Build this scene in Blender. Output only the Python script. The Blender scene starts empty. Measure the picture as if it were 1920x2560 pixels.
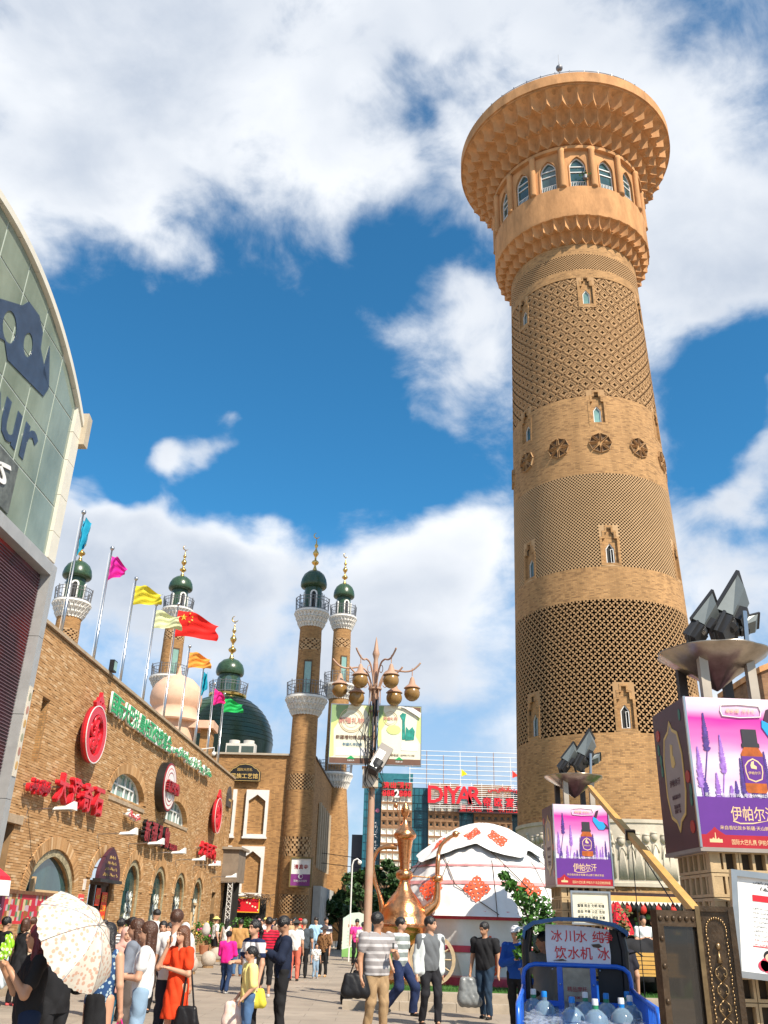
import bpy, math, random, unicodedata
import numpy as np
from mathutils import Vector, Matrix
from mathutils.geometry import tessellate_polygon
random.seed(7); np.random.seed(7)
PI = math.pi; rad = math.radians
SC = bpy.context.scene; COL = SC.collection
# ------------------------------------------------------------------ camera
F_PX = 2200.0
_zc = np.array([141., 4710., 2200.]); _zc /= np.linalg.norm(_zc)
PITCH = math.asin(_zc[2]); ROLL = math.atan2(141, 4710)
CAM = np.array([0, 0, 1.6])
_d = np.array([0, math.cos(PITCH), math.sin(PITCH)]); _u0 = np.array([0, -math.sin(PITCH), math.cos(PITCH)]); _r0 = np.array([1., 0, 0])
_r = math.cos(ROLL)*_r0+math.sin(ROLL)*_u0; _u = math.cos(ROLL)*_u0-math.sin(ROLL)*_r0
def ray(px, py):
    v = _d+_r*(px-960)/F_PX-_u*(py-1280)/F_PX
    return v/np.linalg.norm(v)
def at(px, py, Y):
    v = ray(px, py); return CAM+v*(Y/v[1])
cd = bpy.data.cameras.new('camera'); cam = bpy.data.objects.new('camera', cd); COL.objects.link(cam)
cd.sensor_fit = 'VERTICAL'; cd.sensor_height = 36; cd.lens = F_PX/2560*36; cd.clip_start = .1; cd.clip_end = 3000
cam.matrix_world = Matrix(((_r[0], _u[0], -_d[0], 0), (_r[1], _u[1], -_d[1], 0), (_r[2], _u[2], -_d[2], 1.6), (0, 0, 0, 1)))
SC.camera = cam
# ------------------------------------------------------------------ light
SUN_AZ, SUN_EL = 37.0, 46.8          # azimuth right of straight-behind the camera
sx, sy, sz = math.sin(rad(SUN_AZ))*math.cos(rad(SUN_EL)), -math.cos(rad(SUN_AZ))*math.cos(rad(SUN_EL)), math.sin(rad(SUN_EL))
sl = bpy.data.lights.new('sun', 'SUN'); sl.energy = 5.0; sl.angle = rad(.5); sl.color = (1, .91, .77)
so = bpy.data.objects.new('sun', sl); COL.objects.link(so)
so.rotation_euler = Vector((sx, sy, sz)).to_track_quat('Z', 'Y').to_euler()
SC.view_settings.view_transform = 'Standard'; SC.view_settings.look = 'None'; SC.view_settings.gamma = 1
SC.view_settings.use_curve_mapping = False; SC.view_settings.exposure = .52
W = bpy.data.worlds.new('World'); SC.world = W; W.use_nodes = True
def build_sky():
    nt = W.node_tree; N = nt.nodes; L = nt.links; N.clear()
    out = N.new('ShaderNodeOutputWorld'); bg = N.new('ShaderNodeBackground'); bg.inputs[1].default_value = .070; L.new(bg.outputs[0], out.inputs[0])
    sky = N.new('ShaderNodeTexSky'); sky.sky_type = 'NISHITA'; sky.sun_disc = False; sky.sun_elevation = rad(SUN_EL)
    sky.sun_rotation = math.atan2(sx, sy); sky.air_density = 1.0; sky.dust_density = .4; sky.ozone_density = 2.5; sky.altitude = 900
    tc = N.new('ShaderNodeTexCoord'); D = tc.outputs['Generated']
    def vm(op, a, b=None, s=None):
        n = N.new('ShaderNodeVectorMath'); n.operation = op
        for i, q in enumerate((a, b)):
            if q is None: continue
            if isinstance(q, (tuple, list)): n.inputs[i].default_value = q
            else: L.new(q, n.inputs[i])
        if s is not None: n.inputs[3].default_value = s
        return n.outputs['Value'] if op in ('DISTANCE', 'DOT_PRODUCT', 'LENGTH') else n.outputs[0]
    def mt(op, a, b=0, c=None):
        n = N.new('ShaderNodeMath'); n.operation = op
        for i, q in enumerate((a, b, c)):
            if q is None: continue
            if isinstance(q, (int, float)): n.inputs[i].default_value = q
            else: L.new(q, n.inputs[i])
        return n.outputs[0]
    def mr(v, a, b, c=0, e=1, kind='SMOOTHSTEP'):
        n = N.new('ShaderNodeMapRange'); n.interpolation_type = kind; L.new(v, n.inputs[0])
        for i, q in enumerate((a, b, c, e)): n.inputs[i+1].default_value = q
        return n.outputs[0]
    def noise(vec, sc, det, rough, dist=0.):
        n = N.new('ShaderNodeTexNoise'); L.new(vec, n.inputs['Vector']); n.inputs['Scale'].default_value = sc; n.inputs['Detail'].default_value = det
        n.inputs['Roughness'].default_value = rough; n.inputs['Distortion'].default_value = dist; return n.outputs['Fac']
    sq = vm('MULTIPLY', D, (1, 1, 1.35))
    wob = N.new('ShaderNodeTexNoise'); L.new(sq, wob.inputs['Vector']); wob.inputs['Scale'].default_value = 5; wob.inputs['Detail'].default_value = 4
    w2 = vm('MULTIPLY', vm('SUBTRACT', wob.outputs['Color'], (.5, .5, .5)), (.22, .22, .22))
    Dw = vm('ADD', D, w2)                       # ragged cloud outlines
    # cloud banks (+) and openings of blue (-): where the weather put them, as directions
    blobs = [(600, 900, 480, -.75), (330, 760, 330, -.6), (900, 1190, 300, -.62), (1020, 640, 190, -.45), (1085, 270, 110, -.5), (1120, 130, 50, -.3), (720, 470, 120, -.4),
             (800, 1330, 130, -.42), (1800, 950, 200, -.55), (1750, 1100, 110, -.35), (100, 640, 200, -.45), (250, 1050, 230, -.45), (620, 1290, 110, -.35), (30, 900, 200, -.3),
             (620, 1260, 120, -.25), (1230, 590, 120, -.3), (1130, 1800, 130, -.1), (1130, 1180, 120, -.45), (1850, 1290, 110, -.2),
             (1190, 760, 150, .55), (1050, 850, 110, .30), (1110, 980, 110, .50), (1190, 920, 90, .34), (930, 1110, 110, .36), (1240, 700, 110, .35), (1000, 1150, 70, .25), (430, 1100, 120, 1.0), (560, 1065, 90, .75), (310, 1210, 110, -.8), (470, 1230, 90, -.5),
             (900, 1020, 90, .2), (1840, 720, 230, .6), (1640, 560, 160, .35), (300, 1450, 300, .75), (560, 1460, 200, .5), (90, 1300, 200, .4), (1060, 1470, 250, .72), (900, 1620, 200, .4), (1240, 1340, 130, .45),
             (1880, 1180, 150, .7), (1800, 1420, 260, .6), (650, 1800, 260, .3), (330, 180, 560, .95), (880, 260, 200, .35), (1300, 60, 400, .6), (820, 420, 160, .2), (1700, 300, 420, .5), (240, 480, 250, .3), (680, 640, 110, .22), (860, 560, 100, .25)]
    acc = None
    for px, py, rp, w in blobs:
        c = ray(px, py); dist = vm('DISTANCE', Dw, tuple(float(q) for q in c))
        m = mr(dist, rp*1.15/F_PX, 0, 0, w)
        acc = m if acc is None else mt('ADD', acc, m)
    n1 = noise(sq, 3.1, 12, .58, .25)
    nh = noise(sq, 11, 8, .62, .4)
    dens = mt('ADD', mt('ADD', mt('MULTIPLY', mt('SUBTRACT', n1, .5), 2.7), mt('MULTIPLY', mt('SUBTRACT', nh, .5), 1.0)), mt('ADD', acc, .10))
    cover = mr(dens, -.20, .58)
    nd2 = noise(vm('ADD', sq, (sx*.05, sy*.05+.02, sz*.07)), 3.1, 4, .45, .25)
    lit = mr(mt('SUBTRACT', noise(sq, 3.1, 3, .45, .25), nd2), -.10, .13)
    n3 = noise(sq, 2.0, 5, .5)
    thick = mr(dens, .15, 1.35)
    grey = mt('MULTIPLY', thick, mr(n3, .34, .62))
    bright = mt('SUBTRACT', mt('ADD', .80, mt('MULTIPLY', lit, .34)), mt('MULTIPLY', grey, .36))
    cc = N.new('ShaderNodeMix'); cc.data_type = 'RGBA'; L.new(mr(bright, .5, 1.1, 0, 1, 'LINEAR'), cc.inputs[0])
    cc.inputs[6].default_value = (5.2, 6.0, 7.3, 1); cc.inputs[7].default_value = (10.2, 10.5, 10.9, 1)
    # the blue itself, a little deeper as the phone recorded it
    gmo = vm('MULTIPLY', sky.outputs[0], (.54, 1.58, 1.88))
    sep = N.new('ShaderNodeSeparateXYZ'); L.new(D, sep.inputs[0])
    low = mr(sep.outputs[2], .10, .42, .78, 0)      # milky air near the horizon
    hz = N.new('ShaderNodeMix'); hz.data_type = 'RGBA'; L.new(low, hz.inputs[0]); L.new(gmo, hz.inputs[6]); hz.inputs[7].default_value = (5.2, 6.2, 7.9, 1)
    mx = N.new('ShaderNodeMix'); mx.data_type = 'RGBA'; L.new(cover, mx.inputs[0]); L.new(hz.outputs[2], mx.inputs[6]); L.new(cc.outputs[2], mx.inputs[7])
    L.new(mx.outputs[2], bg.inputs[0])
    W.cycles.sampling_method = 'MANUAL'; W.cycles.sample_map_resolution = 512
build_sky()
# ------------------------------------------------------------------ materials
def nodes(name):
    m = bpy.data.materials.new(name); m.use_nodes = True; nt = m.node_tree
    return m, nt, nt.nodes['Principled BSDF']
def M(name, col, rough=.6, metal=0, var=.12, vs=3., bump=.0, bs=40., spec=.5, var2=None, trans=0, alpha=1, emit=None, coord='Object', stretch=None, subs=0):
    m, nt, p = nodes(name); N = nt.nodes; L = nt.links
    p.inputs['Roughness'].default_value = rough; p.inputs['Metallic'].default_value = metal; p.inputs['Specular IOR Level'].default_value = spec
    p.inputs['Base Color'].default_value = (*col, 1)
    tc = N.new('ShaderNodeTexCoord'); vec = tc.outputs[coord]
    if stretch:
        mp = N.new('ShaderNodeMapping'); mp.inputs['Scale'].default_value = stretch; L.new(vec, mp.inputs[0]); vec = mp.outputs[0]
    if var:
        n = N.new('ShaderNodeTexNoise'); n.inputs['Scale'].default_value = vs; n.inputs['Detail'].default_value = 6; n.inputs['Roughness'].default_value = .65; L.new(vec, n.inputs['Vector'])
        r = N.new('ShaderNodeMapRange'); L.new(n.outputs['Fac'], r.inputs[0]); r.inputs[1].default_value = .3; r.inputs[2].default_value = .7
        mx = N.new('ShaderNodeMix'); mx.data_type = 'RGBA'; L.new(r.outputs[0], mx.inputs[0])
        b = var2 or tuple(min(1, c*(1+var)) for c in col)
        mx.inputs[6].default_value = (*[c*(1-var) for c in col], 1) if not var2 else (*col, 1); mx.inputs[7].default_value = (*b, 1)
        L.new(mx.outputs[2], p.inputs['Base Color'])
    if bump:
        n = N.new('ShaderNodeTexNoise'); n.inputs['Scale'].default_value = bs; n.inputs['Detail'].default_value = 5; L.new(vec, n.inputs['Vector'])
        bm = N.new('ShaderNodeBump'); bm.inputs['Strength'].default_value = bump; bm.inputs['Distance'].default_value = .02; L.new(n.outputs['Fac'], bm.inputs['Height']); L.new(bm.outputs[0], p.inputs['Normal'])
    if trans: p.inputs['Transmission Weight'].default_value = trans
    if alpha < 1: p.inputs['Alpha'].default_value = alpha
    if emit: p.inputs['Emission Color'].default_value = (*emit[0], 1); p.inputs['Emission Strength'].default_value = emit[1]
    return m
def MB_brick(name, c1, c2, mortar, bw=.20, rh=.062, dark=(.16, .09, .045), dk=.14, bump=.5):
    m, nt, p = nodes(name); N = nt.nodes; L = nt.links
    tc = N.new('ShaderNodeTexCoord')
    b = N.new('ShaderNodeTexBrick'); L.new(tc.outputs['UV'], b.inputs['Vector'])
    b.inputs['Color1'].default_value = (*c1, 1); b.inputs['Color2'].default_value = (*c2, 1); b.inputs['Mortar'].default_value = (*mortar, 1)
    b.inputs['Scale'].default_value = 1; b.inputs['Brick Width'].default_value = bw; b.inputs['Row Height'].default_value = rh; b.inputs['Mortar Size'].default_value = .008; b.inputs['Mortar Smooth'].default_value = .2
    # single dark over-burnt bricks: white noise on brick cells
    sp = N.new('ShaderNodeSeparateXYZ'); L.new(tc.outputs['UV'], sp.inputs[0])
    def mt(op, a, bb=0):
        n = N.new('ShaderNodeMath'); n.operation = op
        for i, q in enumerate((a, bb)):
            if isinstance(q, (int, float)): n.inputs[i].default_value = q
            else: L.new(q, n.inputs[i])
        return n.outputs[0]
    row = mt('FLOOR', mt('DIVIDE', sp.outputs[1], rh)); off = mt('MULTIPLY', mt('MODULO', row, 2), .5)
    colm = mt('FLOOR', mt('ADD', mt('DIVIDE', sp.outputs[0], bw), off))
    cb = N.new('ShaderNodeCombineXYZ'); L.new(row, cb.inputs[0]); L.new(colm, cb.inputs[1])
    wn = N.new('ShaderNodeTexWhiteNoise'); L.new(cb.outputs[0], wn.inputs['Vector'])
    ln = N.new('ShaderNodeTexNoise'); ln.inputs['Scale'].default_value = .45; ln.inputs['Detail'].default_value = 3; L.new(tc.outputs['UV'], ln.inputs['Vector'])
    th = mt('MULTIPLY', mt('MULTIPLY', ln.outputs['Fac'], ln.outputs['Fac']), dk*4)
    isd = mt('MULTIPLY', mt('LESS_THAN', wn.outputs['Value'], th), .45)
    mx = N.new('ShaderNodeMix'); mx.data_type = 'RGBA'; L.new(isd, mx.inputs[0]); L.new(b.outputs['Color'], mx.inputs[6]); mx.inputs[7].default_value = (*dark, 1)
    # broad weathering
    r = N.new('ShaderNodeMapRange'); L.new(ln.outputs['Fac'], r.inputs[0]); r.inputs[1].default_value = .3; r.inputs[2].default_value = .7; r.inputs[3].default_value = .86; r.inputs[4].default_value = 1.1
    m2 = N.new('ShaderNodeMix'); m2.data_type = 'RGBA'; m2.blend_type = 'MULTIPLY'; m2.inputs[0].default_value = 1; L.new(mx.outputs[2], m2.inputs[6])
    mpp = N.new('ShaderNodeMapping'); mpp.inputs['Scale'].default_value = (1.6, .16, 1); L.new(tc.outputs['UV'], mpp.inputs[0])
    sn = N.new('ShaderNodeTexNoise'); sn.inputs['Scale'].default_value = 1; sn.inputs['Detail'].default_value = 6; sn.inputs['Roughness'].default_value = .65; L.new(mpp.outputs[0], sn.inputs['Vector'])
    sr = N.new('ShaderNodeMapRange'); L.new(sn.outputs['Fac'], sr.inputs[0]); sr.inputs[1].default_value = .28; sr.inputs[2].default_value = .55; sr.inputs[3].default_value = .78; sr.inputs[4].default_value = 1.02
    rr_ = N.new('ShaderNodeMath'); rr_.operation = 'MULTIPLY'; L.new(r.outputs[0], rr_.inputs[0]); L.new(sr.outputs[0], rr_.inputs[1]); r = rr_
    cbb = N.new('ShaderNodeCombineXYZ')
    for i in range(3): L.new(r.outputs[0], cbb.inputs[i])
    L.new(cbb.outputs[0], m2.inputs[7]); L.new(m2.outputs[2], p.inputs['Base Color'])
    bm = N.new('ShaderNodeBump'); bm.inputs['Strength'].default_value = bump; bm.inputs['Distance'].default_value = .012; bm.invert = True; L.new(b.outputs['Fac'], bm.inputs['Height']); L.new(bm.outputs[0], p.inputs['Normal'])
    p.inputs['Roughness'].default_value = .85; p.inputs['Specular IOR Level'].default_value = .2
    return m
def M_piece(name, cols, rough=.85, bump=.3):
    """each loose island of a mesh, and each object, gets its own fired colour"""
    m, nt, p = nodes(name); N = nt.nodes; L = nt.links
    g = N.new('ShaderNodeNewGeometry'); oi = N.new('ShaderNodeObjectInfo')
    a = N.new('ShaderNodeMath'); a.operation = 'ADD'; L.new(g.outputs['Random Per Island'], a.inputs[0]); L.new(oi.outputs['Random'], a.inputs[1])
    f = N.new('ShaderNodeMath'); f.operation = 'FRACT'; L.new(a.outputs[0], f.inputs[0])
    r = N.new('ShaderNodeValToRGB'); r.color_ramp.interpolation = 'LINEAR'
    while len(r.color_ramp.elements) < len(cols): r.color_ramp.elements.new(.5)
    for i, c in enumerate(cols): r.color_ramp.elements[i].position = c[0]; r.color_ramp.elements[i].color = (*c[1], 1)
    L.new(f.outputs[0], r.inputs[0])
    tc = N.new('ShaderNodeTexCoord'); n = N.new('ShaderNodeTexNoise'); n.inputs['Scale'].default_value = 1.1; n.inputs['Detail'].default_value = 8; n.inputs['Roughness'].default_value = .7; L.new(tc.outputs['Object'], n.inputs['Vector'])
    mr = N.new('ShaderNodeMapRange'); L.new(n.outputs['Fac'], mr.inputs[0]); mr.inputs[1].default_value = .3; mr.inputs[2].default_value = .7; mr.inputs[3].default_value = .9; mr.inputs[4].default_value = 1.08
    m2 = N.new('ShaderNodeVectorMath'); m2.operation = 'SCALE'; L.new(r.outputs[0], m2.inputs[0]); L.new(mr.outputs[0], m2.inputs[3]); L.new(m2.outputs[0], p.inputs['Base Color'])
    p.inputs['Roughness'].default_value = rough; p.inputs['Specular IOR Level'].default_value = .2
    return m
# ------------------------------------------------------------------ mesh building
def arc(pts, n=6):   # smooth curve through points
    P = [Vector(p) for p in pts]; out = []
    for i in range(len(P)-1):
        p0, p1, p2, p3 = P[max(i-1, 0)], P[i], P[i+1], P[min(i+2, len(P)-1)]
        for k in range(n): u = k/n; out.append(.5*((2*p1)+(-p0+p2)*u+(2*p0-5*p1+4*p2-p3)*u*u+(-p0+3*p1-3*p2+p3)*u**3))
    return out+[P[-1]]
class G:
    def __init__(s): s.V = []; s.F = []; s.U = {}
    def add(s, vs, fs, uvs=None, mat=None):
        o = len(s.V)
        if mat is not None: vs = [tuple(mat @ Vector(v)) for v in vs]
        s.V += [tuple(map(float, v)) for v in vs]
        for i, f in enumerate(fs):
            if uvs is not None: s.U[len(s.F)] = uvs[i]
            s.F.append(tuple(o+k for k in f))
        return s
    def box(s, x0, x1, y0, y1, z0, z1, mat=None):
        if x0 > x1: x0, x1 = x1, x0
        if y0 > y1: y0, y1 = y1, y0
        if z0 > z1: z0, z1 = z1, z0
        v = [(x, y, z) for x in (x0, x1) for y in (y0, y1) for z in (z0, z1)]
        return s.add(v, [(0, 1, 3, 2), (4, 6, 7, 5), (0, 4, 5, 1), (2, 3, 7, 6), (0, 2, 6, 4), (1, 5, 7, 3)], mat=mat)
    def cbox(s, c, d, rot=None, mat=None):
        mm = Matrix.Translation(c) @ (rot.to_4x4() if rot else Matrix())
        if mat is not None: mm = mat @ mm
        return s.box(-d[0]/2, d[0]/2, -d[1]/2, d[1]/2, -d[2]/2, d[2]/2, mat=mm)
    def plate(s, outer, holes=(), y0=0., y1=.1, back=True, mat=None):
        """polygon in x,z (front at y0, facing -y), holes cut through"""
        loops = [list(outer)]+[list(h) for h in holes]
        def area(p): return sum(p[i][0]*p[(i+1) % len(p)][1]-p[(i+1) % len(p)][0]*p[i][1] for i in range(len(p)))
        if area(loops[0]) < 0: loops[0].reverse()
        for h in loops[1:]:
            if area(h) > 0: h.reverse()
        flat = [q for l in loops for q in l]; n = len(flat)
        tri = tessellate_polygon([[Vector((q[0], q[1], 0)) for q in l] for l in loops])
        vs = [(q[0], y0, q[1]) for q in flat]+[(q[0], y1, q[1]) for q in flat]; fs = []
        for a, b, c in tri:
            A, B, Cc = flat[a], flat[b], flat[c]
            if (B[0]-A[0])*(Cc[1]-A[1])-(B[1]-A[1])*(Cc[0]-A[0]) < 0: b, c = c, b
            fs.append((a, b, c))
            if back: fs.append((n+a, n+c, n+b))
        o = 0
        for l in loops:
            k = len(l)
            for i in range(k): a, b = o+i, o+(i+1) % k; fs.append((a, n+a, n+b, b))
            o += k
        return s.add(vs, fs, mat=mat)
    def lathe(s, prof, n=24, c=(0, 0), cap=True, a0=0, a1=2*PI, sq=1, fn=None, mat=None):
        full = abs(a1-a0-2*PI) < 1e-6; m = n if full else n+1; vs = []; uv = []
        for i in range(m):
            a = a0+(a1-a0)*i/n; ca, sa = math.cos(a), math.sin(a)
            for j, (r, z) in enumerate(prof):
                if fn: r = fn(r, z, a, j)
                vs.append((c[0]+r*ca*sq, c[1]+r*sa, z))
        k = len(prof); fs = []; us = []; R = max(p[0] for p in prof); acc = [0]
        for j in range(k-1): acc.append(acc[-1]+math.hypot(prof[j+1][0]-prof[j][0], prof[j+1][1]-prof[j][1]))
        z0 = prof[0][1]
        for i in range(n):
            i2 = (i+1) % m; u0, u1 = R*(a0+(a1-a0)*i/n), R*(a0+(a1-a0)*(i+1)/n)
            for j in range(k-1):
                fs.append((i*k+j, i2*k+j, i2*k+j+1, i*k+j+1)); us.append(((u0, z0+acc[j]), (u1, z0+acc[j]), (u1, z0+acc[j+1]), (u0, z0+acc[j+1])))
        if cap and full:
            for j, rev in ((0, True), (k-1, False)):
                if prof[j][0] > 1e-4:
                    f = [i*k+j for i in range(n)]
                    if rev: f.reverse()
                    fs.append(tuple(f)); us.append([(vs[q][0], vs[q][1]) for q in f])
        return s.add(vs, fs, us, mat)
    def tube(s, pts, r, n=8, cap=True, mat=None, flat=1.):
        P = [Vector(p) for p in pts]; k = len(P); R = r if isinstance(r, (list, tuple)) else [r]*k; vs = []; prev = None
        for i in range(k):
            t = (P[min(i+1, k-1)]-P[max(i-1, 0)]).normalized()
            if prev is None: a = t.cross(Vector((0, 0, 1)) if abs(t.z) < .9 else Vector((1, 0, 0))).normalized()
            else: a = (prev-t*prev.dot(t)).normalized()
            prev = a; b = t.cross(a)
            for q in range(n): w = 2*PI*q/n; vs.append(tuple(P[i]+a*(math.cos(w)*R[i])+b*(math.sin(w)*R[i]*flat)))
        fs = [(i*n+q, i*n+(q+1) % n, (i+1)*n+(q+1) % n, (i+1)*n+q) for i in range(k-1) for q in range(n)]
        if cap: fs += [tuple(range(n))[::-1], tuple((k-1)*n+q for q in range(n))]
        return s.add(vs, fs, mat=mat)
    def ball(s, c, r, n=10, sc=(1, 1, 1), mat=None):
        p = [(r*math.sin(PI*j/(n//2+1)), -r*math.cos(PI*j/(n//2+1))) for j in range(n//2+2)]
        mm = Matrix.Translation(c) @ Matrix.Diagonal((*sc, 1)); mm = mat @ mm if mat is not None else mm
        return s.lathe(p, n, cap=False, mat=mm)
    def sheet(s, fn, nu, nv, mat=None):
        vs = [fn(i/nu, j/nv) for i in range(nu+1) for j in range(nv+1)]
        return s.add(vs, [(i*(nv+1)+j, (i+1)*(nv+1)+j, (i+1)*(nv+1)+j+1, i*(nv+1)+j+1) for i in range(nu) for j in range(nv)], mat=mat)
    def mesh(s, name, m, smooth=False):
        me = bpy.data.meshes.new(name); me.from_pydata(s.V, [], s.F)
        V = np.array(s.V); ul = me.uv_layers.new(name='UV'); buf = np.zeros((len(me.loops), 2)); li = 0
        for i, f in enumerate(s.F):
            k = len(f)
            if i in s.U: buf[li:li+k] = s.U[i]
            else:
                P = V[list(f)]; nn = np.cross(P[1]-P[0], P[2]-P[0]); ax = int(np.abs(nn).argmax())
                buf[li:li+k] = P[:, [1, 2]] if ax == 0 else P[:, [0, 2]] if ax == 1 else P[:, [0, 1]]
            li += k
        ul.data.foreach_set('uv', buf.ravel())
        if m is not None: me.materials.append(m)
        if smooth is True: me.shade_smooth()
        elif smooth: me.shade_smooth(); me.set_sharp_from_angle(angle=rad(smooth))
        return me
    def obj(s, name, m, parent=None, smooth=False, **kw): return put(name, s.mesh(name, m, smooth), parent, **kw)
def put(name, me, parent=None, loc=None, rot=None, label=None, cat=None, group=None, kind=None, mat=None):
    o = bpy.data.objects.new(name, me); COL.objects.link(o)
    if parent: o.parent = parent
    if loc is not None: o.location = loc
    if rot is not None: o.rotation_euler = rot
    if label: o['label'] = label
    if cat: o['category'] = cat
    if group: o['group'] = group
    if kind: o['kind'] = kind
    if mat:
        o.material_slots[0].link = 'OBJECT'; o.material_slots[0].material = mat
    return o
def thing(name, label, cat, loc=(0, 0, 0), rz=0, group=None, kind=None): return put(name, None, None, loc, (0, 0, rad(rz)), label, cat, group, kind)
def copy_tree(o, parent=None):
    c = o.copy(); COL.objects.link(c); c.parent = parent
    for ch in o.children: copy_tree(ch, c)
    return c
def rect(x0, x1, z0, z1): return [(x0, z0), (x1, z0), (x1, z1), (x0, z1)]
def arch(cx, hw, z0, zs, zt, n=8, point=0.0):
    """opening: straight to zs, then round (or slightly pointed) to zt"""
    p = [(cx+hw, z0), (cx+hw, zs)]
    for i in range(1, 2*n):
        a = PI*i/(2*n); x = math.cos(a); z = math.sin(a)
        z = z*(1-point)+point*(1-abs(x)); p.append((cx+hw*x, zs+(zt-zs)*z))
    return p+[(cx-hw, zs), (cx-hw, z0)]
def ellipse(cx, cz, rx, rz, n=28, a0=0): return [(cx+rx*math.cos(a0+2*PI*i/n), cz+rz*math.sin(a0+2*PI*i/n)) for i in range(n)]
def inside(p, poly):
    x, z = p; c = False
    for i in range(len(poly)):
        (x1, z1), (x2, z2) = poly[i], poly[i-1]
        if (z1 > z) != (z2 > z) and x < (x2-x1)*(z-z1)/(z2-z1)+x1: c = not c
    return c
NONJ = set('ادذرزژوۇۆۈۋەآأ')
def shape(s):
    out = []
    for i, ch in enumerate(s):
        if not ('\u0600' <= ch <= '\u06ff'): out.append(ch); continue
        prev = i > 0 and '\u0600' <= s[i-1] <= '\u06ff' and s[i-1] not in NONJ
        nxt = i+1 < len(s) and '\u0600' <= s[i+1] <= '\u06ff' and ch not in NONJ
        form = 'MEDIAL' if prev and nxt else 'FINAL' if prev else 'INITIAL' if nxt else 'ISOLATED'
        try: out.append(unicodedata.lookup(unicodedata.name(ch)+' '+form+' FORM'))
        except KeyError: out.append(ch)
    return ''.join(reversed(out))
def text_mesh(body, h, ext=0., bold=0., shear=0., spacing=1., align='CENTER', line=1., res=2):
    c = bpy.data.curves.new('txt', 'FONT'); c.body = body; c.size = 1; c.extrude = ext/ (h or 1); c.offset = bold; c.shear = shear
    c.space_character = spacing; c.align_x = align; c.space_line = line; c.resolution_u = res
    o = bpy.data.objects.new('txt', c); COL.objects.link(o)
    me = bpy.data.meshes.new_from_object(o.evaluated_get(bpy.context.evaluated_depsgraph_get())); bpy.data.objects.remove(o)
    n = len(me.vertices); v = np.zeros(n*3); me.vertices.foreach_get('co', v); v = v.reshape(-1, 3)*h
    return me, v
def text(name, body, parent, m, x, z, y=0., h=.3, ext=.0, bold=0., w=None, hh=None, shear=0., label=None, align='CENTER', line=1., mat=None, spacing=1., rot=None):
    """upright text facing -y, fitted to width w / height hh if given, centred on (x,z)"""
    me, v = text_mesh(body, h, ext, bold, shear, spacing, align, line)
    if len(v) == 0: return None
    lo, hi = v.min(0), v.max(0); sz_ = hi-lo
    s = [1., 1.]
    if w: s[0] = w/max(sz_[0], 1e-6)
    if hh: s[1] = hh/max(sz_[1], 1e-6)
    elif w: s[1] = s[0]
    if hh and not w: s[0] = s[1]
    c = (lo+hi)/2
    q = np.stack([(v[:, 0]-c[0])*s[0]+x, -(v[:, 2])+y, (v[:, 1]-c[1])*s[1]+z], 1)
    if rot:
        a = rot; dx, dz = q[:, 0]-x, q[:, 2]-z; q[:, 0] = x+dx*math.cos(a)-dz*math.sin(a); q[:, 2] = z+dx*math.sin(a)+dz*math.cos(a)
    if mat is not None: q = (np.array(mat) @ np.c_[q, np.ones(len(q))].T).T[:, :3]
    me.vertices.foreach_set('co', q.ravel()); me.materials.clear(); me.materials.append(m); me.update()
    return put(name, me, parent, label=label)
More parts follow.
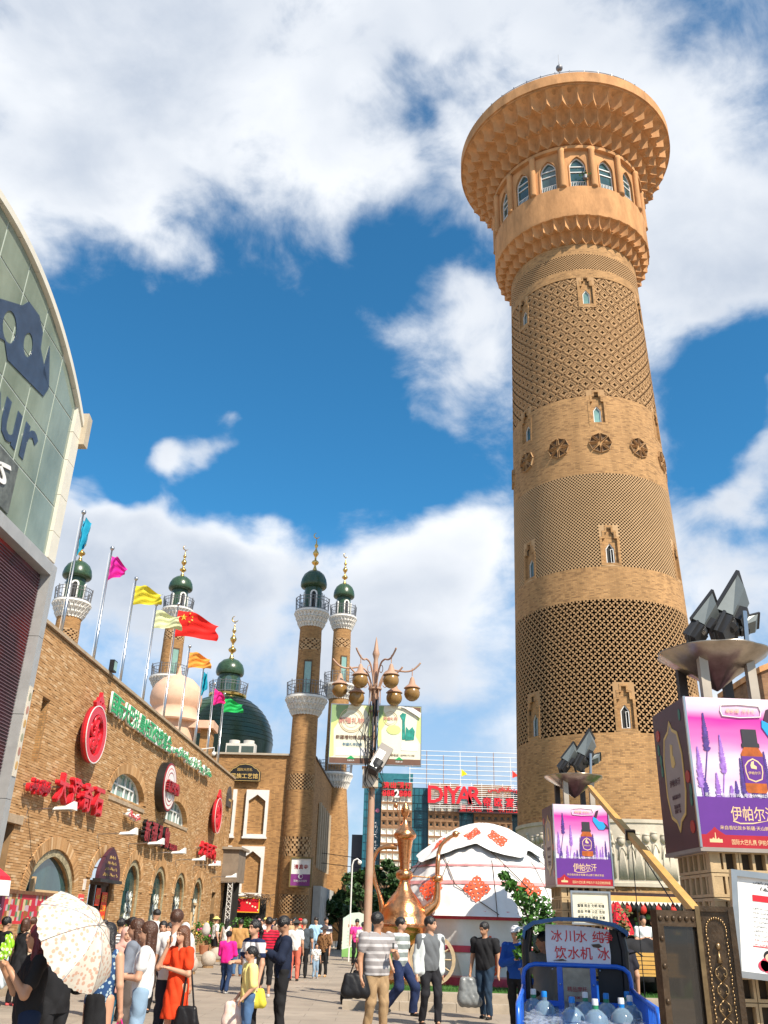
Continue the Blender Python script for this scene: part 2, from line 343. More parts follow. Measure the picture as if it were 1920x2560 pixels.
# ------------------------------------------------------------------ soft bodies: blended distance fields turned into one continuous mesh
def seg_d(P, a, b, ra, rb):
    a = np.asarray(a, float); b = np.asarray(b, float); ab = b-a; L2 = float(ab@ab)+1e-12
    t = np.clip(((P-a)@ab)/L2, 0, 1); q = P-a-t[..., None]*ab
    return np.sqrt((q*q).sum(-1))-(ra+(rb-ra)*t)
def ell_d(P, c, r, R=None):
    q = P-np.asarray(c, float)
    if R is not None: q = q@np.asarray(R)
    r = np.asarray(r, float); k0 = np.sqrt(((q/r)**2).sum(-1)); k1 = np.sqrt(((q/(r*r))**2).sum(-1))+1e-9
    return k0*(k0-1)/k1
def blob(prims, h, k=.02, clip=None, noise=0., nf=9.):
    """prims: ('c',a,b,ra,rb[,k]) tapered limbs, ('e',c,r[,R]) ellipsoids"""
    lo = np.full(3, 1e9); hi = -lo; bb = []
    for p in prims:
        if p[0] == 'c': m = max(p[3], p[4]); a = np.minimum(p[1], p[2])-m; b = np.maximum(p[1], p[2])+m
        else: m = max(p[2]) if len(p) > 3 and p[3] is not None else np.array(p[2]); a = np.array(p[1])-m; b = np.array(p[1])+m
        bb.append((a, b)); lo = np.minimum(lo, a); hi = np.maximum(hi, b)
    lo -= 3*h; hi += 3*h; n = np.ceil((hi-lo)/h).astype(int)+1
    D = np.full(n, .2); ax = [lo[i]+h*np.arange(n[i]) for i in range(3)]
    for p, (a, b) in zip(prims, bb):
        mg = 2.5*h+k*1.2
        i0 = np.clip(((a-mg-lo)/h).astype(int), 0, n); i1 = np.clip(((b+mg-lo)/h).astype(int)+2, 0, n)
        sl_ = tuple(slice(i0[i], i1[i]) for i in range(3))
        P = np.stack(np.meshgrid(*[ax[i][sl_[i]] for i in range(3)], indexing='ij'), -1)
        d = seg_d(P, *p[1:5]) if p[0] == 'c' else ell_d(P, p[1], p[2], p[3] if len(p) > 3 else None)
        cur = D[sl_]; hh = np.clip(.5+.5*(cur-d)/k, 0, 1); D[sl_] = cur+(d-cur)*hh-k*hh*(1-hh)
    if noise or clip:
        P = np.stack(np.meshgrid(*ax, indexing='ij'), -1)
        if noise:
            x, y, z = P[..., 0]*nf, P[..., 1]*nf, P[..., 2]*nf
            D += noise*(.9*(1-2*np.abs(np.sin(z*.9+1.6*np.sin(x*.8+y*.5)+.9*x)))+.7*(1-2*np.abs(np.sin(x*1.5-z*.75+1.2*np.sin(z*.6+y))))+.5*np.sin(y*2.7+z*.7+1.3)*np.sin(x*3.1+z*2.3))
        if clip: D = clip(P[..., 0], P[..., 1], P[..., 2], D)
    S = D < 0; nx, ny, nz = D.shape
    # surface nets
    cs = [(i, j, kk) for i in (0, 1) for j in (0, 1) for kk in (0, 1)]
    cell = lambda A, c: A[c[0]:nx-1+c[0], c[1]:ny-1+c[1], c[2]:nz-1+c[2]]
    cnt = sum(cell(S, c).astype(np.int8) for c in cs); act = (cnt > 0) & (cnt < 8); idx = np.argwhere(act)
    if len(idx) == 0: return [], []
    acc = np.zeros((len(idx), 3)); num = np.zeros(len(idx))
    g = lambda c: D[idx[:, 0]+c[0], idx[:, 1]+c[1], idx[:, 2]+c[2]]
    for c in cs:
        for axx in range(3):
            if c[axx]: continue
            c2 = list(c); c2[axx] = 1; d0, d1 = g(c), g(c2); m = (d0 < 0) != (d1 < 0); t = np.where(m, d0/(d0-d1+1e-12), 0)
            pt = np.tile(np.array(c, float), (len(idx), 1)); pt[:, axx] = t; acc[m] += pt[m]; num[m] += 1
    V = lo+h*(idx+acc/num[:, None]); ID = -np.ones((nx, ny, nz), int); ID[idx[:, 0], idx[:, 1], idx[:, 2]] = np.arange(len(idx))
    F = []
    for axx in range(3):
        b_, c_ = (axx+1) % 3, (axx+2) % 3
        s0 = [slice(0, None)]*3; s1 = [slice(0, None)]*3; s0[axx] = slice(0, -1); s1[axx] = slice(1, None)
        df = np.argwhere(S[tuple(s0)] != S[tuple(s1)]); df = df[(df[:, b_] > 0) & (df[:, c_] > 0)]
        if len(df) == 0: continue
        eb = np.zeros(3, int); eb[b_] = 1; ec = np.zeros(3, int); ec[c_] = 1
        q = [df-eb-ec, df-ec, df, df-eb]; ids = np.stack([ID[a[:, 0], a[:, 1], a[:, 2]] for a in q], 1)
        flip = ~S[df[:, 0], df[:, 1], df[:, 2]]; ids[flip] = ids[flip][:, ::-1]
        F.append(ids[(ids >= 0).all(1)])
    return V, np.concatenate(F)
def np_mesh(name, V, F, m, smooth=True):
    me = bpy.data.meshes.new(name)
    if len(V):
        me.vertices.add(len(V)); me.vertices.foreach_set('co', np.asarray(V, float).ravel()); me.loops.add(len(F)*4); me.loops.foreach_set('vertex_index', np.asarray(F, np.int32).ravel())
        me.polygons.add(len(F)); me.polygons.foreach_set('loop_start', np.arange(0, len(F)*4, 4, dtype=np.int32)); me.polygons.foreach_set('loop_total', np.full(len(F), 4, np.int32))
        me.update(calc_edges=True); me.validate()
        if smooth: me.shade_smooth()
    me.materials.append(m); return me
# ------------------------------------------------------------------ people
_pc = {}
def cmat(col, rough=.85, pat=None, c2=None, sc=1.):
    """cloth in one colour, or striped / printed with a second"""
    key = (col, rough, pat, c2, sc)
    if key in _pc: return _pc[key]
    m, nt, p = nodes('cloth'); N = nt.nodes; L = nt.links; p.inputs['Roughness'].default_value = rough; p.inputs['Specular IOR Level'].default_value = .25
    tc = N.new('ShaderNodeTexCoord'); n = N.new('ShaderNodeTexNoise'); n.inputs['Scale'].default_value = 9; n.inputs['Detail'].default_value = 4; L.new(tc.outputs['Object'], n.inputs['Vector'])
    bm = N.new('ShaderNodeBump'); bm.inputs['Strength'].default_value = .35; bm.inputs['Distance'].default_value = .02; L.new(n.outputs['Fac'], bm.inputs['Height']); L.new(bm.outputs[0], p.inputs['Normal'])
    p.inputs['Base Color'].default_value = (*col, 1)
    if pat:
        mx = N.new('ShaderNodeMix'); mx.data_type = 'RGBA'; mx.inputs[6].default_value = (*col, 1); mx.inputs[7].default_value = (*c2, 1)
        if pat == 'stripe':
            sp = N.new('ShaderNodeSeparateXYZ'); L.new(tc.outputs['Object'], sp.inputs[0])
            a = N.new('ShaderNodeMath'); a.operation = 'MULTIPLY'; a.inputs[1].default_value = sc; L.new(sp.outputs[2], a.inputs[0])
            f = N.new('ShaderNodeMath'); f.operation = 'FRACT'; L.new(a.outputs[0], f.inputs[0])
            g = N.new('ShaderNodeMath'); g.operation = 'GREATER_THAN'; g.inputs[1].default_value = .62; L.new(f.outputs[0], g.inputs[0]); fac = g.outputs[0]
        else:
            v = N.new('ShaderNodeTexVoronoi'); v.inputs['Scale'].default_value = sc; L.new(tc.outputs['Object'], v.inputs['Vector'])
            g = N.new('ShaderNodeMath'); g.operation = 'LESS_THAN'; g.inputs[1].default_value = .38 if pat == 'dots' else .5; L.new(v.outputs['Distance'], g.inputs[0]); fac = g.outputs[0]
        L.new(fac, mx.inputs[0]); L.new(mx.outputs[2], p.inputs['Base Color'])
    _pc[key] = m; return m
SKIN = [M('skin', c, .5, var=.06, vs=8) for c in ((.55, .30, .19), (.46, .24, .14), (.38, .19, .11))]
HAIR = {'black': M('hair', (.012, .010, .010), .38, var=.3, vs=30, bump=.6, bs=60), 'brown': M('hair', (.07, .028, .014), .4, var=.35, vs=30, bump=.6, bs=60),
        'auburn': M('hair', (.13, .05, .022), .42, var=.35, vs=30, bump=.6, bs=60), 'wine': M('hair', (.10, .012, .02), .42, var=.4, vs=25, bump=.6, bs=60), 'grey': M('hair', (.2, .19, .18), .5, var=.3, vs=30, bump=.6, bs=60)}
EYE = M('eye', (.02, .015, .012), .2, var=0); LIP = M('lips', (.36, .10, .08), .4, var=0)
ARMS = {  # elbow, wrist offsets from the shoulder in body heights; x outward, -y forward
    'down': ((.035, .01, -.172), (.045, -.03, -.318)), 'back': ((.03, .06, -.165), (.035, .05, -.31)), 'fwd': ((.03, -.03, -.165), (-.02, -.16, -.16)),
    'phone': ((.05, -.05, -.150), (-.055, -.15, -.105)), 'ear': ((.045, -.11, -.125), (-.02, -.085, .045)), 'up': ((.06, -.10, .06), (-.04, -.11, .15)), 'fold': ((.035, -.02, -.165), (-.11, -.115, -.125)),
    'bag': ((.04, .02, -.17), (.02, -.08, -.27)), 'swing': ((.03, .08, -.155), (.03, .02, -.29)), 'swf': ((.03, -.07, -.16), (.02, -.17, -.26)), 'wheel': ((.03, -.10, -.13), (-.02, -.24, -.10)),
    'hold': ((.04, -.06, -.15), (.0, -.15, -.03)), 'pocket': ((.07, .03, -.16), (.035, -.02, -.29))}
def person(px, Y, H, label, face=0, top=('tee', (.6, .6, .6)), bot=('trousers', (.02, .02, .025)), hair=('short', 'black'), arms=('down', 'down'), stride=0., female=False, head=(0, 0), lean=0., near=None,
           skin=0, shoe=(.02, .02, .02), group=None, z0=0., fat=1., seat=False, extra=None, x=None):
    """px: column of the head in the photograph, Y: distance; face 0 = towards the camera, 90 = to the right"""
    near = (Y < 21) if near is None else near; h = .0085 if Y < 16 else .011 if near else .021
    P = at(px, 2300, Y); X = P[0] if x is None else x
    t = thing('person', label, 'person', (X, Y, z0), face, group)
    A = lambda *v: np.array(v, float)*H
    ln = A(0, -math.sin(rad(lean)), 0)
    hipz = .52 if not seat else .27; hw = .052 if not female else .056; fat *= 1.06; shw = (.108 if not female else .096)*fat
    pelv = A(0, 0, hipz+.03); chest = A(0, 0, hipz+.205)+ln*.2; neck = A(0, .005, hipz+.318)+ln*.33; hc = neck+A(0, -.012, .082)+ln*.06
    yaw, pit = rad(head[0]), rad(head[1]); Rh = np.array(Matrix.Rotation(yaw, 3, 'Z') @ Matrix.Rotation(pit, 3, 'X'))
    hp = lambda *v: hc+Rh@A(*v)+(A(0, -.02*math.sin(pit), 0) if pit > 0 else 0)
    body = [('e', pelv-A(0, 0, .01), A(.078*fat, .058*fat, .065)), ('e', A(0, 0, hipz+.11)+ln*.1, A(.066*fat, .05*fat, .09)), ('e', chest-A(0, 0, .01), A(.078*fat, .054*fat, .085)),
            ('c', chest+A(-.06, 0, .065), chest+A(.06, 0, .065), .035*H, .035*H), ('c', chest+A(0, 0, .06), neck+A(0, -.004, .05), .036*H, .029*H)]
    hd = [('e', hp(0, .006, .014), A(.048, .059, .060), Rh), ('e', hp(0, -.014, -.022), A(.037, .042, .042), Rh), ('c', hp(0, -.02, -.05), hp(0, -.036, -.05), .012*H, .011*H)]
    if near: hd += [('c', hp(0, -.052, .008), hp(0, -.063, -.016), .0045*H, .0075*H), ('e', hp(-.044, .004, -.004), A(.006, .013, .018), Rh), ('e', hp(.044, .004, -.004), A(.006, .013, .018), Rh),
                    ('c', hp(-.02, -.050, .018), hp(.02, -.050, .018), .006*H, .006*H), ('c', hp(-.009, -.052, -.032), hp(.009, -.052, -.032), .006*H, .006*H)]
    armp = []; legs = []; hands = []; joints = {}
    for k, sd in enumerate((-1, 1)):
        s = chest+A(sd*shw, 0, .062); e_, w_ = ARMS[arms[k]]; e = s+A(e_[0]*sd, e_[1], e_[2]); w = s+A(w_[0]*sd, w_[1], w_[2]); joints[sd] = (s, e, w)
        armp += [('c', s, e, .032*H*fat, .0245*H), ('c', e, w, .024*H, .0165*H)]
        dv = (w-e)/np.linalg.norm(w-e); sidev = np.cross(dv, (0, 0, 1.)) if abs(dv[2]) < .8 else np.array([0, 1., 0]); sidev /= np.linalg.norm(sidev)+1e-9
        up = np.cross(sidev, dv); pm = w+dv*.045*H; hands.append((w, pm))
        if near:
            for q in range(3): armp.append(('c', w+dv*.008*H+sidev*(q-1)*.010*H, pm+sidev*(q-1)*.0115*H, .0085*H, .0085*H))
            if Y < 16.5:
                for q in range(4):
                    b0 = pm+sidev*(q-1.5)*.0105*H; ll = (.036, .042, .039, .030)[q]*H; b1 = b0+dv*ll*.55-up*.006*H; b2 = b1+dv*ll*.33-up*.016*H
                    armp += [('f', b0, b1, .0054*H, .005*H), ('f', b1, b2, .005*H, .0043*H)]
                th = w+dv*.016*H-sidev*.014*H*1; armp += [('f', th, th+dv*.02*H-sidev*.018*H, .0065*H, .0055*H), ('f', th+dv*.02*H-sidev*.018*H, th+dv*.038*H-sidev*.016*H-up*.01*H, .0055*H, .0046*H)]
            else: armp += [('c', pm, pm+dv*.03*H-up*.012*H, .013*H, .009*H), ('c', w+dv*.015*H, w+dv*.035*H-sidev*.018*H, .007*H, .005*H)]
        else: armp.append(('c', w, pm+dv*.02*H, .014*H, .010*H))
        hj = pelv+A(sd*hw, 0, -.02)
        if seat: kn = hj+A(sd*.03, -.22, .0); an = kn+A(0, -.02, -.235)
        else:
            st = stride*sd; kn = A(sd*(hw+.006), -.5*abs(st)*.35-st*.13-.01, .285); an = A(sd*(hw+.010), -st*.26+(.02 if st < 0 else 0), .042+(.03 if st < -.3 else 0))
        joints[('l', sd)] = (hj, kn, an)
        legs += [('c', hj, kn, .047*H*fat, .031*H), ('c', kn, kn+(an-kn)*.35, .030*H, .029*H), ('c', kn+(an-kn)*.35, an, .029*H, .017*H), ('c', an, an+A(0, -.055, -.022), .018*H, .014*H)]
    allp = body+hd+[('c', *p[1:]) for p in armp]+legs
    V, F = blob(allp, h, .012*H if near else .018*H)
    put('body', np_mesh('body', V, F, SKIN[skin]), t)
    # --- top
    kind, tc = top[0], top[1]; tm = tc if not isinstance(tc, tuple) else cmat(tc)
    g = .011*H; hem = {'tee': hipz-.03, 'long': hipz-.03, 'jacket': hipz-.045, 'sleeveless': hipz-.02, 'dress': .28, 'sdress': .30, 'tunic': .40, 'loose': hipz-.05}.get(kind, hipz-.03)*H
    sl_ = {'tee': .62, 'long': 2, 'jacket': 2, 'sleeveless': 0., 'dress': .7, 'sdress': 0, 'tunic': 2, 'loose': .95}[kind]
    tp = [(p[0], p[1], np.array(p[2])+g) if p[0] == 'e' else (p[0], p[1], p[2], p[3]+g*.8, p[4]+g*.5) for p in body[:4]]
    tp.append(('c', pelv+A(0, 0, .02), chest, .062*H*fat+g, .055*H*fat+g))
    wz = .072 if kind not in ('sleeveless', 'sdress', 'dress') else .062
    for sd in (-1, 1):
        tp.append(('c', chest+A(sd*.040*fat, 0, .02), pelv+A(sd*.036*fat, 0, -.075 if kind not in ('dress', 'sdress', 'tunic') else .0), wz*.84*H*fat, wz*.86*H*fat))
    if kind in ('dress', 'sdress', 'tunic'): tp += [('c', pelv, A(0, 0, hem/H+.02), .085*H*fat, (.115 if kind != 'tunic' else .11)*H)]
    for sd in (-1, 1):
        s, e, w = joints[sd]; rr = 1.25 if kind in ('jacket', 'loose') else 1.08
        if sl_ <= 0: continue
        if sl_ <= 1: tp.append(('c', s, s+(e-s)*sl_*.86, .038*H*fat*rr, .038*H*rr))
        else: tp += [('c', s, e, .036*H*fat*rr, .033*H*rr), ('c', e, e+(w-e)*.93, .033*H*rr, .026*H*rr)]
    nk = float(neck[2])+.012*H
    def clip(x, y, z, D):
        tor = (np.abs(x) < .13*H) & (np.abs(y) < .16*H)
        D = np.where(tor, np.maximum(D, hem-z), D); return np.maximum(D, z-nk-np.clip(np.abs(x)-.03*H, 0, .05*H)*0)if kind != 'up' else D
    cl = clip
    if any(a in ('up', 'ear', 'hold') for a in arms):
        def cl(x, y, z, D):
            tor = (np.abs(x) < .13*H) & (np.abs(y) < .16*H); D = np.where(tor, np.maximum(D, hem-z), D)
            return np.where((np.abs(x) < .055*H) & (np.abs(y) < .06*H), np.maximum(D, z-nk), D)
    V, F = blob(tp, h, .014*H, cl, .0065 if near else .007, 12.)
    tn = {'tee': 't_shirt', 'long': 'shirt', 'jacket': 'jacket', 'sleeveless': 'top', 'dress': 'dress', 'sdress': 'dress', 'tunic': 'coat', 'loose': 'shirt'}[kind]
    put(tn, np_mesh(tn, V, F, tm), t)
    # --- bottom
    if bot:
        bk, bc = bot; bm = bc if not isinstance(bc, tuple) else cmat(bc); lp = []
        cut = {'trousers': .035, 'wide': .03, 'shorts': .33, 'skirt': .33, 'capri': .15}[bk]*H
        if bk == 'skirt': lp = [('e', pelv, A(.086*fat, .066*fat, .06)), ('c', pelv-A(0, 0, .02), A(0, 0, .34), .08*H*fat, .085*H)]
        else:
            lp = [('e', pelv-A(0, 0, .01), A(.086*fat, .066*fat, .068))]
            for sd in (-1, 1):
                hj, kn, an = joints[('l', sd)]; wd = 1.3 if bk in ('wide', 'shorts') else 1.
                lp += [('c', hj, kn, .056*H*fat, .042*H*wd), ('c', kn, an+A(0, .004, -.012), .041*H*wd, .032*H*wd)]
        V, F = blob(lp, h, .014*H, (lambda x, y, z, D: np.maximum(np.maximum(D, cut-z), z-(hipz+.075)*H)) if not seat else None, .006, 12.)
        bn = {'skirt': 'skirt', 'shorts': 'shorts'}.get(bk, 'trousers'); put(bn, np_mesh(bn, V, F, bm), t)
    # --- shoes
    for sd in (-1, 1):
        an = joints[('l', sd)][2]; zf = float(an[2])-.042*H
        V, F = blob([('c', an+A(0, .012, -.024), an+A(0, -.07, -.030), .020*H, .016*H), ('e', an+A(0, -.055, -.026), A(.021, .035, .017)), ('c', an+A(0, .004, -.012), an+A(0, .008, -.03), .021*H, .021*H)], h, .012*H,
                    (lambda zf: lambda x, y, z, D: np.maximum(D, zf+.001-z))(zf))
        put('shoe', np_mesh('shoe', V, F, cmat(shoe, .5)), t)
    # --- hair
    hk, hcx = hair[0], hair[1]; hm = HAIR.get(hcx, None) if isinstance(hcx, str) else cmat(hcx)
    cap_ = [('e', hp(0, .010, .022), A(.054, .064, .060), Rh)]; nm = 'hair'
    fy = {'short': -.040}.get(hk, -.040)
    fc = hp(0, -.075, -.022)
    def hclip(x, y, z, D):   # open the face, and cut the cap above the ears
        q = (np.stack([x, y, z], -1)-hc)@Rh; f = ell_d(q, A(0, -.062, -.024), A(.038, .045, .048))
        D = np.maximum(D, -f)
        if hk == 'short': D = np.maximum(D, -(q[..., 2]+.028*H+.45*np.clip(q[..., 1], -1, 0)*0-.35*(-q[..., 1]).clip(0)))
        return D
    if hk == 'long': cap_ += [('c', hp(0, .034, .0), hp(0, .048, -.19), .040*H, .030*H), ('c', hp(-.033, .016, 0), hp(-.045, .02, -.13), .022*H, .018*H), ('c', hp(.033, .016, 0), hp(.045, .02, -.13), .022*H, .018*H)]
    if hk == 'wavy': cap_ += [('c', hp(0, .034, .0), hp(.01, .052, -.12), .045*H, .042*H), ('c', hp(-.036, .012, 0), hp(-.058, .012, -.11), .026*H, .028*H), ('c', hp(.036, .012, 0), hp(.058, .012, -.11), .026*H, .028*H)]
    if hk == 'bob': cap_ += [('c', hp(-.034, .016, 0), hp(-.042, .01, -.055), .026*H, .020*H), ('c', hp(.034, .016, 0), hp(.042, .01, -.055), .026*H, .020*H), ('c', hp(0, .03, .0), hp(0, .04, -.06), .042*H, .032*H)]
    if hk == 'pony': cap_ += [('c', hp(0, .066, .022), hp(0, .088, -.03), .016*H, .022*H), ('c', hp(0, .088, -.03), hp(0, .075, -.13), .022*H, .010*H)]
    if hk == 'bun': cap_ += [('e', hp(0, .074, .03), A(.026, .026, .026))]
    if hk == 'hijab':
        nm = 'headscarf'; cap_ = [('e', hp(0, .008, .012), A(.056, .062, .066), Rh), ('c', hp(0, .02, -.02), neck+A(0, 0, .0), .05*H, .062*H), ('e', neck-A(0, 0, .015), A(.085, .06, .03))]
    if hk in ('cap', 'sunhat', 'helmet'):
        put('hair', np_mesh('hair', *blob(cap_, h, .01*H, hclip), HAIR['black']), t)
        nm = 'cap' if hk == 'cap' else 'sun_hat'; cap_ = [('e', hp(0, .010, .036), A(.056, .062, .048), Rh)]
        cap_ += [('c', hp(-.02, -.055, .034), hp(-.022, -.085, .028), .009*H, .005*H), ('c', hp(.02, -.055, .034), hp(.022, -.085, .028), .009*H, .005*H), ('c', hp(0, -.055, .034), hp(0, -.095, .028), .009*H, .005*H)] if hk == 'cap' else [('e', hp(0, .006, .03), A(.105, .105, .012), Rh)]
        hclip = lambda x, y, z, D: np.maximum(D, -(((np.stack([x, y, z], -1)-hc)@Rh)[..., 2]-.016*H))
    if hk != 'none':
        V, F = blob(cap_, h, .014*H, hclip, .0012, 26)
        put(nm, np_mesh(nm, V, F, hm), t)
    if near:
        for sd in (-1, 1):
            g2 = G(); g2.ball(hp(sd*.0185, -.0495, .004), .0062*H, 8, (1, .8, .8)); g2.obj('eye', EYE, t, True)
            b = G(); b.tube([hp(sd*.009, -.0565, .0165), hp(sd*.019, -.056, .0205), hp(sd*.029, -.050, .0165)], .0022*H, 5); b.obj('eyebrow', HAIR['black'], t, True)
        m_ = G(); m_.tube([hp(-.012, -.054, -.033), hp(0, -.0595, -.032), hp(.012, -.054, -.033)], [.002*H, .0042*H, .002*H], 6); m_.obj('lips', LIP, t, True)
    R = Matrix.Translation((X, Y, z0)) @ Matrix.Rotation(rad(face), 4, 'Z')
    J = {k: [R @ Vector(q) for q in v] for k, v in joints.items()}; J['neck'] = R @ Vector(neck); J['hc'] = R @ Vector(hc); J['pelv'] = R @ Vector(pelv); J['hand'] = {sd: R @ Vector(hands[i][1]) for i, sd in enumerate((-1, 1))}; J['R'] = R; J['H'] = H; J['chest'] = R @ Vector(chest)
    return t, J
def carried_bag(J, side, label, col, w=.28, h=.3, d=.1, drop=.12, name='handbag', straps='hand', rough=.4, white=None):
    """a soft bag hanging from a hand, or from the shoulder on a long strap"""
    top = J['hand'][side] if straps == 'hand' else J[side][0]+Vector((0, 0, .02)); L = drop
    c = Vector((top.x, top.y, top.z-L-h*.5)) if straps == 'hand' else Vector((J[side][1].x*1.0, J[side][1].y, top.z-L-h*.5))
    if straps != 'hand': c += (J['R'].to_3x3() @ Vector((side*.06, .0, 0)))
    t = thing(name, label, 'bag', tuple(c)); m = cmat(col, rough) if white is None else white
    V, F = blob([('c', (-w*.38, 0, -h*.32+h*.14*q), (w*.38*(1-.05*q), 0, -h*.32+h*.14*q), d*(.62-.06*q), d*(.62-.06*q)) for q in range(6)], .014, .03, None, .004, 14)
    put('bag_body', np_mesh('bag_body', V, F, m), t)
    g = G(); tp = Vector(top)-c
    if straps == 'hand':
        for s in (-1, 1): g.tube([(s*w*.28, 0, h*.33), (s*w*.14, 0, h*.33+L*.6), tuple(tp)], .008, 6)
    else:
        g.tube([(-w*.3, 0, h*.35), tuple(tp+Vector((0, 0.02, .02)))], .012, 6); g.tube([(w*.3, 0, h*.35), tuple(tp+Vector((0.01, -.02, .02)))], .012, 6)
    g.obj('strap', m, t); return t
# ------------------------------------------------------------------ shared materials
BR_T = MB_brick('tower_brick', (.52, .292, .122), (.38, .207, .086), (.35, .225, .12), .20, .062, dk=.15)
BR_F = MB_brick('mosque_brick', (.49, .265, .105), (.35, .18, .072), (.32, .21, .105), .21, .066, dk=.16)
BR_H = MB_brick('hotel_brick', (.30, .17, .09), (.24, .13, .07), (.22, .15, .1), .5, .16, dk=.05)
PIECE = M_piece('fired_brick', [(0, (.36, .20, .09)), (.2, (.43, .24, .105)), (.6, (.49, .285, .13)), (.88, (.54, .335, .17)), (1, (.62, .43, .25))])
LATT = M_piece('relief_brick', [(0, (.36, .215, .105)), (.5, (.43, .262, .13)), (1, (.50, .33, .18))])
MORTAR = M('mortar', (.27, .165, .08), .95, var=.25, vs=2.5)
SAND = M('sand_render', (.50, .258, .112), .85, var=.34, vs=1.3, bump=.4, bs=14, spec=.2, stretch=(1, 1, .35))
WHITE = M('white_plaster', (.74, .72, .68), .7, var=.08, vs=4)
FRAME = M('white_frame', (.72, .72, .70), .4, var=.05)
GOLD = M('gilded_metal', (.70, .44, .14), .22, 1, var=.15, vs=6)
TILE = M('green_glazed_tile', (.032, .068, .034), .30, 0, var=.5, vs=12, spec=.5)
STEEL = M('brushed_steel', (.50, .50, .50), .28, 1, var=.08, vs=4)
IRON = M('grey_iron', (.22, .22, .23), .5, .6, var=.1)
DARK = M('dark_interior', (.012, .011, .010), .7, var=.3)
GLASS = M('teal_glass', (.03, .075, .075), .06, 0, var=.45, vs=1.2, spec=1.)
GLASSL = M('pale_glass', (.20, .34, .30), .08, 0, var=.35, vs=1.0, spec=.9)
STONE = M('relief_stone', (.52, .46, .36), .8, var=.16, vs=2., bump=.3, bs=14)
def paint(name, c, rough=.5, **k): return M(name, c, rough, var=k.pop('var', .08), **k)
RED = paint('red_paint', (.62, .018, .03), .35); REDD = paint('dark_red_paint', (.30, .012, .02), .4); GREEN = paint('green_paint', (.015, .36, .11), .4); BLACK = paint('black_paint', (.015, .014, .014), .4)
WPAINT = paint('white_paint', (.78, .77, .74), .4); GOLDP = paint('gold_paint', (.62, .42, .14), .4); YEL = paint('yellow_paint', (.80, .48, .04), .45); BLUEP = paint('blue_paint', (.012, .09, .46), .3)
# ================================================================== GROUND
def ground():
    g = G(); g.add([(-900, -60, 0), (900, -60, 0), (900, 1400, 0), (-900, 1400, 0)], [(0, 1, 2, 3)])
    m, nt, p = nodes('paving'); N = nt.nodes; L = nt.links; tc = N.new('ShaderNodeTexCoord')
    b = N.new('ShaderNodeTexBrick'); L.new(tc.outputs['Object'], b.inputs['Vector']); b.inputs['Scale'].default_value = 1; b.inputs['Brick Width'].default_value = 1.2; b.inputs['Row Height'].default_value = .6; b.inputs['Mortar Size'].default_value = .006
    b.inputs['Color1'].default_value = (.36, .30, .235, 1); b.inputs['Color2'].default_value = (.32, .265, .21, 1); b.inputs['Mortar'].default_value = (.19, .155, .12, 1)
    n = N.new('ShaderNodeTexNoise'); n.inputs['Scale'].default_value = .7; n.inputs['Detail'].default_value = 9; n.inputs['Roughness'].default_value = .7; L.new(tc.outputs['Object'], n.inputs['Vector'])
    r = N.new('ShaderNodeMapRange'); L.new(n.outputs['Fac'], r.inputs[0]); r.inputs[1].default_value = .3; r.inputs[2].default_value = .7; r.inputs[3].default_value = .72; r.inputs[4].default_value = 1.12
    v = N.new('ShaderNodeTexVoronoi'); v.inputs['Scale'].default_value = .9; L.new(tc.outputs['Object'], v.inputs['Vector'])
    st = N.new('ShaderNodeMapRange'); L.new(v.outputs['Distance'], st.inputs[0]); st.inputs[1].default_value = .05; st.inputs[2].default_value = .13; st.inputs[3].default_value = .8; st.inputs[4].default_value = 1
    mm = N.new('ShaderNodeMath'); mm.operation = 'MULTIPLY'; L.new(r.outputs[0], mm.inputs[0]); L.new(st.outputs[0], mm.inputs[1])
    s = N.new('ShaderNodeVectorMath'); s.operation = 'SCALE'; L.new(b.outputs['Color'], s.inputs[0]); L.new(mm.outputs[0], s.inputs[3]); L.new(s.outputs[0], p.inputs['Base Color'])
    p.inputs['Roughness'].default_value = .75
    g.obj('ground', m, kind='structure', label='pale grey brown stone paving of the bazaar square')
ground()
def terrace():
    kerb = M('kerb_stone', (.36, .30, .23), .85, var=.2, vs=3, bump=.2)
    root = thing('lawn_terrace', 'raised terrace with two stone steps and a green lawn under the yurt', 'terrace', (0, 0, 0), kind='structure'); root.pop('category', None)
    for x0, x1 in ((-.55, 14.5),):
        n = 13
        for i in range(n):
            a, b = x0+(x1-x0)*i/n, x0+(x1-x0)*(i+1)/n
            G().box(a+.004, b-.004, 20.35, 20.75, 0, .155).obj('step_stone', kerb, root)
            G().box(a+.2, b+.192, 20.754, 21.14, .0, .315).obj('step_stone', kerb, root)
        g = G(); g.box(x0+.2, x1, 21.144, 56, 0, .315); g.obj('terrace_slab', kerb, root)
    g = G(); g.box(-.2, 14, 21.2, 46, .316, .33); gm = M('lawn', (.05, .15, .022), .9, var=.4, vs=6, bump=.8, bs=90); g.obj('lawn', gm, root)
    bl = G()
    rnd = random.Random(5)
    for i in range(9000):
        x = rnd.uniform(.2, 12); y = 21.25+rnd.random()**2*4; h = rnd.uniform(.03, .06); a = rnd.uniform(0, PI); dx, dy = .008*math.cos(a), .008*math.sin(a); lx, ly = rnd.uniform(-.02, .02), rnd.uniform(-.02, .02)
        bl.add([(x-dx, y-dy, .33), (x+dx, y+dy, .33), (x+lx, y+ly, .33+h)], [(0, 1, 2)])
    bl.obj('grass', gm, root, kind='stuff')
terrace()
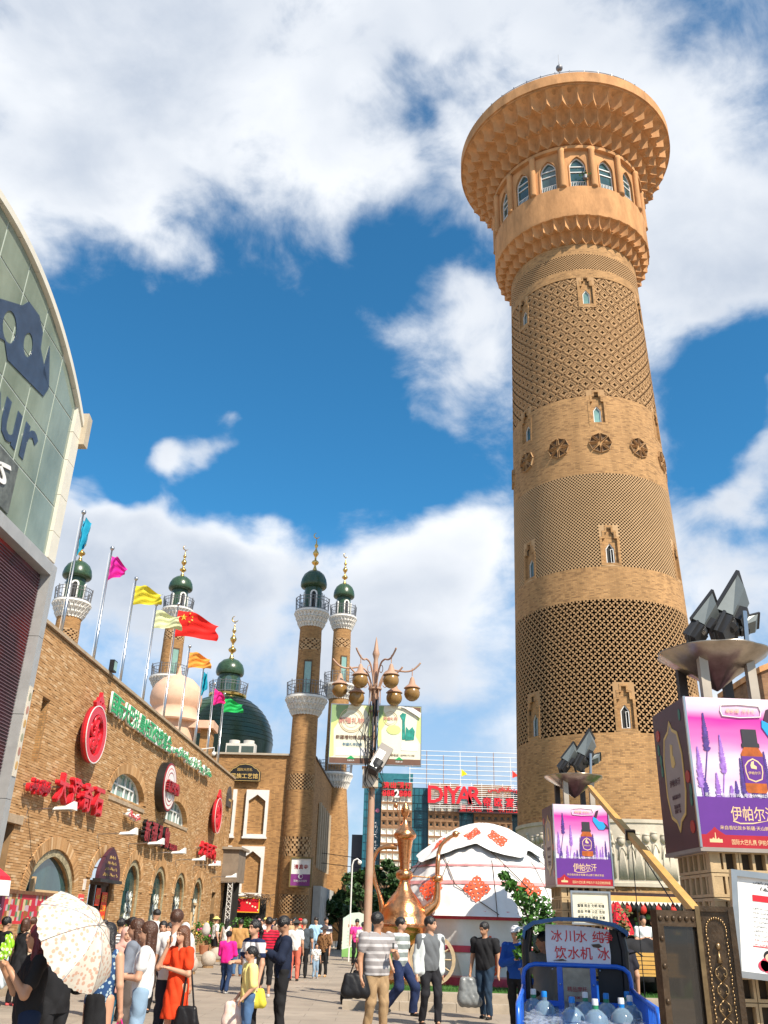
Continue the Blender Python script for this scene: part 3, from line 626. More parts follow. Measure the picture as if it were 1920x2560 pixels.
# ================================================================== BIG TOWER
TX, TY = 10.4, 40.0
def tr(z): return 4.3277-.024*z
def tower():
    root = thing('brick_tower', 'tall round tan brick tower with patterned bands and a flared crown of niches', 'tower', (TX, TY, 0))
    face = 255.4   # towards the square
    WZ = [(31.63, 0), (24.45, 0), (17.15, 0), (9.87, 0)]
    waz = [86, 146, 206, 266, 326, 26]
    stp = [(-.33, -.86), (.33, -.86), (.33, .34), (.21, .34), (.21, .64), (.10, .64), (.10, .88), (-.10, .88), (-.10, .64), (-.21, .64), (-.21, .34), (-.33, .34)]
    def shaft(z0, z1, name='brick_shaft'):
        n = max(2, int((z1-z0)/1.2)); g = G(); g.lathe([(tr(z0+(z1-z0)*i/n), z0+(z1-z0)*i/n) for i in range(n+1)], 96, cap=False); g.obj(name, BR_T, root, 60)
    Z = dict(base=.3, rb=3.09, rt=5.51, pb=8.85, pt=14.6, cb=16.14, ct=20.82, db=25.13, dt=32.55, lb=33.12, lt=34.14, mb=34.92)
    shaft(Z['base'], Z['rb']); shaft(Z['rt'], Z['pb']); shaft(Z['pt'], Z['cb']); shaft(Z['dt'], Z['lb']); shaft(Z['lt'], 36.3)
    def in_window(th, z, r, pad=0.):
        for wz, _ in WZ:
            if abs(z-wz) < 1.02+pad:
                for a in waz:
                    dd = (th-a+180) % 360-180
                    if abs(rad(dd))*r < .44+pad: return 2 if inside((rad(dd)*r, z-wz), stp) else 1
        return 0
    def band(z0, z1, nc, nr, fn, name, deep, mat=LATT):
        """brickwork with recesses: every cell its own depth, side walls where depth changes"""
        g = G(); V = []; idx = {}
        H = np.zeros((nr+2, nc)); 
        for j in range(nr):
            zc = z0+(z1-z0)*(j+.5)/nr; r = tr(zc)
            for i in range(nc):
                th = 360*(i+.5)/nc
                w_ = in_window(th, zc, r); H[j+1, i] = .34 if w_ == 2 else 0 if w_ else fn(i, j)
        def vid(i, j, dpt):
            k = (i % nc, j, round(dpt, 4))
            if k not in idx:
                z = z0+(z1-z0)*j/nr; a = 2*PI*i/nc; r = tr(z)-dpt; idx[k] = len(V); V.append((r*math.cos(a), r*math.sin(a), z))
            return idx[k]
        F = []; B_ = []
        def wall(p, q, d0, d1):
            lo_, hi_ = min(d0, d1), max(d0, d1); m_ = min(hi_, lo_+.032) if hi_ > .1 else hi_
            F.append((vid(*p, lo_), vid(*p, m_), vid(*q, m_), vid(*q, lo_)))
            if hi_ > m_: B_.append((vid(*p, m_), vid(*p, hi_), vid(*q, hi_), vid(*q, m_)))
        for j in range(nr):
            for i in range(nc):
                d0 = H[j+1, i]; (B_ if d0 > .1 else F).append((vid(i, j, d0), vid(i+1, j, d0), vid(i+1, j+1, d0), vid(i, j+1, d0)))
                d1 = H[j+1, (i+1) % nc]
                if abs(d1-d0) > 1e-6: wall((i+1, j), (i+1, j+1), d0, d1)
                d1 = H[j+2, i] if j+1 < nr else 0
                if abs(d1-d0) > 1e-6: wall((i, j+1), (i+1, j+1), d0, d1)
                if j == 0 and d0: wall((i, 0), (i+1, 0), 0, d0)
        uv = []
        for f in F:
            q = [V[k] for k in f]; aa = [math.atan2(p_[1], p_[0]) for p_ in q]; a0_ = aa[0]; uv.append([((a_-2*PI*round((a_-a0_)/(2*PI)))*tr(p_[2]), p_[2]) for a_, p_ in zip(aa, q)])
        g.add(V, F, uv); g.obj(name, mat, root, kind='stuff')
        if B_ and name != 'brick_shaft': g = G(); g.add(V, B_); g.obj('shaded_recess_backing', RECESS_SHADE, root, kind='stuff')
    rw = lambda i, j: 0
    M_REL = M_bricklike = MB_brick('relief_band_brick', (.50, .30, .14), (.40, .23, .10), (.30, .19, .1), .16, .08, dk=.05, bump=.2)
    plus = lambda i, j: .17 if min((abs((i-a+2) % 4-2)+abs((j-b+2) % 4-2)) for a, b in ((0, 0), (2, 2))) <= 1 and not ((i % 4, j % 4) in ((1, 3), (3, 1), (1, 1), (3, 3)) and False) else 0
    def plusf(i, j):
        i %= 4; j %= 4; return .26 if min(abs((i-a+2) % 4-2)+abs((j-a+2) % 4-2) for a in (0, 2)) <= 1 else 0
    def plusf2(i, j):
        # staggered dark crosses with small light squares between
        i2 = i % 6; j2 = j % 6
        for a, b in ((0, 0), (3, 3)):
            u = min((i2-a) % 6, (a-i2) % 6); v = min((j2-b) % 6, (b-j2) % 6)
            if u+v <= 1 or (u == 1 and v == 1 and False): return .17
        for a, b in ((3, 0), (0, 3)):
            u = min((i2-a) % 6, (a-i2) % 6); v = min((j2-b) % 6, (b-j2) % 6)
            if u+v == 0: return .12
        return 0
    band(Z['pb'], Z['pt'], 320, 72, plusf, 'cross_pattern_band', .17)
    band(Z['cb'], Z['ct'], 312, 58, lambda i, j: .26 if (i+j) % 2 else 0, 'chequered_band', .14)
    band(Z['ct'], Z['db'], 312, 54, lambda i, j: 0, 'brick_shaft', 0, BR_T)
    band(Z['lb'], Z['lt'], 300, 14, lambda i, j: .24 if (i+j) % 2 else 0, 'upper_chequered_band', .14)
    def dia(i, j):
        u = abs((i+5) % 10-5); v = abs((j+5) % 10-5); d = u+v
        if d == 5: return .13
        if d == 0 or (u == 1 and v == 1): return .09 if u+v != 0 else .09
        # each lozenge steps down towards its lower edges, so it throws a small shadow
        if d == 10: return .08
        inner = u+v < 5
        return .0 if not inner else (.045 if d in (3, 4) else .015)
    def dia2(i, j):
        u = (i+5) % 10-5; v = (j+5) % 10-5; U, V_ = (u+v), (u-v)
        cx_, cy_ = None, None
        # lozenge containing the cell: centre grid points (0,0) and (5,5)
        if abs(u)+abs(v) <= 5: a, b = u, v
        else: a, b = u-5*(1 if u > 0 else -1), v-5*(1 if v > 0 else -1)
        d = abs(a)+abs(b)
        if abs(u)+abs(v) == 5: return .22
        if d <= 1 and (a == 0 or b == 0): return .18
        return .0 if d == 4 and b > 0 else .07 if d == 4 else .03
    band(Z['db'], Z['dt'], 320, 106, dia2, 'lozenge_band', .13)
    # carved stone frieze
    g = G(); g.lathe([(tr(3.09)+.10, 3.09), (tr(3.09)+.10, 3.22), (tr(3.09)+.04, 3.24), (tr(5.4)+.04, 5.36), (tr(5.5)+.09, 5.38), (tr(5.5)+.09, 5.51), (tr(5.6)-.02, 5.52)], 96, cap=False); g.obj('stone_frieze', STONE, root, 40)
    rnd = random.Random(3); prims = []
    def cyl(a, z, o=.05): r = tr(z)+o; return (r*math.cos(rad(a)), r*math.sin(rad(a)), z)
    g = G()
    for a in np.arange(200, 322, 4.4):      # shallow carved figures, robes and boughs, as ribs in low relief
        a += rnd.uniform(-.6, .6); kind = rnd.choice('fffft')
        if kind == 'f':
            hgt = rnd.uniform(1.3, 1.6); z0 = 3.35; w = 1.6
            for s in np.linspace(-1, 1, 9): g.tube([cyl(a+s*w*1.2+rnd.uniform(-.1, .1), z0), cyl(a+s*w*.8, z0+hgt*.4), cyl(a+s*w*.35, z0+hgt*.78)], [.03, .045, .03], 5)
            g.tube([cyl(a-w*1.2, z0+hgt*.5), cyl(a-w*.4, z0+hgt*.8), cyl(a+w*.4, z0+hgt*.8), cyl(a+w*1.3, z0+hgt*.62)], [.03, .06, .06, .03], 6)
            g.ball(cyl(a, z0+hgt*.97, .06), .14, 10, (1, 1, 1.2)); g.ball(cyl(a, z0+hgt*1.06, .05), .13, 8, (1.1, 1.1, .5))
        elif kind == 'b':
            for q in range(5): z = rnd.uniform(3.4, 5.1); s = rnd.uniform(-1.8, 1.8); g.tube([cyl(a+s+math.cos(t)*rnd.uniform(.8, 1.3), z+.2*math.sin(t)+t*.02) for t in np.linspace(0, 5, 9)], .03, 5)
        else:
            g.tube([cyl(a, 3.4), cyl(a+.4, 4.2), cyl(a-.2, 4.9)], [.06, .05, .03], 6)
            for q in range(9): z = rnd.uniform(4.2, 5.1); g.ball(cyl(a+rnd.uniform(-2, 2), z, .04), rnd.uniform(.06, .12), 7)
    g.obj('carved_relief', STONE, root, True, kind='stuff')
    # shop arch and brick base under the frieze are plain shaft; small windows
    def surf(a0, x, y, z):   # local x along the wall, y outwards negative
        r = tr(z)-y; a = rad(a0)+x/tr(z); return (r*math.cos(a), r*math.sin(a), z)
    sur = [(-.42, -.98), (.42, -.98), (.42, .42), (.30, .42), (.30, .72), (.17, .72), (.17, .98), (-.17, .98), (-.17, .72), (-.30, .72), (-.30, .42), (-.42, .42)]
    hole_ = [(-.24, -.82), (.24, -.82), (.24, .34), (.13, .34), (.13, .60), (.05+.04, .60), (.09, .84), (-.09, .84), (-.09, .60), (-.13, .60), (-.13, .34), (-.24, .34)]
    stp = [(-.33, -.86), (.33, -.86), (.33, .34), (.21, .34), (.21, .64), (.10, .64), (.10, .88), (-.10, .88), (-.10, .64), (-.21, .64), (-.21, .34), (-.33, .34)]
    pk = [(-.19, -.86), (.19, -.86), (.19, -.12), (.0, .14), (-.19, -.12)]
    for wi, (wz, _) in enumerate(WZ):
        for a in waz:
            def bend(g): g.V = [surf(a, x, y, z+wz) for x, y, z in g.V]; return g
            bend(G().plate([(x*1.05, z*1.0) for x, z in sur], [stp], -.02, .20)).obj('window_surround', BR_T, root)
            bend(G().plate(stp, [pk], .10, .16)).obj('window_recess', BR_T, root)
            fr = bend(G().plate(pk, [[(-.15, -.82), (.15, -.82), (.15, -.14), (0, .08), (-.15, -.14)]], .14, .22)).obj('window_frame', FRAME, root)
            dark = wi in (2, 3) and a == 266
            bend(G().plate([(-.16, -.84), (.16, -.84), (.16, -.13), (0, .1), (-.16, -.13)], [], .19, .23)).obj('pane', DARK if dark else GLASSL if a == 266 else GLASS, fr)
            if dark: bend(G().plate(rect(.02, .15, -.82, -.14), [rect(.04, .13, -.79, -.16)], .12, .15)).obj('casement', FRAME, fr)
    # eight-petalled stars: raised ribs over flat petals with recess shade painted in
    for a in range(26, 386, 30):
        g = G(); zc = 22.45; R = .58
        for q in range(8):
            t0 = PI/4*q+PI/8
            def pol(r, t): return (r*math.cos(t), r*math.sin(t))
            pet = [pol(.10, t0), pol(.40, t0-.30), pol(R, t0-.16), pol(R*.84, t0), pol(R, t0+.16), pol(.40, t0+.30)]
            pet = [pol(.12, t0), pol(R*.93, t0-.34), pol(R*.86, t0), pol(R*.93, t0+.34)]
            g.plate(pet, [[(x*.90+.030*math.cos(t0), z*.90+.030*math.sin(t0)) for x, z in pet]], -.09, .01)
        g.V = [surf(a, x, y, z+zc) for x, y, z in g.V]; st = g.obj('star_ornament', LATT, root)
        g = G()
        for q in range(8):
            t0 = PI/4*q+PI/8; pet = [(.12*math.cos(t0), .12*math.sin(t0)), (R*.9*math.cos(t0-.33), R*.9*math.sin(t0-.33)), (R*.83*math.cos(t0), R*.83*math.sin(t0)), (R*.9*math.cos(t0+.33), R*.9*math.sin(t0+.33))]
            g.plate(pet, [], -.003, .0)
        g.V = [surf(a, x, y, z+zc) for x, y, z in g.V]; g.obj('star_recess_shade', M_STAR, st)
    # crown: core, niches, drum, gallery
    g = G(); g.lathe([(3.45, 34.85), (3.5, 35.2), (3.8, 35.8), (4.18, 36.1)], 88, cap=False); g.obj('lower_corbel', SAND, root, 50)
    g = G(); g.lathe([(4.15, 36.08), (4.33, 36.1), (4.35, 36.2), (4.33, 38.1), (4.33, 38.16), (4.05, 38.17)], 96, cap=False); g.obj('balcony_drum', SAND, root, 50)
    g = G(); g.lathe([(4.0, 40.95), (4.36, 40.96), (4.38, 41.15), (4.22, 41.2), (4.28, 41.6), (4.7, 42.3), (5.2, 43.0), (5.6, 43.6), (6.05, 43.76), (6.16, 43.80), (6.18, 43.87), (6.28, 43.87), (6.28, 44.6), (6.2, 44.66), (5.9, 44.68)], 96, cap=False); g.obj('flared_crown', SAND, root, 45)
    g = G(); g.lathe([(0.01, 44.4), (6.0, 44.4)], 64, cap=False); g.obj('roof', SAND, root)
    for az in range(0, 360, 9):
        a = rad(az)
    g = G()
    for z in (44.78, 44.9): g.tube([(6.1*math.cos(t), 6.1*math.sin(t), z) for t in np.linspace(0, 2*PI, 97)], .018, 5, False)
    g.obj('rail', IRON, root)
    post = G().cbox((0, 0, 0), (.05, .05, .3)).mesh('rail_post', IRON)
    for q in range(48): t = 2*PI*q/48; put('rail_post', post, root, (6.12*math.cos(t), 6.12*math.sin(t), 44.8), (0, 0, t))
    def niche(r0, z0, r1, z1, n, sc=1.):
        """one hanging niche: a hollow cup between two ribs, pointed above, with a lipped lower edge"""
        da = 2*PI/n; NU = 12; V = []; F = []
        for u in range(NU+1):
            a = -1+2*u/NU; th = a*da/2; w = abs(a)**1.5; rs = r0+sc*(.0+.46*w); zb = z0-sc*.14*(1-abs(a)); zf = zb+sc*(.20+.06*w); col = [(r0-.12*sc, zb+.03*sc), (rs, zb), (rs+.012, zf)]
            r1a = r1+.06*sc*w; zt = z1-.10*sc*w
            for q in range(1, 7): ph = PI/2*q/6; col.append((rs+(r1a-rs)*(1-math.cos(ph))-.05*sc*math.sin(2*ph)*(1-w), zf+(zt-zf)*math.sin(ph)**.9))
            V += [(r*math.cos(th), r*math.sin(th), z) for r, z in col]
        K_ = 9
        for u in range(NU):
            for v in range(K_-1): k = u*K_+v; F.append((k, k+K_, k+K_+1, k+1))
        g = G(); g.add(V, F); return g
        # rib sides
        g = G(); g.add(V, F)
        for a in (-1, 1):
            th = a*da/2; 
            c0 = (r0+.10*sc+.12*sc, z0+.07*sc)
            pts = [(r0-.2*sc, z0+.16*sc), (r0+.40*sc, z0-.05*sc), (r0+.46*sc, z0+.12*sc), (r1+.05, z1-.1*sc)]
            w = .07*sc
            vs = []
            for s_ in (-1, 1):
                for r, z in pts: vs.append((r*math.cos(th)-s_*w*math.sin(th), r*math.sin(th)+s_*w*math.cos(th), z))
            if a == 1: g.add(vs, [(0, 1, 2, 3), (7, 6, 5, 4), (0, 4, 5, 1), (1, 5, 6, 2), (2, 6, 7, 3)])
        return g
    rows = [(3.50, 34.92, 3.96, 35.58, .66, 0, 44), (3.90, 35.52, 4.32, 36.16, .70, .5, 44),
            (4.36, 41.32, 4.98, 42.14, .84, 0, 44), (4.90, 42.08, 5.58, 42.96, .94, .5, 44), (5.48, 42.9, 6.16, 43.78, 1.0, 0, 44)]
    for r0, z0, r1, z1, sc, off, n in rows:
        me = niche(r0, z0, r1, z1, n, sc).mesh('niche', SAND, 38)
        for q in range(n): put('niche', me, root, None, (0, 0, 2*PI*(q+off)/n))
    # gallery: sixteen arched windows between half columns
    pw = 4.12*math.tan(PI/16); wa = arch(0, .44, 38.22, 39.75, 40.5, 8, .35)
    pm = G().plate(rect(-pw, pw, 38.12, 41.0), [wa], -4.12, -3.9).mesh('gallery_wall', SAND)
    rim_ = G().plate([(x*1.13, 38.2+(z-38.22)*1.035) for x, z in wa], [wa], -4.17, -4.1).mesh('arch_trim', SAND)
    fr = G().plate(wa, [arch(0, .40, 38.26, 39.73, 40.44, 8, .35)], -4.02, -3.96); fr.box(-.40, .40, -4.02, -3.97, 39.45, 39.50); fr.box(-.40, .40, -4.02, -3.97, 39.85, 39.9)
    fm = fr.mesh('window_frame', FRAME); gm_ = G().plate(arch(0, .42, 38.2, 39.74, 40.48, 8, .35), [], -3.97, -3.95).mesh('pane', GLASS)
    col = G().lathe([(.19, 38.16), (.17, 38.3), (.165, 40.8), (.2, 40.96)], 14, c=(pw*1.0, -4.2)).mesh('half_column', SAND, True)
    bal = G().tube([(-.4, -4.06, 38.72), (.4, -4.06, 38.72)], .02, 5)
    for q in range(9): bal.box(-.38+q*.095-.012, -.38+q*.095+.012, -4.07, -4.045, 38.2, 38.72)
    bm = bal.mesh('window_railing', FRAME)
    for q in range(16):
        a = rad(266+22.5*q+90); rot = (0, 0, a)
        put('gallery_wall', pm, root, None, rot); put('arch_trim', rim_, root, None, rot); put('half_column', col, root, None, rot)
        f = put('window_frame', fm, root, None, rot); put('pane', gm_, f); put('window_railing', bm, root, None, rot)
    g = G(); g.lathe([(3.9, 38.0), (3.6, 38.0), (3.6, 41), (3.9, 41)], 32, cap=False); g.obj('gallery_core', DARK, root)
    # lightning rod with ball
    g = G(); g.tube([(0, 0, 0), (0, 0, 1.35)], [.05, .035], 6); g.ball((0, 0, 1.45), .2, 10); g.tube([(0, 0, 1.5), (0, 0, 2.6)], [.02, .008], 5)
    P = (-1.1, -5.1, 44.9); put('lightning_rod', g.mesh('lightning_rod', IRON, True), root, P)
    # a little plant tied by a gallery window
    g = G(); rnd = random.Random(2)
    for q in range(40): c = Vector((rnd.gauss(0, .13), rnd.gauss(0, .08), rnd.gauss(0, .12))); n_ = Vector((rnd.gauss(0, 1), rnd.gauss(0, 1), rnd.gauss(0, 1))).normalized()*.06; m_ = n_.orthogonal()*1; g.add([tuple(c-n_), tuple(c+m_), tuple(c+n_), tuple(c-m_)], [(0, 1, 2, 3)])
    a = rad(270.5); LEAFS = M('leaf', (.03, .10, .02), .6, var=.4, vs=6)
    p = thing('potted_plant', 'small green potted plant hanging beside a gallery window high on the tower', 'plant', (TX+4.3*math.cos(a), TY+4.3*math.sin(a), 39.0)); g.obj('foliage', LEAFS, p, kind='stuff'); G().lathe([(.01, -.28), (.10, -.28), (.13, -.08)], 12).obj('pot', IRON, p)
RECESS_SHADE = M('painted_recess_shade', (.055, .036, .022), .95, var=.3)  # near-black colour paints shade onto recess floors and inner side walls
M_STAR = M('star_shadow_brick', (.11, .065, .035), .9, var=.2)  # shade of the star petals put into the brick colour
tower()
# ================================================================== LEFT BRICK ARCADE BUILDING  (front faces -y locally, x runs away from the camera up to the far corner at 0)
LB_RZ = 87.8; LBW = (-7.75, 50.0, 0)
def at_wall(x, z, y=0):
    a = rad(LB_RZ); return (LBW[0]+x*math.cos(a)-y*math.sin(a), LBW[1]+x*math.sin(a)+y*math.cos(a), z)
def left_building():
    root = thing('brick_arcade_building', 'long low tan brick shopping arcade with round arches and shop signs on its wall', 'building', LBW, LB_RZ)
    HT = 8.5; X0 = -36
    slits = [rect(-28.0, -27.55, 5.1, 6.72), rect(-26.95, -26.45, 5.1, 6.72), rect(-2.55, -2.15, 4.75, 6.42), rect(-1.5, -1.1, 4.75, 6.4)]
    lun = [arch(-18.5, 1.95, 5.18, 5.2, 6.0, 8), arch(-11.6, 1.9, 5.06, 5.08, 5.95, 8)]
    arches = [arch(-24.1, 1.75, .05, 2.05, 3.2, 8, .15), arch(-19.9, 1.15, .05, 2.6, 3.3, 8), arch(-16.6, .98, .05, 2.35, 3.4, 8), arch(-13.0, .98, .05, 2.35, 3.38, 8), arch(-9.6, .98, .05, 2.35, 3.32, 8), arch(-6.1, 1.0, .05, 2.35, 3.28, 8)]
    sqs = [rect(-2.95, -2.0, 1.1, 2.75), rect(-30.6, -27.2, .05, 3.55)]
    holes = slits+lun+arches+sqs
    G().plate([(X0, 0), (0, 0), (0, HT), (X0, HT)], holes, .03, .30).obj('wall', MORTAR, root)
    # brick skin, one brick at a time, only where there is wall
    bl, bh, dp = .262, .0655, .045; rnd = random.Random(11); cells = []
    bbs = [(min(p[0] for p in h), max(p[0] for p in h), min(p[1] for p in h), max(p[1] for p in h), h) for h in holes]
    rings = [(-18.5, 1.95, 5.18, 6.0, .34), (-11.6, 1.9, 5.08, 5.95, .34)]
    def ringhit(x, z):
        for h in lun+arches:
            cxx = (h[0][0]+h[-1][0])/2; hw = abs(h[0][0]-cxx); zs = h[1][1]; zt = max(q[1] for q in h)
            if z > zs-.02 and abs(x-cxx) < hw+.36 and ((x-cxx)/(hw+.30))**2+((z-zs)/(zt-zs+.30))**2 < 1: return True
        return False
    nr = int(HT/bh)
    for j in range(nr):
        z0 = j*bh; zc = z0+bh/2; x = X0+(bl/2 if j % 2 else 0); 
        while x < -.01:
            x1 = min(x+bl, 0); xc = (x+x1)/2; ok = True
            if xc > -33.4:
                for a, b, c, d, h in bbs:
                    if x1 > a-.01 and x < b+.01 and c-.02 < zc < d+.02:
                        i0, i1 = inside((x+.02, zc), h), inside((x1-.02, zc), h)
                        if i0 and i1: ok = False
                        elif i0 or i1 or inside((xc, zc), h):
                            if h in slits or h in sqs or zc < h[1][1]:   # trim to the jamb
                                if i0: x_ = b if x < b < x1 else x1
                                else: x_ = None
                                if i0 and x < b < x1: cells.append((b, x1, z0)); ok = False
                                elif i1 and x < a < x1: cells.append((x, a, z0)); ok = False
                                else: ok = False
                            else: ok = False
                        break
                if ok and not ringhit(xc, zc): cells.append((x, x1, z0))
            x += bl
    # nearest, largest first: each its own object; the others stay one part
    def score(c): P = at_wall((c[0]+c[1])/2, c[2]); return (P[0]**2+P[1]**2+(P[2]-1.6)**2)+(1e6 if not (-29.6 < c[0] < -22 and c[2] > 3.2) else 0)
    cells.sort(key=score); base = {}
    for c in cells[:300]:
        L_ = round(c[1]-c[0], 2)
        if L_ not in base: base[L_] = G().box(.004, L_-.004, -.0, dp, .004, bh-.004).mesh('brick', PIECE)
        put('brick', base[L_], root, (c[0], rnd.uniform(-.006, .004)-.0, c[2]))
    g = G()
    for c in cells[300:]:
        yj = rnd.uniform(-.008, .006); g.box(c[0]+.004, c[1]-.004, yj, yj+dp, c[2]+.004, c[2]+bh-.004)
    g.obj('brickwork', PIECE, root, kind='stuff')
    # brick rings round the arches
    for h in lun+arches:
        cxx = (h[0][0]+h[-1][0])/2; hw = abs(h[0][0]-cxx); zs = h[1][1]; zt = max(q[1] for q in h); g = G(); n = int(PI*(hw+(zt-zs))/2/.075)
        for i in range(n):
            a0, a1 = PI*(i+.08)/n, PI*(i+.92)/n
            def e(a, o): return (cxx+(hw+o)*math.cos(a), zs+(zt-zs+o)*math.sin(a))
            yj = rnd.uniform(-.03, -.02); g.plate([e(a0, -.01), e(a0, .31), e(a1, .31), e(a1, -.01)], [], yj, .28)
        g.obj('arch_ring', PIECE, root, kind='stuff')
    # parapet coping in lengths
    cop = M('stone_coping', (.40, .30, .20), .9, var=.25, vs=2, bump=.3)
    for i in range(30): a = X0+1.2*i; G().box(a+.004, a+1.196, -.07, .35, HT, HT+.09+.004*(i % 3)).obj('coping_stone', cop, root)
    G().box(X0, 0, .3, 9, 8.2, 8.35).obj('roof', cop, root); G().plate([(0, 0), (6, 0), (6, HT), (0, HT)], [], -.002, .3, mat=Matrix.Rotation(PI/2, 4, 'Z')).obj('end_wall', BR_F, root)
    # lunettes
    for k, h in enumerate(lun):
        cxx = (h[0][0]+h[-1][0])/2; hw = abs(h[0][0]-cxx)
        G().plate(h, [], .26, .28).obj('pane', GLASSL, root)
        G().plate([(x, z) for x, z in h], [[(cxx+(x-cxx)*.95, 5.13+(z-5.13)*.93+.03) for x, z in h]], .18, .25).obj('window_frame', FRAME, root)
        for q in (-1.2, -.75, .15, .75, 1.2): zt = 5.1+.83*math.sqrt(max(0, 1-(q/hw)**2)); G().box(cxx+q-.03, cxx+q+.03, .19, .25, 5.1, zt).obj('mullion', FRAME, root)
        G().box(cxx-1.25, cxx+1.25, .185, .245, 5.55, 5.60).obj('transom', FRAME, root)
        sf = G(); sf.V = []; n = 24
        for i in range(n):
            a0, a1 = PI*i/n, PI*(i+1)/n; e = lambda a: (cxx+(hw)*math.cos(a), 5.18+(h[8][1]-5.18 if False else max(q[1] for q in h)-5.18)*math.sin(a))
            p0, p1 = e(a0), e(a1); sf.add([(p0[0], 0, p0[1]), (p0[0], .5, p0[1]), (p1[0], .5, p1[1]), (p1[0], 0, p1[1])], [(0, 1, 2, 3)])
        sf.obj('soffit', BR_F, root)
        G().box(cxx-hw-.1, cxx+hw+.1, -.03, .3, 5.02-.06, 5.08).obj('window_sill', cop, root)
    for s in slits: a, b = s[0][0], s[1][0]; G().box(a, b, .34, .36, s[0][1], s[2][1]).obj('pane', GLASS, root); G().box(a+.02, a+.10, .12, .3, s[0][1], s[2][1]).obj('window_frame', FRAME, root); G().box(b-.04, b+.03, .05, .62, s[0][1]-.02, s[2][1]+.02).obj('jamb', BR_F, root); G().box(a-.03, a+.01, .05, .62, s[0][1], s[2][1]).obj('jamb', BR_F, root)
    # shop arches: carved reveal band, glass, frosted spiral film
    carv = M('carved_band', (.33, .28, .17), .8, var=.5, vs=9, bump=1., bs=25); film = M('frosted_scroll_film', (.60, .62, .56), .5, var=.3, vs=4)
    timb = M('blond_timber', (.62, .42, .22), .6, var=.15, vs=6)
    for k, h in enumerate(arches):
        if k == 1: continue
        cxx = (h[0][0]+h[-1][0])/2; hw = abs(h[0][0]-cxx); sc_ = (hw-.12)/hw
        inn = [(cxx+(x-cxx)*sc_, .05+(z-.05)*.94) for x, z in h]
        G().plate(h, [inn], .035, .09).obj('carved_band', carv, root)
        G().plate(h, [inn], .09, .18).obj('reveal', BR_F, root)
        G().plate(inn, [], .17, .19).obj('pane', GLASS, root)
        x0, x1 = (cxx-.05, cxx+hw*.9) if k else (cxx+.75, cxx+1.5); zt = 2.35 if k else 1.9; g = G(); rr = random.Random(k)
        for zi in range(6):
            for xi in range(2 if k else 1):
                zc, xc = .5+zi*.34, x0+.2+xi*.42+rr.uniform(-.05, .05)
                if zc > zt-.1: continue
                for rad_ in (.06, .11, .16):
                    g.tube([(xc+rad_*math.cos(t), .155, zc+rad_*math.sin(t)) for t in np.linspace(0, 2*PI*.93, 13)], .013, 4, False)
        g.obj('scroll_film', film, root, kind='stuff')
        if k == 0:
            G().plate(rect(cxx-.95, cxx+.75, .9, 2.15), [rect(cxx-.82, cxx+.62, .98, 2.03)], .06, .14).obj('window_frame', timb, root); G().plate(rect(cxx-.85, cxx+.65, .9, 2.1), [], .12, .135).obj('pane', GLASS, root)
            G().box(cxx-1.15, cxx-1.02, .04, .14, .9, 2.45).obj('timber_post', timb, root)
        if k == 5: G().plate(rect(cxx-.3, cxx+.55, .05, 2.2), [rect(cxx-.2, cxx+.45, 1.2, 2.1), rect(cxx-.2, cxx+.45, .15, 1.1)], .08, .16).obj('door', timb, root)
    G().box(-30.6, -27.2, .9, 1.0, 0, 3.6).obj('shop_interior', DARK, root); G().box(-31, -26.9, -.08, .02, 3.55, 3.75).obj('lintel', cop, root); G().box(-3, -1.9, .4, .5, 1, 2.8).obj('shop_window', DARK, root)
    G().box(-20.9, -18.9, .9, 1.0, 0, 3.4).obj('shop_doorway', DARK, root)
    pl = M('plinth_stone', (.33, .26, .18), .85, var=.2); 
    for i in range(16): G().box(-36+2.2*i, -33.81+2.2*i, -1.25, -.01, 0, .15).obj('kerb_stone', pl, root)
    return root
left_building()
LBM = Matrix.Translation(LBW) @ Matrix.Rotation(rad(LB_RZ), 4, 'Z')
def wthing(name, label, cat, x, z, y=0., group=None): return thing(name, label, cat, tuple(LBM @ Vector((x, y, z))), LB_RZ, group)
# ------------------------------------------------------------------ lettered signs on the arcade wall
def sign_row(name, label, chars, x0, x1, z, h, face, side, y=-.22, depth=.12, bold=.022, group=None, tilt=0):
    t = wthing(name, label, 'sign', (x0+x1)/2, z, 0, group); n = len(chars); w = (x1-x0)/n
    for i, ch in enumerate(chars):
        xc = x0+w*(i+.5)-(x0+x1)/2
        for nm, m, yy, ex, b in (('letter', side, y+.01, depth/2, bold*1.35), ('letter_face', face, y-depth/2-.006, .006, bold*.7)):
            o = text(nm, ch, t, m, xc, 0, yy, h, ex, b, hh=h*(1.0 if nm == 'letter' else .93))
            if o and nm == 'letter': keep = o
            elif o: o.parent = keep
    for xx in (-.42, .42): G().box(xx*(x1-x0)-.015, xx*(x1-x0)+.015, y, .03, -.02, .02).obj('bracket', IRON, t)
    return t
sign_row('green_sign_lettering', 'green Chinese lettering with white edges high on the brick arcade wall', '国际大巴扎曼哈亚快捷宴会厅'[:12], -22.1, -14.4, 7.72, .66, GREEN, WPAINT, y=-.14, depth=.06, bold=.016)
def word_sign(name, label, body, x, z, w, h, face, side, y=-.18, depth=.10, bold=.02, par=None):
    t = wthing(name, label, 'sign', x, z)
    o = text('lettering', body, t, side, 0, 0, y+.01, h, depth/2, bold*1.6, w=w, hh=h); p = text('lettering_face', body, o, face, 0, 0, y-depth/2-.004, h, .005, bold*.4, w=w*.985, hh=h*.95)
    G().box(-w*.4, -w*.4+.03, y, .03, -.02, .02).obj('bracket', IRON, t); G().box(w*.4, w*.4+.03, y, .03, -.02, .02).obj('bracket', IRON, t); return t
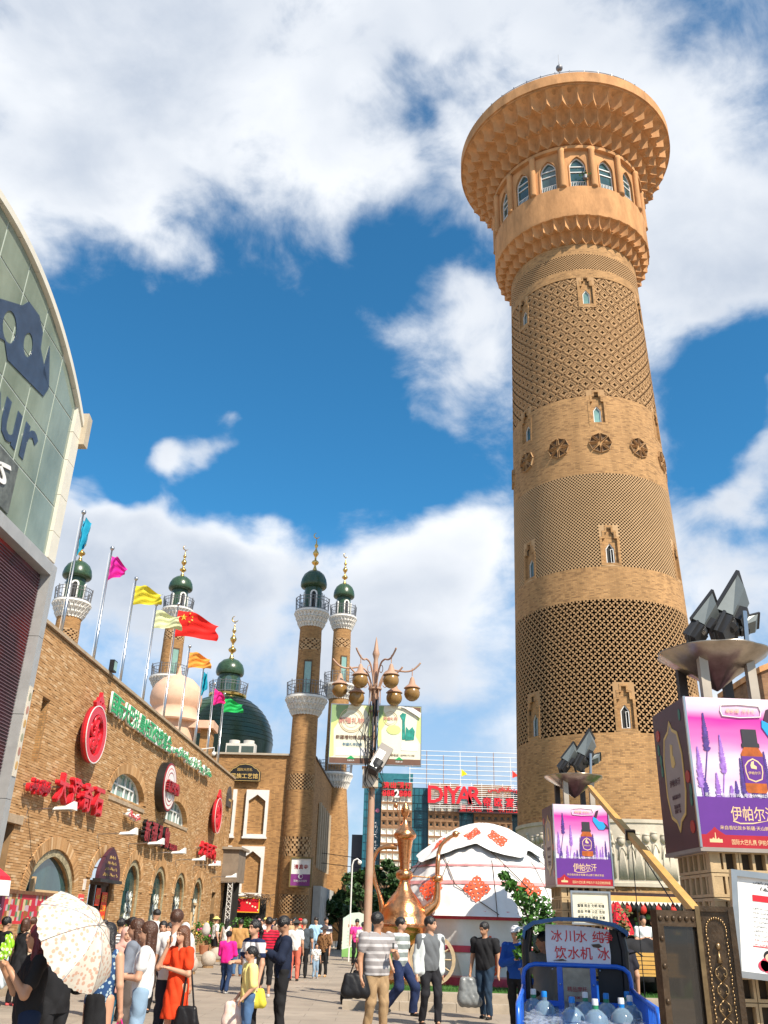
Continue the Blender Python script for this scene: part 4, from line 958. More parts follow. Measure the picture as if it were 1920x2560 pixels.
word_sign('green_script_sign', 'green Arabic script sign with white edges beside the green Chinese lettering', shape('خەلقئارا چوڭ بازار زىياپەتخانىسى'), -10.6, 7.72, 7.6, .55, GREEN, WPAINT, bold=.03)
sign_row('red_shop_sign', 'red 大漠奇石 lettering over the large arched shop window', '大漠奇石', -25.6, -21.6, 4.68, .80, RED, RED, y=-.2, bold=.028)
word_sign('red_script_sign', 'small red Arabic script sign just before the red 大漠奇石 letters', shape('قۇملۇق تېشى'), -26.6, 4.5, 1.35, .42, REDD, RED, bold=.03)
sign_row('black_red_shop_sign', 'dark red Chinese letters on black backs above the tall arches', '新疆礼物', -17.0, -13.3, 4.35, .78, REDD, BLACK, y=-.22, bold=.024)
word_sign('orange_script_sign', 'small orange red script between the lunette windows above a wall lamp', shape('شىنجاڭ'), -18.2, 4.7, 1.4, .32, RED, WPAINT)
word_sign('small_red_word', 'short row of little dark red letters at the end of the black and red sign', '精品超市', -12.4, 4.1, 1.3, .26, REDD, BLACK)
sign_row('far_red_sign', 'far red lettering near the end of the arcade below the third medallion', '大漠奇石', -7.7, -4.1, 4.45, .62, RED, RED, bold=.024)
word_sign('far_script_sign', 'little orange script under the far red lettering', shape('دۇكىنى بازار'), -3.6, 4.05, 1.5, .24, RED, WPAINT)
def medallion(x, z, rx, rz, label, s=1.):
    t = wthing('red_medallion', label, 'sign', x, z, 0)
    G().plate(ellipse(0, 0, rx, rz, 40), [], -.26, -.2).obj('back_disc', REDD, t)
    G().plate(ellipse(0, 0, rx, rz, 40), [ellipse(0, -.02*rz, rx*.68, rz*.72, 36)], -.36, -.262).obj('rim', RED, t)
    G().plate(ellipse(0, 0, rx*1.012, rz*1.012, 40), [ellipse(0, 0, rx*.975, rz*.978, 40)], -.366, -.35).obj('white_edge', WPAINT, t)
    g = G()
    g.plate([(-.42*rx, rz*.93), (-.5*rx, rz*1.06), (-.38*rx, rz*1.14), (-.28*rx, rz*1.12), (-.2*rx, rz*1.3), (-.05*rx, rz*1.34), (0, rz*1.52), (.12*rx, rz*1.36), (.25*rx, rz*1.28), (.32*rx, rz*1.14), (.45*rx, rz*1.15), (.5*rx, rz*1.02), (.42*rx, rz*.93)], [ellipse(-.1*rx, rz*1.14, rx*.07, rz*.06, 8), ellipse(.14*rx, rz*1.12, rx*.07, rz*.06, 8)], -.36, -.25); g.obj('crest', RED, t)
    sw = G(); cur = []
    def spiral(cx, cz, r0, r1, a0, a1, n=14): return [(cx+(r0+(r1-r0)*i/n)*rx*math.cos(a0+(a1-a0)*i/n), -.31, cz+(r0+(r1-r0)*i/n)*rz*math.sin(a0+(a1-a0)*i/n)) for i in range(n+1)]
    for a in ((0, .35*rz, .36, .08, .4, 5.6), (-.2*rx, .12*rz, .3, .06, 2.5, 7.5), (.2*rx, .1*rz, .30, .05, 0, -5), (0, -.15*rz, .42, .12, 3.4, 6.6), (-.2*rx, -.42*rz, .25, .05, 1, 6.5), (.18*rx, -.3*rz, .34, .06, 4.5, -.5)): sw.tube(spiral(*a), .062*s, 6)
    sw.tube([(0, -.31, -.6*rz), (.1*rx, -.31, -.2*rz), (-.08*rx, -.31, .15*rz), (.1*rx, -.31, .5*rz)], .07*s, 6)
    sw.obj('scrollwork', RED, t, True)
    for xx in (-.5, .5): G().box(xx*rx-.02, xx*rx+.02, -.2, .03, -.02, .02).obj('bracket', IRON, t)
    return t
medallion(-23.55, 6.42, .86, .82, 'big red oval medallion with scrollwork, at the near end of the arcade wall')
medallion(-4.95, 6.10, .80, .80, 'far red oval medallion beside the narrow slit windows')
def round_badge():
    t = wthing('round_badge', 'round white badge with red rings on a black disc between the two lunette windows', 'sign', -14.45, 6.15)
    G().plate(ellipse(0, 0, .98, .92, 40), [], -.30, .02).obj('back_disc', BLACK, t)
    for i, (a, b, m) in enumerate(((.93, .86, REDD), (.86, .74, WPAINT), (.74, .70, RED), (.70, .58, WPAINT), (.58, .53, REDD), (.53, .2, WPAINT))): G().plate(ellipse(0, 0, a, a*.95, 36), [ellipse(0, 0, b, b*.95, 36)], -.33-.004*i, -.3).obj('ring', m, t)
    text('lettering', '新疆礼物', t, REDD, .12, -.02, -.42, .42, .05, .03, w=1.75, hh=.45)
round_badge()
def plaque(): 
    t = wthing('dark_plaque', 'small dark scalloped plaque near the far end of the arcade roof', 'sign', -1.35, 7.35)
    G().plate([(-.45, -.45), (.45, -.45), (.45, .2), (.36, .26), (.3, .42), (.14, .48), (0, .6), (-.14, .48), (-.3, .42), (-.36, .26), (-.45, .2)], [], -.12, .02).obj('board', M('slate', (.05, .045, .045), .5), t); text('lettering', '国际大巴扎', t, GOLDP, 0, -.1, -.13, .14, .004, 0, w=.6)
plaque()
# wall lamps
def wall_lamp(x, z, label, first=[None]):
    if first[0] is None:
        t = wthing('wall_floodlight', label, 'lamp', x, z, 0, 'floodlights on arms along the arcade wall'); first[0] = t
        G().tube([(0, .02, .0), (0, -.75, .05)], .022, 6).obj('arm', STEEL, t); G().tube([(0, .02, -.5), (0, -.0, 0)], .012, 5).obj('conduit', IRON, t)
        g = G(); g.add([(-.17, -.7, .0), (.17, -.7, .0), (.19, -1.2, .02), (-.19, -1.2, .02), (-.15, -.74, .07), (.15, -.74, .07), (.17, -1.02, .10), (-.17, -1.02, .10), (.12, -1.2, .22), (-.12, -1.2, .22)], [(3, 2, 1, 0), (0, 1, 5, 4), (1, 2, 6, 5), (3, 0, 4, 7), (4, 5, 6, 7), (2, 8, 6), (3, 7, 9), (7, 6, 8, 9), (2, 3, 9, 8)]); g.obj('housing', WPAINT, t); G().box(-.13, .13, -1.1, -.76, -.012, -.001).obj('lens', M('grey_lens', (.30, .27, .24), .25), t)
        return t
    c = copy_tree(first[0]); c['label'] = label; c.location = LBM @ Vector((x, 0, z)); return c
for x, z, l in ((-26.6, 3.95, 'white floodlight on an arm beside the big arched shop window'), (-21.0, 3.85, 'white floodlight on an arm above the arched door hood'), (-17.7, 3.82, 'white floodlight over the first tall arch, under the orange script'), (-14.4, 3.75, 'white floodlight over the second tall arch under the dark red letters'), (-10.9, 3.72, 'white floodlight over the third tall arch'), (-7.6, 3.7, 'white floodlight under the far red lettering'), (-3.4, 3.4, 'white floodlight beside the green hanging 5 sign')): wall_lamp(x, z, l)
# door hood and red notices
def door_hood():
    t = wthing('pointed_door_sign', 'dark purple pointed sign covered in pale script over the shop door', 'sign', -19.9, 2.6)
    G().plate(arch(0, 1.05, 0, .1, .95, 8, .4), [], -.22, -.1).obj('board', M('plum_board', (.06, .015, .03), .5), t)
    for i in range(4): text('lettering', shape('خەلقئارا چوڭ بازار')[:12+0*i], t, GOLDP, 0, .14+.17*i, -.23, .12, .004, 0, w=1.5-.3*i, hh=.11)
    G().box(-1.1, 1.1, -.3, -.05, -.1, 0).obj('lintel', BLACK, t); G().box(-.9, -.8, -.2, .0, -.02, .0).obj('bracket', IRON, t)
    for x in (-.5, .5): G().box(x-.02, x+.02, -.1, .35, .3, .34).obj('bracket', IRON, t)
door_hood()
dark_wood = M('dark_wood', (.07, .035, .02), .55, var=.3, vs=5)
def shop_door():
    t = wthing('shop_doorway', 'dark wooden shop doorway hung with orange and red sale notices', 'door', -19.9, 0, 0)
    for x0, x1 in ((-1.12, -1.0), (-.35, -.22), (.25, .38), (1.0, 1.12)): G().box(x0, x1, .1, .25, 0, 2.5).obj('door_post', dark_wood, t)
    G().box(-1.12, 1.12, .1, .28, 2.44, 2.56).obj('door_lintel', dark_wood, t); G().box(.38, 1.0, .14, .2, 0, 2.44).obj('door_leaf', dark_wood, t)
    for nm, x0, x1, z0, z1, tx in (('sale_notice', .42, .97, .95, 2.25, '亏本甩卖\n进口皮草'), ('sale_notice', -.2, .24, 1.85, 2.35, '大减价'), ('sale_notice', -1.1, -.95, 1.0, 2.35, '特价清仓')):
        n_ = G().plate(rect(x0, x1, z0, z1), [], .07, .08).obj(nm, M('vermilion_paper', (.78, .05, .01), .5), t)
        if '\n' in tx:
            for q, s in enumerate(tx.split('\n')):
                for k, ch in enumerate(s): text('lettering', ch, n_, YEL, x1-.16-.26*q, z1-.18-.30*k, .066, .22, .001, .012)
        elif x1-x0 > .3: text('lettering', tx, n_, YEL, (x0+x1)/2, (z0+z1)/2, .066, .15, .001, .01, w=.38)
        else:
            for k, ch in enumerate(tx): text('lettering', ch, n_, YEL, (x0+x1)/2, z1-.2-.3*k, .066, .13, .001, .01)
shop_door()
for x, z, w, h, lab, c in ((-21.65, 1.75, .42, .75, 'red and white printed notice on the wall beside the sale doorway', (.72, .07, .06)), (-21.55, 2.4, .2, .3, 'small white paper notice above the red wall notice', (.7, .62, .55))):
    t = wthing('wall_notice', lab, 'notice', x, z); G().plate(rect(-w/2, w/2, -h/2, h/2), [], -.03, .0).obj('paper', M('notice_paper', c, .6), t)
    for q in range(4):
        if w > .3: G().box(-.16, .16, -.034, -.031, .25-.16*q, .28-.16*q).obj('printed_line', WPAINT, t)
# hanging green 5 sign and lattice porch
def porch():
    t = thing('lattice_porch', 'dark entrance porch with white lattice pillars under a grey box canopy', 'porch', (-7.9, 49.4, 0), -2.2)
    G().box(-.35, .95, -.5, 1.6, 3.3, 4.85).obj('canopy', M('porch_render', (.22, .17, .125), .8, var=.2), t); G().box(-.5, 1.1, -.65, 1.8, 4.85, 4.97).obj('cornice', M('porch_stone', (.30, .24, .18), .8), t)
    for x in (-.42, .5):
        G().box(x, x+.26, -.42, -.12, 0, 4.7 if x < 0 else 3.3).obj('pillar', M('porch_dark', (.05, .04, .035), .6), t); g = G(); zt = 4.6 if x < 0 else 3.25
        n = int(zt/.24)
        for i in range(n):
            z = .1+.24*i
            for s in (-1, 1): g.tube([(x+.13-s*.11, -.45, z), (x+.13+s*.11, -.45, z+.22)], .013, 4)
        g.tube([(x+.02, -.45, .05), (x+.02, -.45, zt)], .014, 4); g.tube([(x+.24, -.45, .05), (x+.24, -.45, zt)], .014, 4)
        g.obj('lattice', WPAINT, t, kind='stuff')
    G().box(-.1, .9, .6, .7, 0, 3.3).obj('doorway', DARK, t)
    s = wthing('number_sign', 'green and white hanging sign with a big white 5 at the arcade corner', 'sign', -1.0, 4.2)
    G().box(-.03, .03, -.75, -.02, -.95, .75).obj('board', WPAINT, s); G().box(-.04, .04, -.66, -.22, -.75, .6).obj('green_panel', GREEN, s)
    mm = Matrix.Translation((-.046, -.44, -.1)) @ Matrix.Rotation(-PI/2, 4, 'Z')
    text('numeral', '5', s, WPAINT, 0, 0, 0, .7, .002, .02, mat=mm, w=.3, hh=.6)
porch()
# slender column building details: flags
FC = [(-26.0, 12.45, (.02, .33, .50), 'limp teal flag at the near end of the roof', 'limp'), (-23.2, 12.45, (.66, .02, .30), 'magenta flag half unfurled, second pole from the glass building', 'tri'), (-20.4, 12.45, (.66, .56, .04), 'bright yellow flag flying from a roof pole', 'fly'),
      (-17.6, 12.45, (.62, .64, .36), 'pale yellow green flag flying beside the red national flag', 'fly'), (-14.6, 13.5, (.72, .02, .015), 'large red flag with yellow stars flying on the tallest roof pole', 'cn'), (-11.9, 12.45, (.85, .34, .06), 'orange flag flying in front of the peach dome', 'fly'),
      (-8.9, 12.3, (.01, .30, .42), 'limp blue flag behind the orange flag', 'limp'), (-6.2, 12.2, (.75, .02, .22), 'small pink flag before the green dome', 'tri'), (-3.6, 12.3, (.02, .42, .10), 'green flag on the last roof pole before the green dome', 'fly')]
for i, (x, zt, c, lab, kd) in enumerate(FC):
    P = LBM @ Vector((x, .25, 8.35)); t = thing('flagpole', 'silver pole with the '+lab.split(' flag')[0]+' flag, '+('by the glass store', 'second from the glass store', 'third along the arcade roof', 'fourth along the arcade roof', 'tallest of the row', 'in front of the peach dome', 'just right of the peach dome', 'second from the far end', 'last at the far end')[i], 'flagpole', tuple(P), 0, 'flagpoles along the arcade roof'); H = zt-8.35
    G().tube([(0, 0, 0), (0, 0, 1.4), (0, 0, 1.42), (0, 0, H)], [.045, .045, .034, .026], 8).obj('pole', STEEL, t, True); G().ball((0, 0, H+.06), .075, 10).obj('finial', STEEL, t, True); G().tube([(-.07, 0, .3), (-.07, 0, H-.1)], .006, 4).obj('halyard', WPAINT, t)
    w, h = {'limp': (.22, 1.15), 'tri': (.55, .85), 'fly': (1.0, .72), 'cn': (1.75, 1.15)}[kd]
    f = thing('flag', lab, 'flag', (P.x+.03, P.y, P.z+H-.18), 0)
    rnd = random.Random(i*3+1); ph = rnd.uniform(0, 6)
    def fn(u, v, w=w, h=h, kd=kd, ph=ph):
        sag = {'fly': .30, 'cn': .36, 'tri': .75, 'limp': .1}[kd]; k = 1-.35*u if kd != 'tri' else 1-.62*u
        return (w*u*(1-.06*math.sin(6*v)), (.10+.12*u)*math.sin(7*u+3.2*v+ph)*min(1, u*3)*(1 if kd != 'limp' else .7)+.03*math.sin(19*v+9*u), -h*v*k-sag*w*u**1.35-.03*math.sin(8*u+ph))
    m = cmat(c, .75); g = G(); g.sheet(fn, 22, 12); o = g.obj('cloth', m, f, True); 
    if kd == 'cn':
        def star(cu, cv, r, nm, a0=0):
            pts = []
            for q in range(10): a = PI/2+PI*q/5+a0; rr = r if q % 2 == 0 else r*.4; p = fn(cu+rr*math.cos(a)/w, cv-rr*math.sin(a)/h); pts.append((p[0], p[1]-.02, p[2]))
            p0 = fn(cu, cv); g = G(); g.add([(p0[0], p0[1]-.02, p0[2])]+pts, [(0, 1+q, 1+(q+1) % 10) for q in range(10)]); g.obj('star', YEL, f)
        star(.17, .26, .17, 'star')
        for cu, cv in ((.33, .10), (.40, .2), (.40, .34), (.33, .45)): star(cu, cv, .06, 'star', .4)
# roof floodlight and camera at the arcade edge
for x, lab in ((-22.4, 'small black floodlight standing on the arcade parapet near the first pole'), (-8.6, 'white camera arm on the arcade parapet')):
    t = wthing('parapet_floodlight' if x < -20 else 'security_camera', lab, 'lamp' if x < -20 else 'camera', x, 8.6)
    if x < -20: G().box(-.16, .16, -.2, -.05, 0, .36).obj('housing', BLACK, t); G().box(-.13, .13, -.21, -.2, .04, .32).obj('lens', GLASSL, t); G().box(-.03, .03, -.12, .1, -.03, .03).obj('bracket', IRON, t)
    else: G().tube([(0, .1, 0), (0, -.6, .1), (0, -.6, -.1)], .025, 6).obj('arm', WPAINT, t); G().ball((0, -.6, -.18), .1, 10).obj('dome', WPAINT, t, True)
# ================================================================== GLASS FRONTED STORE (near left)
def glass_store():
    off = -2.0
    O = LBM @ Vector((-32.8, off, 0)); t = thing('glass_store_building', 'glass fronted store with a curved white roof edge and a dark striped screen below', 'building', tuple(O), LB_RZ)
    def zr(x):   # roof arc
        return 13.35-(7.1-math.sqrt(max(0, 7.1**2-(x+4.3)**2))) if x > -10.5 else 10.
    X1 = -10.4; ZB = 8.2
    # glass panes between mullions, each its own pane
    xs = [-.1-1.08*k for k in range(0, 10)]; zs = [ZB, 9.42, 10.58, 11.55, 12.5, 13.4]
    mul = M('mullion_grey', (.50, .54, .48), .4)
    gl = M('store_glass', (.13, .17, .135), .1, var=.6, vs=.8, spec=.8, stretch=(1, 1, .5), var2=(.27, .33, .27))
    for i in range(len(xs)-1):
        for j in range(len(zs)-1):
            a, b = xs[i+1]+.022, xs[i]-.022; z0, z1 = zs[j]+.022, zs[j+1]-.022
            top = [(x, min(z1, zr(x)-.03)) for x in np.linspace(b, a, 6)]
            if min(q[1] for q in top) <= z0+.02:
                top = [q for q in top if q[1] > z0+.02]
                if len(top) < 2: continue
                G().plate([(top[-1][0], z0), (top[0][0], z0)]+top, [], .0, .03).obj('pane', gl, t); continue
            G().plate([(a, z0), (b, z0)]+top, [], .0, .03).obj('pane', gl, t)
    G().plate([(X1, ZB)]+[(-.05, ZB)]+[(x, zr(x)-.02) for x in np.linspace(-.05, X1, 24)], [], .012, .2).obj('mullion_grid', mul, t)
    # white edge panels on the corner and along the roof arc
    wp = M('cream_panel', (.66, .62, .52), .45, var=.05)
    zz = [8.3, 8.9, 9.75, 10.6, 11.3]
    for k in range(len(zz)-1): G().plate([(-.09, zz[k]+.006), (.30, zz[k]+.006), (.30+.0, zz[k+1]-.006), (-.09, zz[k+1]-.006)], [], -.06, .5).obj('edge_panel', wp, t)
    G().plate([(-.09, 11.31), (.30, 11.31), (.30, 11.72), (-.09, 11.95)], [], -.06, .5).obj('edge_panel', wp, t)
    n = 12
    for k in range(n):
        a0, a1 = .42-(10.6)*k/n, .42-(10.6)*(k+1)/n; pts = [(x, zr(x)+.0) for x in np.linspace(a0, a1+.012, 5)]
        G().plate([(x, z-.02) for x, z in pts]+[(x, z+.13) for x, z in reversed(pts)], [], -.10, 1.2).obj('roof_edge_panel', wp, t)
    G().plate([(.28, 11.2), (.52, 11.2), (.52, 11.95), (.28, 12.0)], [], -.18, 1.2).obj('roof_edge_end', M('panel_side', (.45, .38, .28), .6), t)
    G().plate([(X1, 0)]+[(.28, 0), (.28, 11.5)]+[(x, zr(x)) for x in np.linspace(0, X1, 12)], [], .5, 8).obj('building_body', M('store_side', (.5, .46, .38), .7), t)
    # grey frame round the lower screen
    fr = M('aluminium_frame', (.42, .42, .41), .4, .3)
    for k in range(9):
        G().plate(rect(-.145-1.2*(k+1)+.005, -.145-1.2*k-.005, 7.88, 8.14), [], -.22, .3).obj('frame_panel', fr, t)
    for k in range(5): G().plate(rect(-.14, .10, 8.14-1.55*(k+1)+.005, 8.14-1.55*k-.005), [], -.22, .3).obj('frame_panel', fr, t)
    # striped screen: louvres proud of a dark red picture
    m, nt, p = nodes('screen_picture'); N = nt.nodes; L = nt.links; tc = N.new('ShaderNodeTexCoord'); nz = N.new('ShaderNodeTexNoise'); nz.inputs['Scale'].default_value = .55; nz.inputs['Detail'].default_value = 2; L.new(tc.outputs['Object'], nz.inputs['Vector'])
    r = N.new('ShaderNodeValToRGB'); r.color_ramp.elements[0].position = .40; r.color_ramp.elements[0].color = (.12, .03, .05, 1); r.color_ramp.elements[1].position = .62; r.color_ramp.elements[1].color = (.34, .02, .02, 1); e = r.color_ramp.elements.new(.5); e.color = (.05, .022, .03, 1); L.new(nz.outputs['Fac'], r.inputs[0]); L.new(r.outputs[0], p.inputs['Base Color']); p.inputs['Roughness'].default_value = .5
    G().plate(rect(X1, -.14, .0, 7.9), [], .0, .2).obj('screen_panel', m, t)
    lv = G(); z = 2.0
    while z < 7.8: lv.box(-9.0, -.15, -.03, -.002, z, z+.012); z += .062
    lv.obj('louvre', M('louvre_metal', (.17, .10, .12), .5, .1), t, kind='stuff')
    sw = M('swatch_card', (.6, .54, .44), .6); G().plate(rect(-.10, .06, 3.9, 5.6), [], -.235, -.222).obj('colour_strip', sw, t)
    for q in range(6): G().plate(ellipse(-.02, 4.1+.26*q, .055, .08, 12), [], -.24, -.236).obj('swatch', M('swatch', ((.5, .3, .1), (.4, .2, .15), (.3, .3, .2))[q % 3], .6), t)
    # printed blue lettering and arrow emblem on the glass; a framed script board below
    bl = M('blue_print', (.045, .075, .13), .3, alpha=.78, var=.25, vs=3)
    text('lettering', 'Carrefour', t, bl, -5.15, 10.15, -.012, 1.2, .006, .012, w=7.3, hh=1.15)
    G().plate([(-3.6, 11.2), (-3.35, 10.95), (-1.7, 11.2), (-1.55, 11.5), (-2.25, 12.0), (-2.3, 12.35), (-2.6, 12.55), (-3.1, 12.5), (-3.3, 12.25), (-4.4, 11.6), (-5.4, 11.5), (-5.2, 11.1), (-4.4, 10.9)], [ellipse(-3.55, 11.55, .28, .32, 16), ellipse(-2.75, 11.72, .2, .26, 14)], -.02, -.004).obj('emblem', bl, t)
    G().plate([(-1.95, 11.62), (-1.55, 11.52), (-1.9, 12.3)], [], -.02, -.004).obj('emblem_tip', bl, t)
    G().plate([(-6.6, 12.1), (-5.3, 12.25), (-5.0, 12.5), (-6.6, 12.8)], [], -.02, -.004).obj('emblem_point', WPAINT, t)
    brd = G().plate(rect(-7.6, -2.1, 8.35, 9.35), [], -.05, .0); brd.obj('script_board', M('slate_board', (.10, .11, .10), .5, var=.5, vs=6), t)
    text('script_lettering', shape('كاررېفۇر'), t, WPAINT, -4.2, 8.85, -.07, .7, .01, .02, w=3.6, hh=.65)
glass_store()
# ================================================================== MOSQUE / CRAFT HALL
def craft_hall():
    # the hall front squares up to the street; the flank runs away from the camera
    RZ = -2.2; O = (-4.45, 54.1, 0)
    t = thing('brick_craft_hall', 'tan brick hall with white framed blind windows and a black signboard near its roof', 'building', O, RZ)
    G().plate([(-9, 0), (0, 0), (0, 10.55), (-9, 10.55)], [], .1, .5).obj('wall', BR_F, t)
    G().box(-9, .3, -.05, .6, 10.55, 10.66).obj('coping', M('coping_grey', (.42, .36, .28), .8), t); G().box(-.65, .0, -.12, .4, 0, 10.4).obj('pier', BR_F, t)
    G().box(-9, .2, .5, 27, 10.2, 10.3).obj('roof', MORTAR, t)
    for x0, z0, z1, k in ((-3.15, 5.92, 8.52, 0), (-3.15, 2.8, 5.4, 1), (-5.05, 5.92, 8.52, 2), (-5.05, 2.8, 5.4, 3), (-6.9, 5.92, 8.52, 4)):
        w = 1.32; pkz = z1-.3
        fr = G().plate(rect(x0, x0+w, z0, z1), [[(x0+.16, z0+.14), (x0+w-.16, z0+.14), (x0+w-.16, z1-.62), (x0+w/2, z1-.26), (x0+.16, z1-.62)]], -.10, .10).obj('window_frame', WHITE, t)
        G().plate(rect(x0-.05, x0+w+.05, z0-.1, z0), [], -.14, .1).obj('window_sill', WHITE, t)
    # flank
    A = Matrix.Translation((.75, .3, 0)) @ Matrix.Rotation(PI/2, 4, 'Z')
    sl_ = [rect(3.2+k*1.45, 3.2+k*1.45+.62, 4.7, 8.3) for k in range(8)]
    G().plate([(0, 0), (26, 0), (26, 10.5), (0, 10.5)], sl_+[rect(16.5+k*1.6, 17.1+k*1.6, 4.2, 7.9) for k in range(4)], 0, .4, mat=A).obj('flank_wall', BR_F, t)
    G().plate(rect(0, 26, 4, 8.4), [], .42, .5, mat=A).obj('flank_glass', GLASS, t)
    G().box(0, 26, -.08, .4, 10.5, 10.6, mat=A).obj('flank_coping', M('dark_coping', (.06, .05, .045), .7), t)
    for k in range(7): G().plate(rect(3.9+k*1.45, 4.15+k*1.45, 4.55, 8.4), [], -.16, .0, mat=A).obj('pilaster', M('pilaster_render', (.50, .40, .28), .8), t)
    G().plate(rect(2.6, 12.5, 0, 3.5), [arch(3.3+1.2*k, .14, 1.2, 2.75, 2.95, 4) for k in range(8)], -.5, -.05, mat=A).obj('white_colonnade', M('grey_white_wall', (.52, .50, .46), .8), t)
    G().plate(rect(12.6, 17, 0, 3.1), [], -.7, -.05, mat=A).obj('white_colonnade', WHITE, t)
    # shop front under the first window column
    G().plate(rect(-3.3, -1.5, 0, 2.7), [], .0, .12).obj('shop_opening', DARK, t)
    # signs: separate things
    s = thing('black_signboard', 'black scalloped signboard with gold 民族工艺馆 lettering', 'sign', (O[0]-3.35, O[1]+.1, 9.4), RZ)
    pr = [(-.95, -.42), (.95, -.42), (.95, .14), (.85, .2), (.80, .3), (.6, .38), (.4, .55), (0, .62), (-.4, .55), (-.6, .38), (-.80, .3), (-.85, .2), (-.95, .14)]
    G().plate(pr, [], -.16, -.02).obj('board', BLACK, s); G().plate([(x*.96, z*.95) for x, z in pr], [[(x*.92, z*.9) for x, z in pr]], -.17, -.161).obj('gold_line', GOLDP, s)
    text('lettering', '民族工艺馆', s, GOLDP, 0, -.12, -.175, .32, .006, .012, w=1.6, hh=.3); text('small_lettering', '国际大巴扎', s, GOLDP, 0, .25, -.175, .14, .004, 0, w=.9)
    G().box(-.5, -.45, -.05, .1, 0, .05).obj('bracket', IRON, s); G().box(.45, .5, -.05, .1, 0, .05).obj('bracket', IRON, s)
    s = thing('red_shop_sign', 'bright red shop sign with a gold edge and pale flowers under vines', 'sign', (O[0]-2.55, O[1]-.6, 2.3), RZ)
    G().plate(rect(-.72, .72, -.35, .35), [], 0, .08).obj('board', RED, s); G().plate(rect(-.75, .75, -.38, .38), [rect(-.71, .71, -.34, .34)], -.02, .1).obj('gold_border', YEL, s); text('lettering', '美', s, BLACK, -.52, .0, -.01, .5, .004, .02)
    for q in range(5): G().ball((.05+.16*q, -.012, .12-.09*q+.05*(q % 2)), .05, 8, (1, .2, 1)).obj('printed_flower', M('pale_petals', (.85, .75, .5), .5), s)
    G().box(-.6, -.55, .08, .68, -.02, .02).obj('bracket', IRON, s); G().box(.55, .6, .08, .68, -.02, .02).obj('bracket', IRON, s)
    s = thing('vine_canopy', 'tangled dry vines hanging over the red shop sign', 'plant', (O[0]-2.4, O[1]-.5, 2.75), RZ); g = G(); rnd = random.Random(4)
    for q in range(70):
        x = rnd.uniform(-1.0, 1.1); z = rnd.uniform(-.1, .12); g.tube([(x, rnd.uniform(-.3, .3), z), (x+rnd.uniform(-.4, .4), rnd.uniform(-.3, .3), z+rnd.uniform(-.1, .1)), (x+rnd.uniform(-.3, .3), rnd.uniform(-.3, .3), z-rnd.uniform(0, .5) if x > .7 else z-.1)], .018, 4)
    g.obj('stems', M('dry_vine', (.20, .13, .08), .9), s, kind='stuff')
    s = thing('mosque_entrance_sign', 'framed 清真寺 sign, white above purple, on the base of the front minaret', 'sign', (-4.05, 53.2, 4.05), RZ)
    fm = M('olive_frame', (.16, .12, .04), .5); G().plate(rect(-.62, .62, -.78, .78), [rect(-.54, .54, -.7, .7)], -.08, .1).obj('frame', fm, s); G().plate(rect(-.56, .56, -.1, .72), [], -.03, .05).obj('white_panel', WPAINT, s); pu = M('purple_print', (.22, .035, .20), .5); G().plate(rect(-.56, .56, -.72, -.1), [], -.034, .05).obj('purple_panel', pu, s)
    text('lettering', '清真寺', s, REDD, 0, .28, -.04, .34, .003, .01, w=.8); G().plate(ellipse(0, -.22, .13, .13, 20), [ellipse(.03, -.22, .09, .09, 16)], -.05, -.036).obj('arrow_emblem', WPAINT, s); text('small_lettering', '宗教活动场所', s, WPAINT, 0, -.45, -.045, .1, .003, 0, w=.75)
    # air conditioner
    s = thing('air_conditioner', 'white twin fan air conditioning unit on the hall roof', 'air conditioner', (O[0]-3.95, O[1]+1.6, 10.3), RZ); ac = M('ac_white', (.62, .60, .55), .5)
    G().box(-.9, .9, -.35, .35, .08, 1.1).obj('cabinet', ac, s)
    for x in (-.45, .45): G().lathe([(.33, 1.1), (.34, 1.32), (.26, 1.33), (.25, 1.15)], 20, c=(x, 0)).obj('fan_shroud', ac, s, 40); G().plate(rect(x-.38, x+.38, .2, .95), [], -.36, -.35).obj('grille', M('ac_grille', (.06, .09, .08), .5), s)
craft_hall()
def scallop_ring(t, R0, R1, z0, z1, n, cx=0, cy=0, rows=2, name='scalloped_corbel'):
    """white corbelled balcony: rows of little hanging niches"""
    g = G(); pr = []
    for k in range(rows):
        ra, rb = R0+(R1-R0)*k/rows, R0+(R1-R0)*(k+1)/rows; za, zb = z0+(z1-z0)*k/rows, z0+(z1-z0)*(k+1)/rows; pr += [(ra-.02, za), (ra+.03, za+.02), (rb-.12, zb-.16), (rb-.01, zb-.10), (rb+.02, zb-.02)]
    pr += [(R1+.05, z1), (R1+.05, z1+.12), (R1-.1, z1+.13), (.2, z1+.13)]; g.lathe(pr, 48, c=(cx, cy), cap=False); g.obj('balcony_core', WHITE, t, 30)
    g = G()
    for k in range(rows):
        ra, rb = R0+(R1-R0)*(k+.25)/rows, R0+(R1-R0)*(k+1)/rows; za, zb = z0+(z1-z0)*k/rows-.02, z0+(z1-z0)*(k+1)/rows-.03
        for q in range(n):
            a = 2*PI*(q+.5*(k % 2))/n; w = PI/n*.80
            pt = lambda r, aa, z: (cx+r*math.cos(aa), cy+r*math.sin(aa), z)
            v = [pt(ra+.02, a-w*.3, za), pt(ra+.02, a+w*.3, za), pt(rb+.09, a+w, zb-.02), pt(rb+.09, a-w, zb-.02), pt(ra-.04, a-w*.6, za+.1), pt(ra-.04, a+w*.6, za+.1), pt(rb-.06, a+w, zb), pt(rb-.06, a-w, zb), pt(ra+.02, a, (za+zb)/2+.04)]
            g.add(v, [(0, 1, 8), (1, 2, 8), (2, 3, 8), (3, 0, 8), (0, 4, 5, 1), (1, 5, 6, 2), (0, 3, 7, 4)])
    g.obj(name, WHITE, t, kind='stuff')
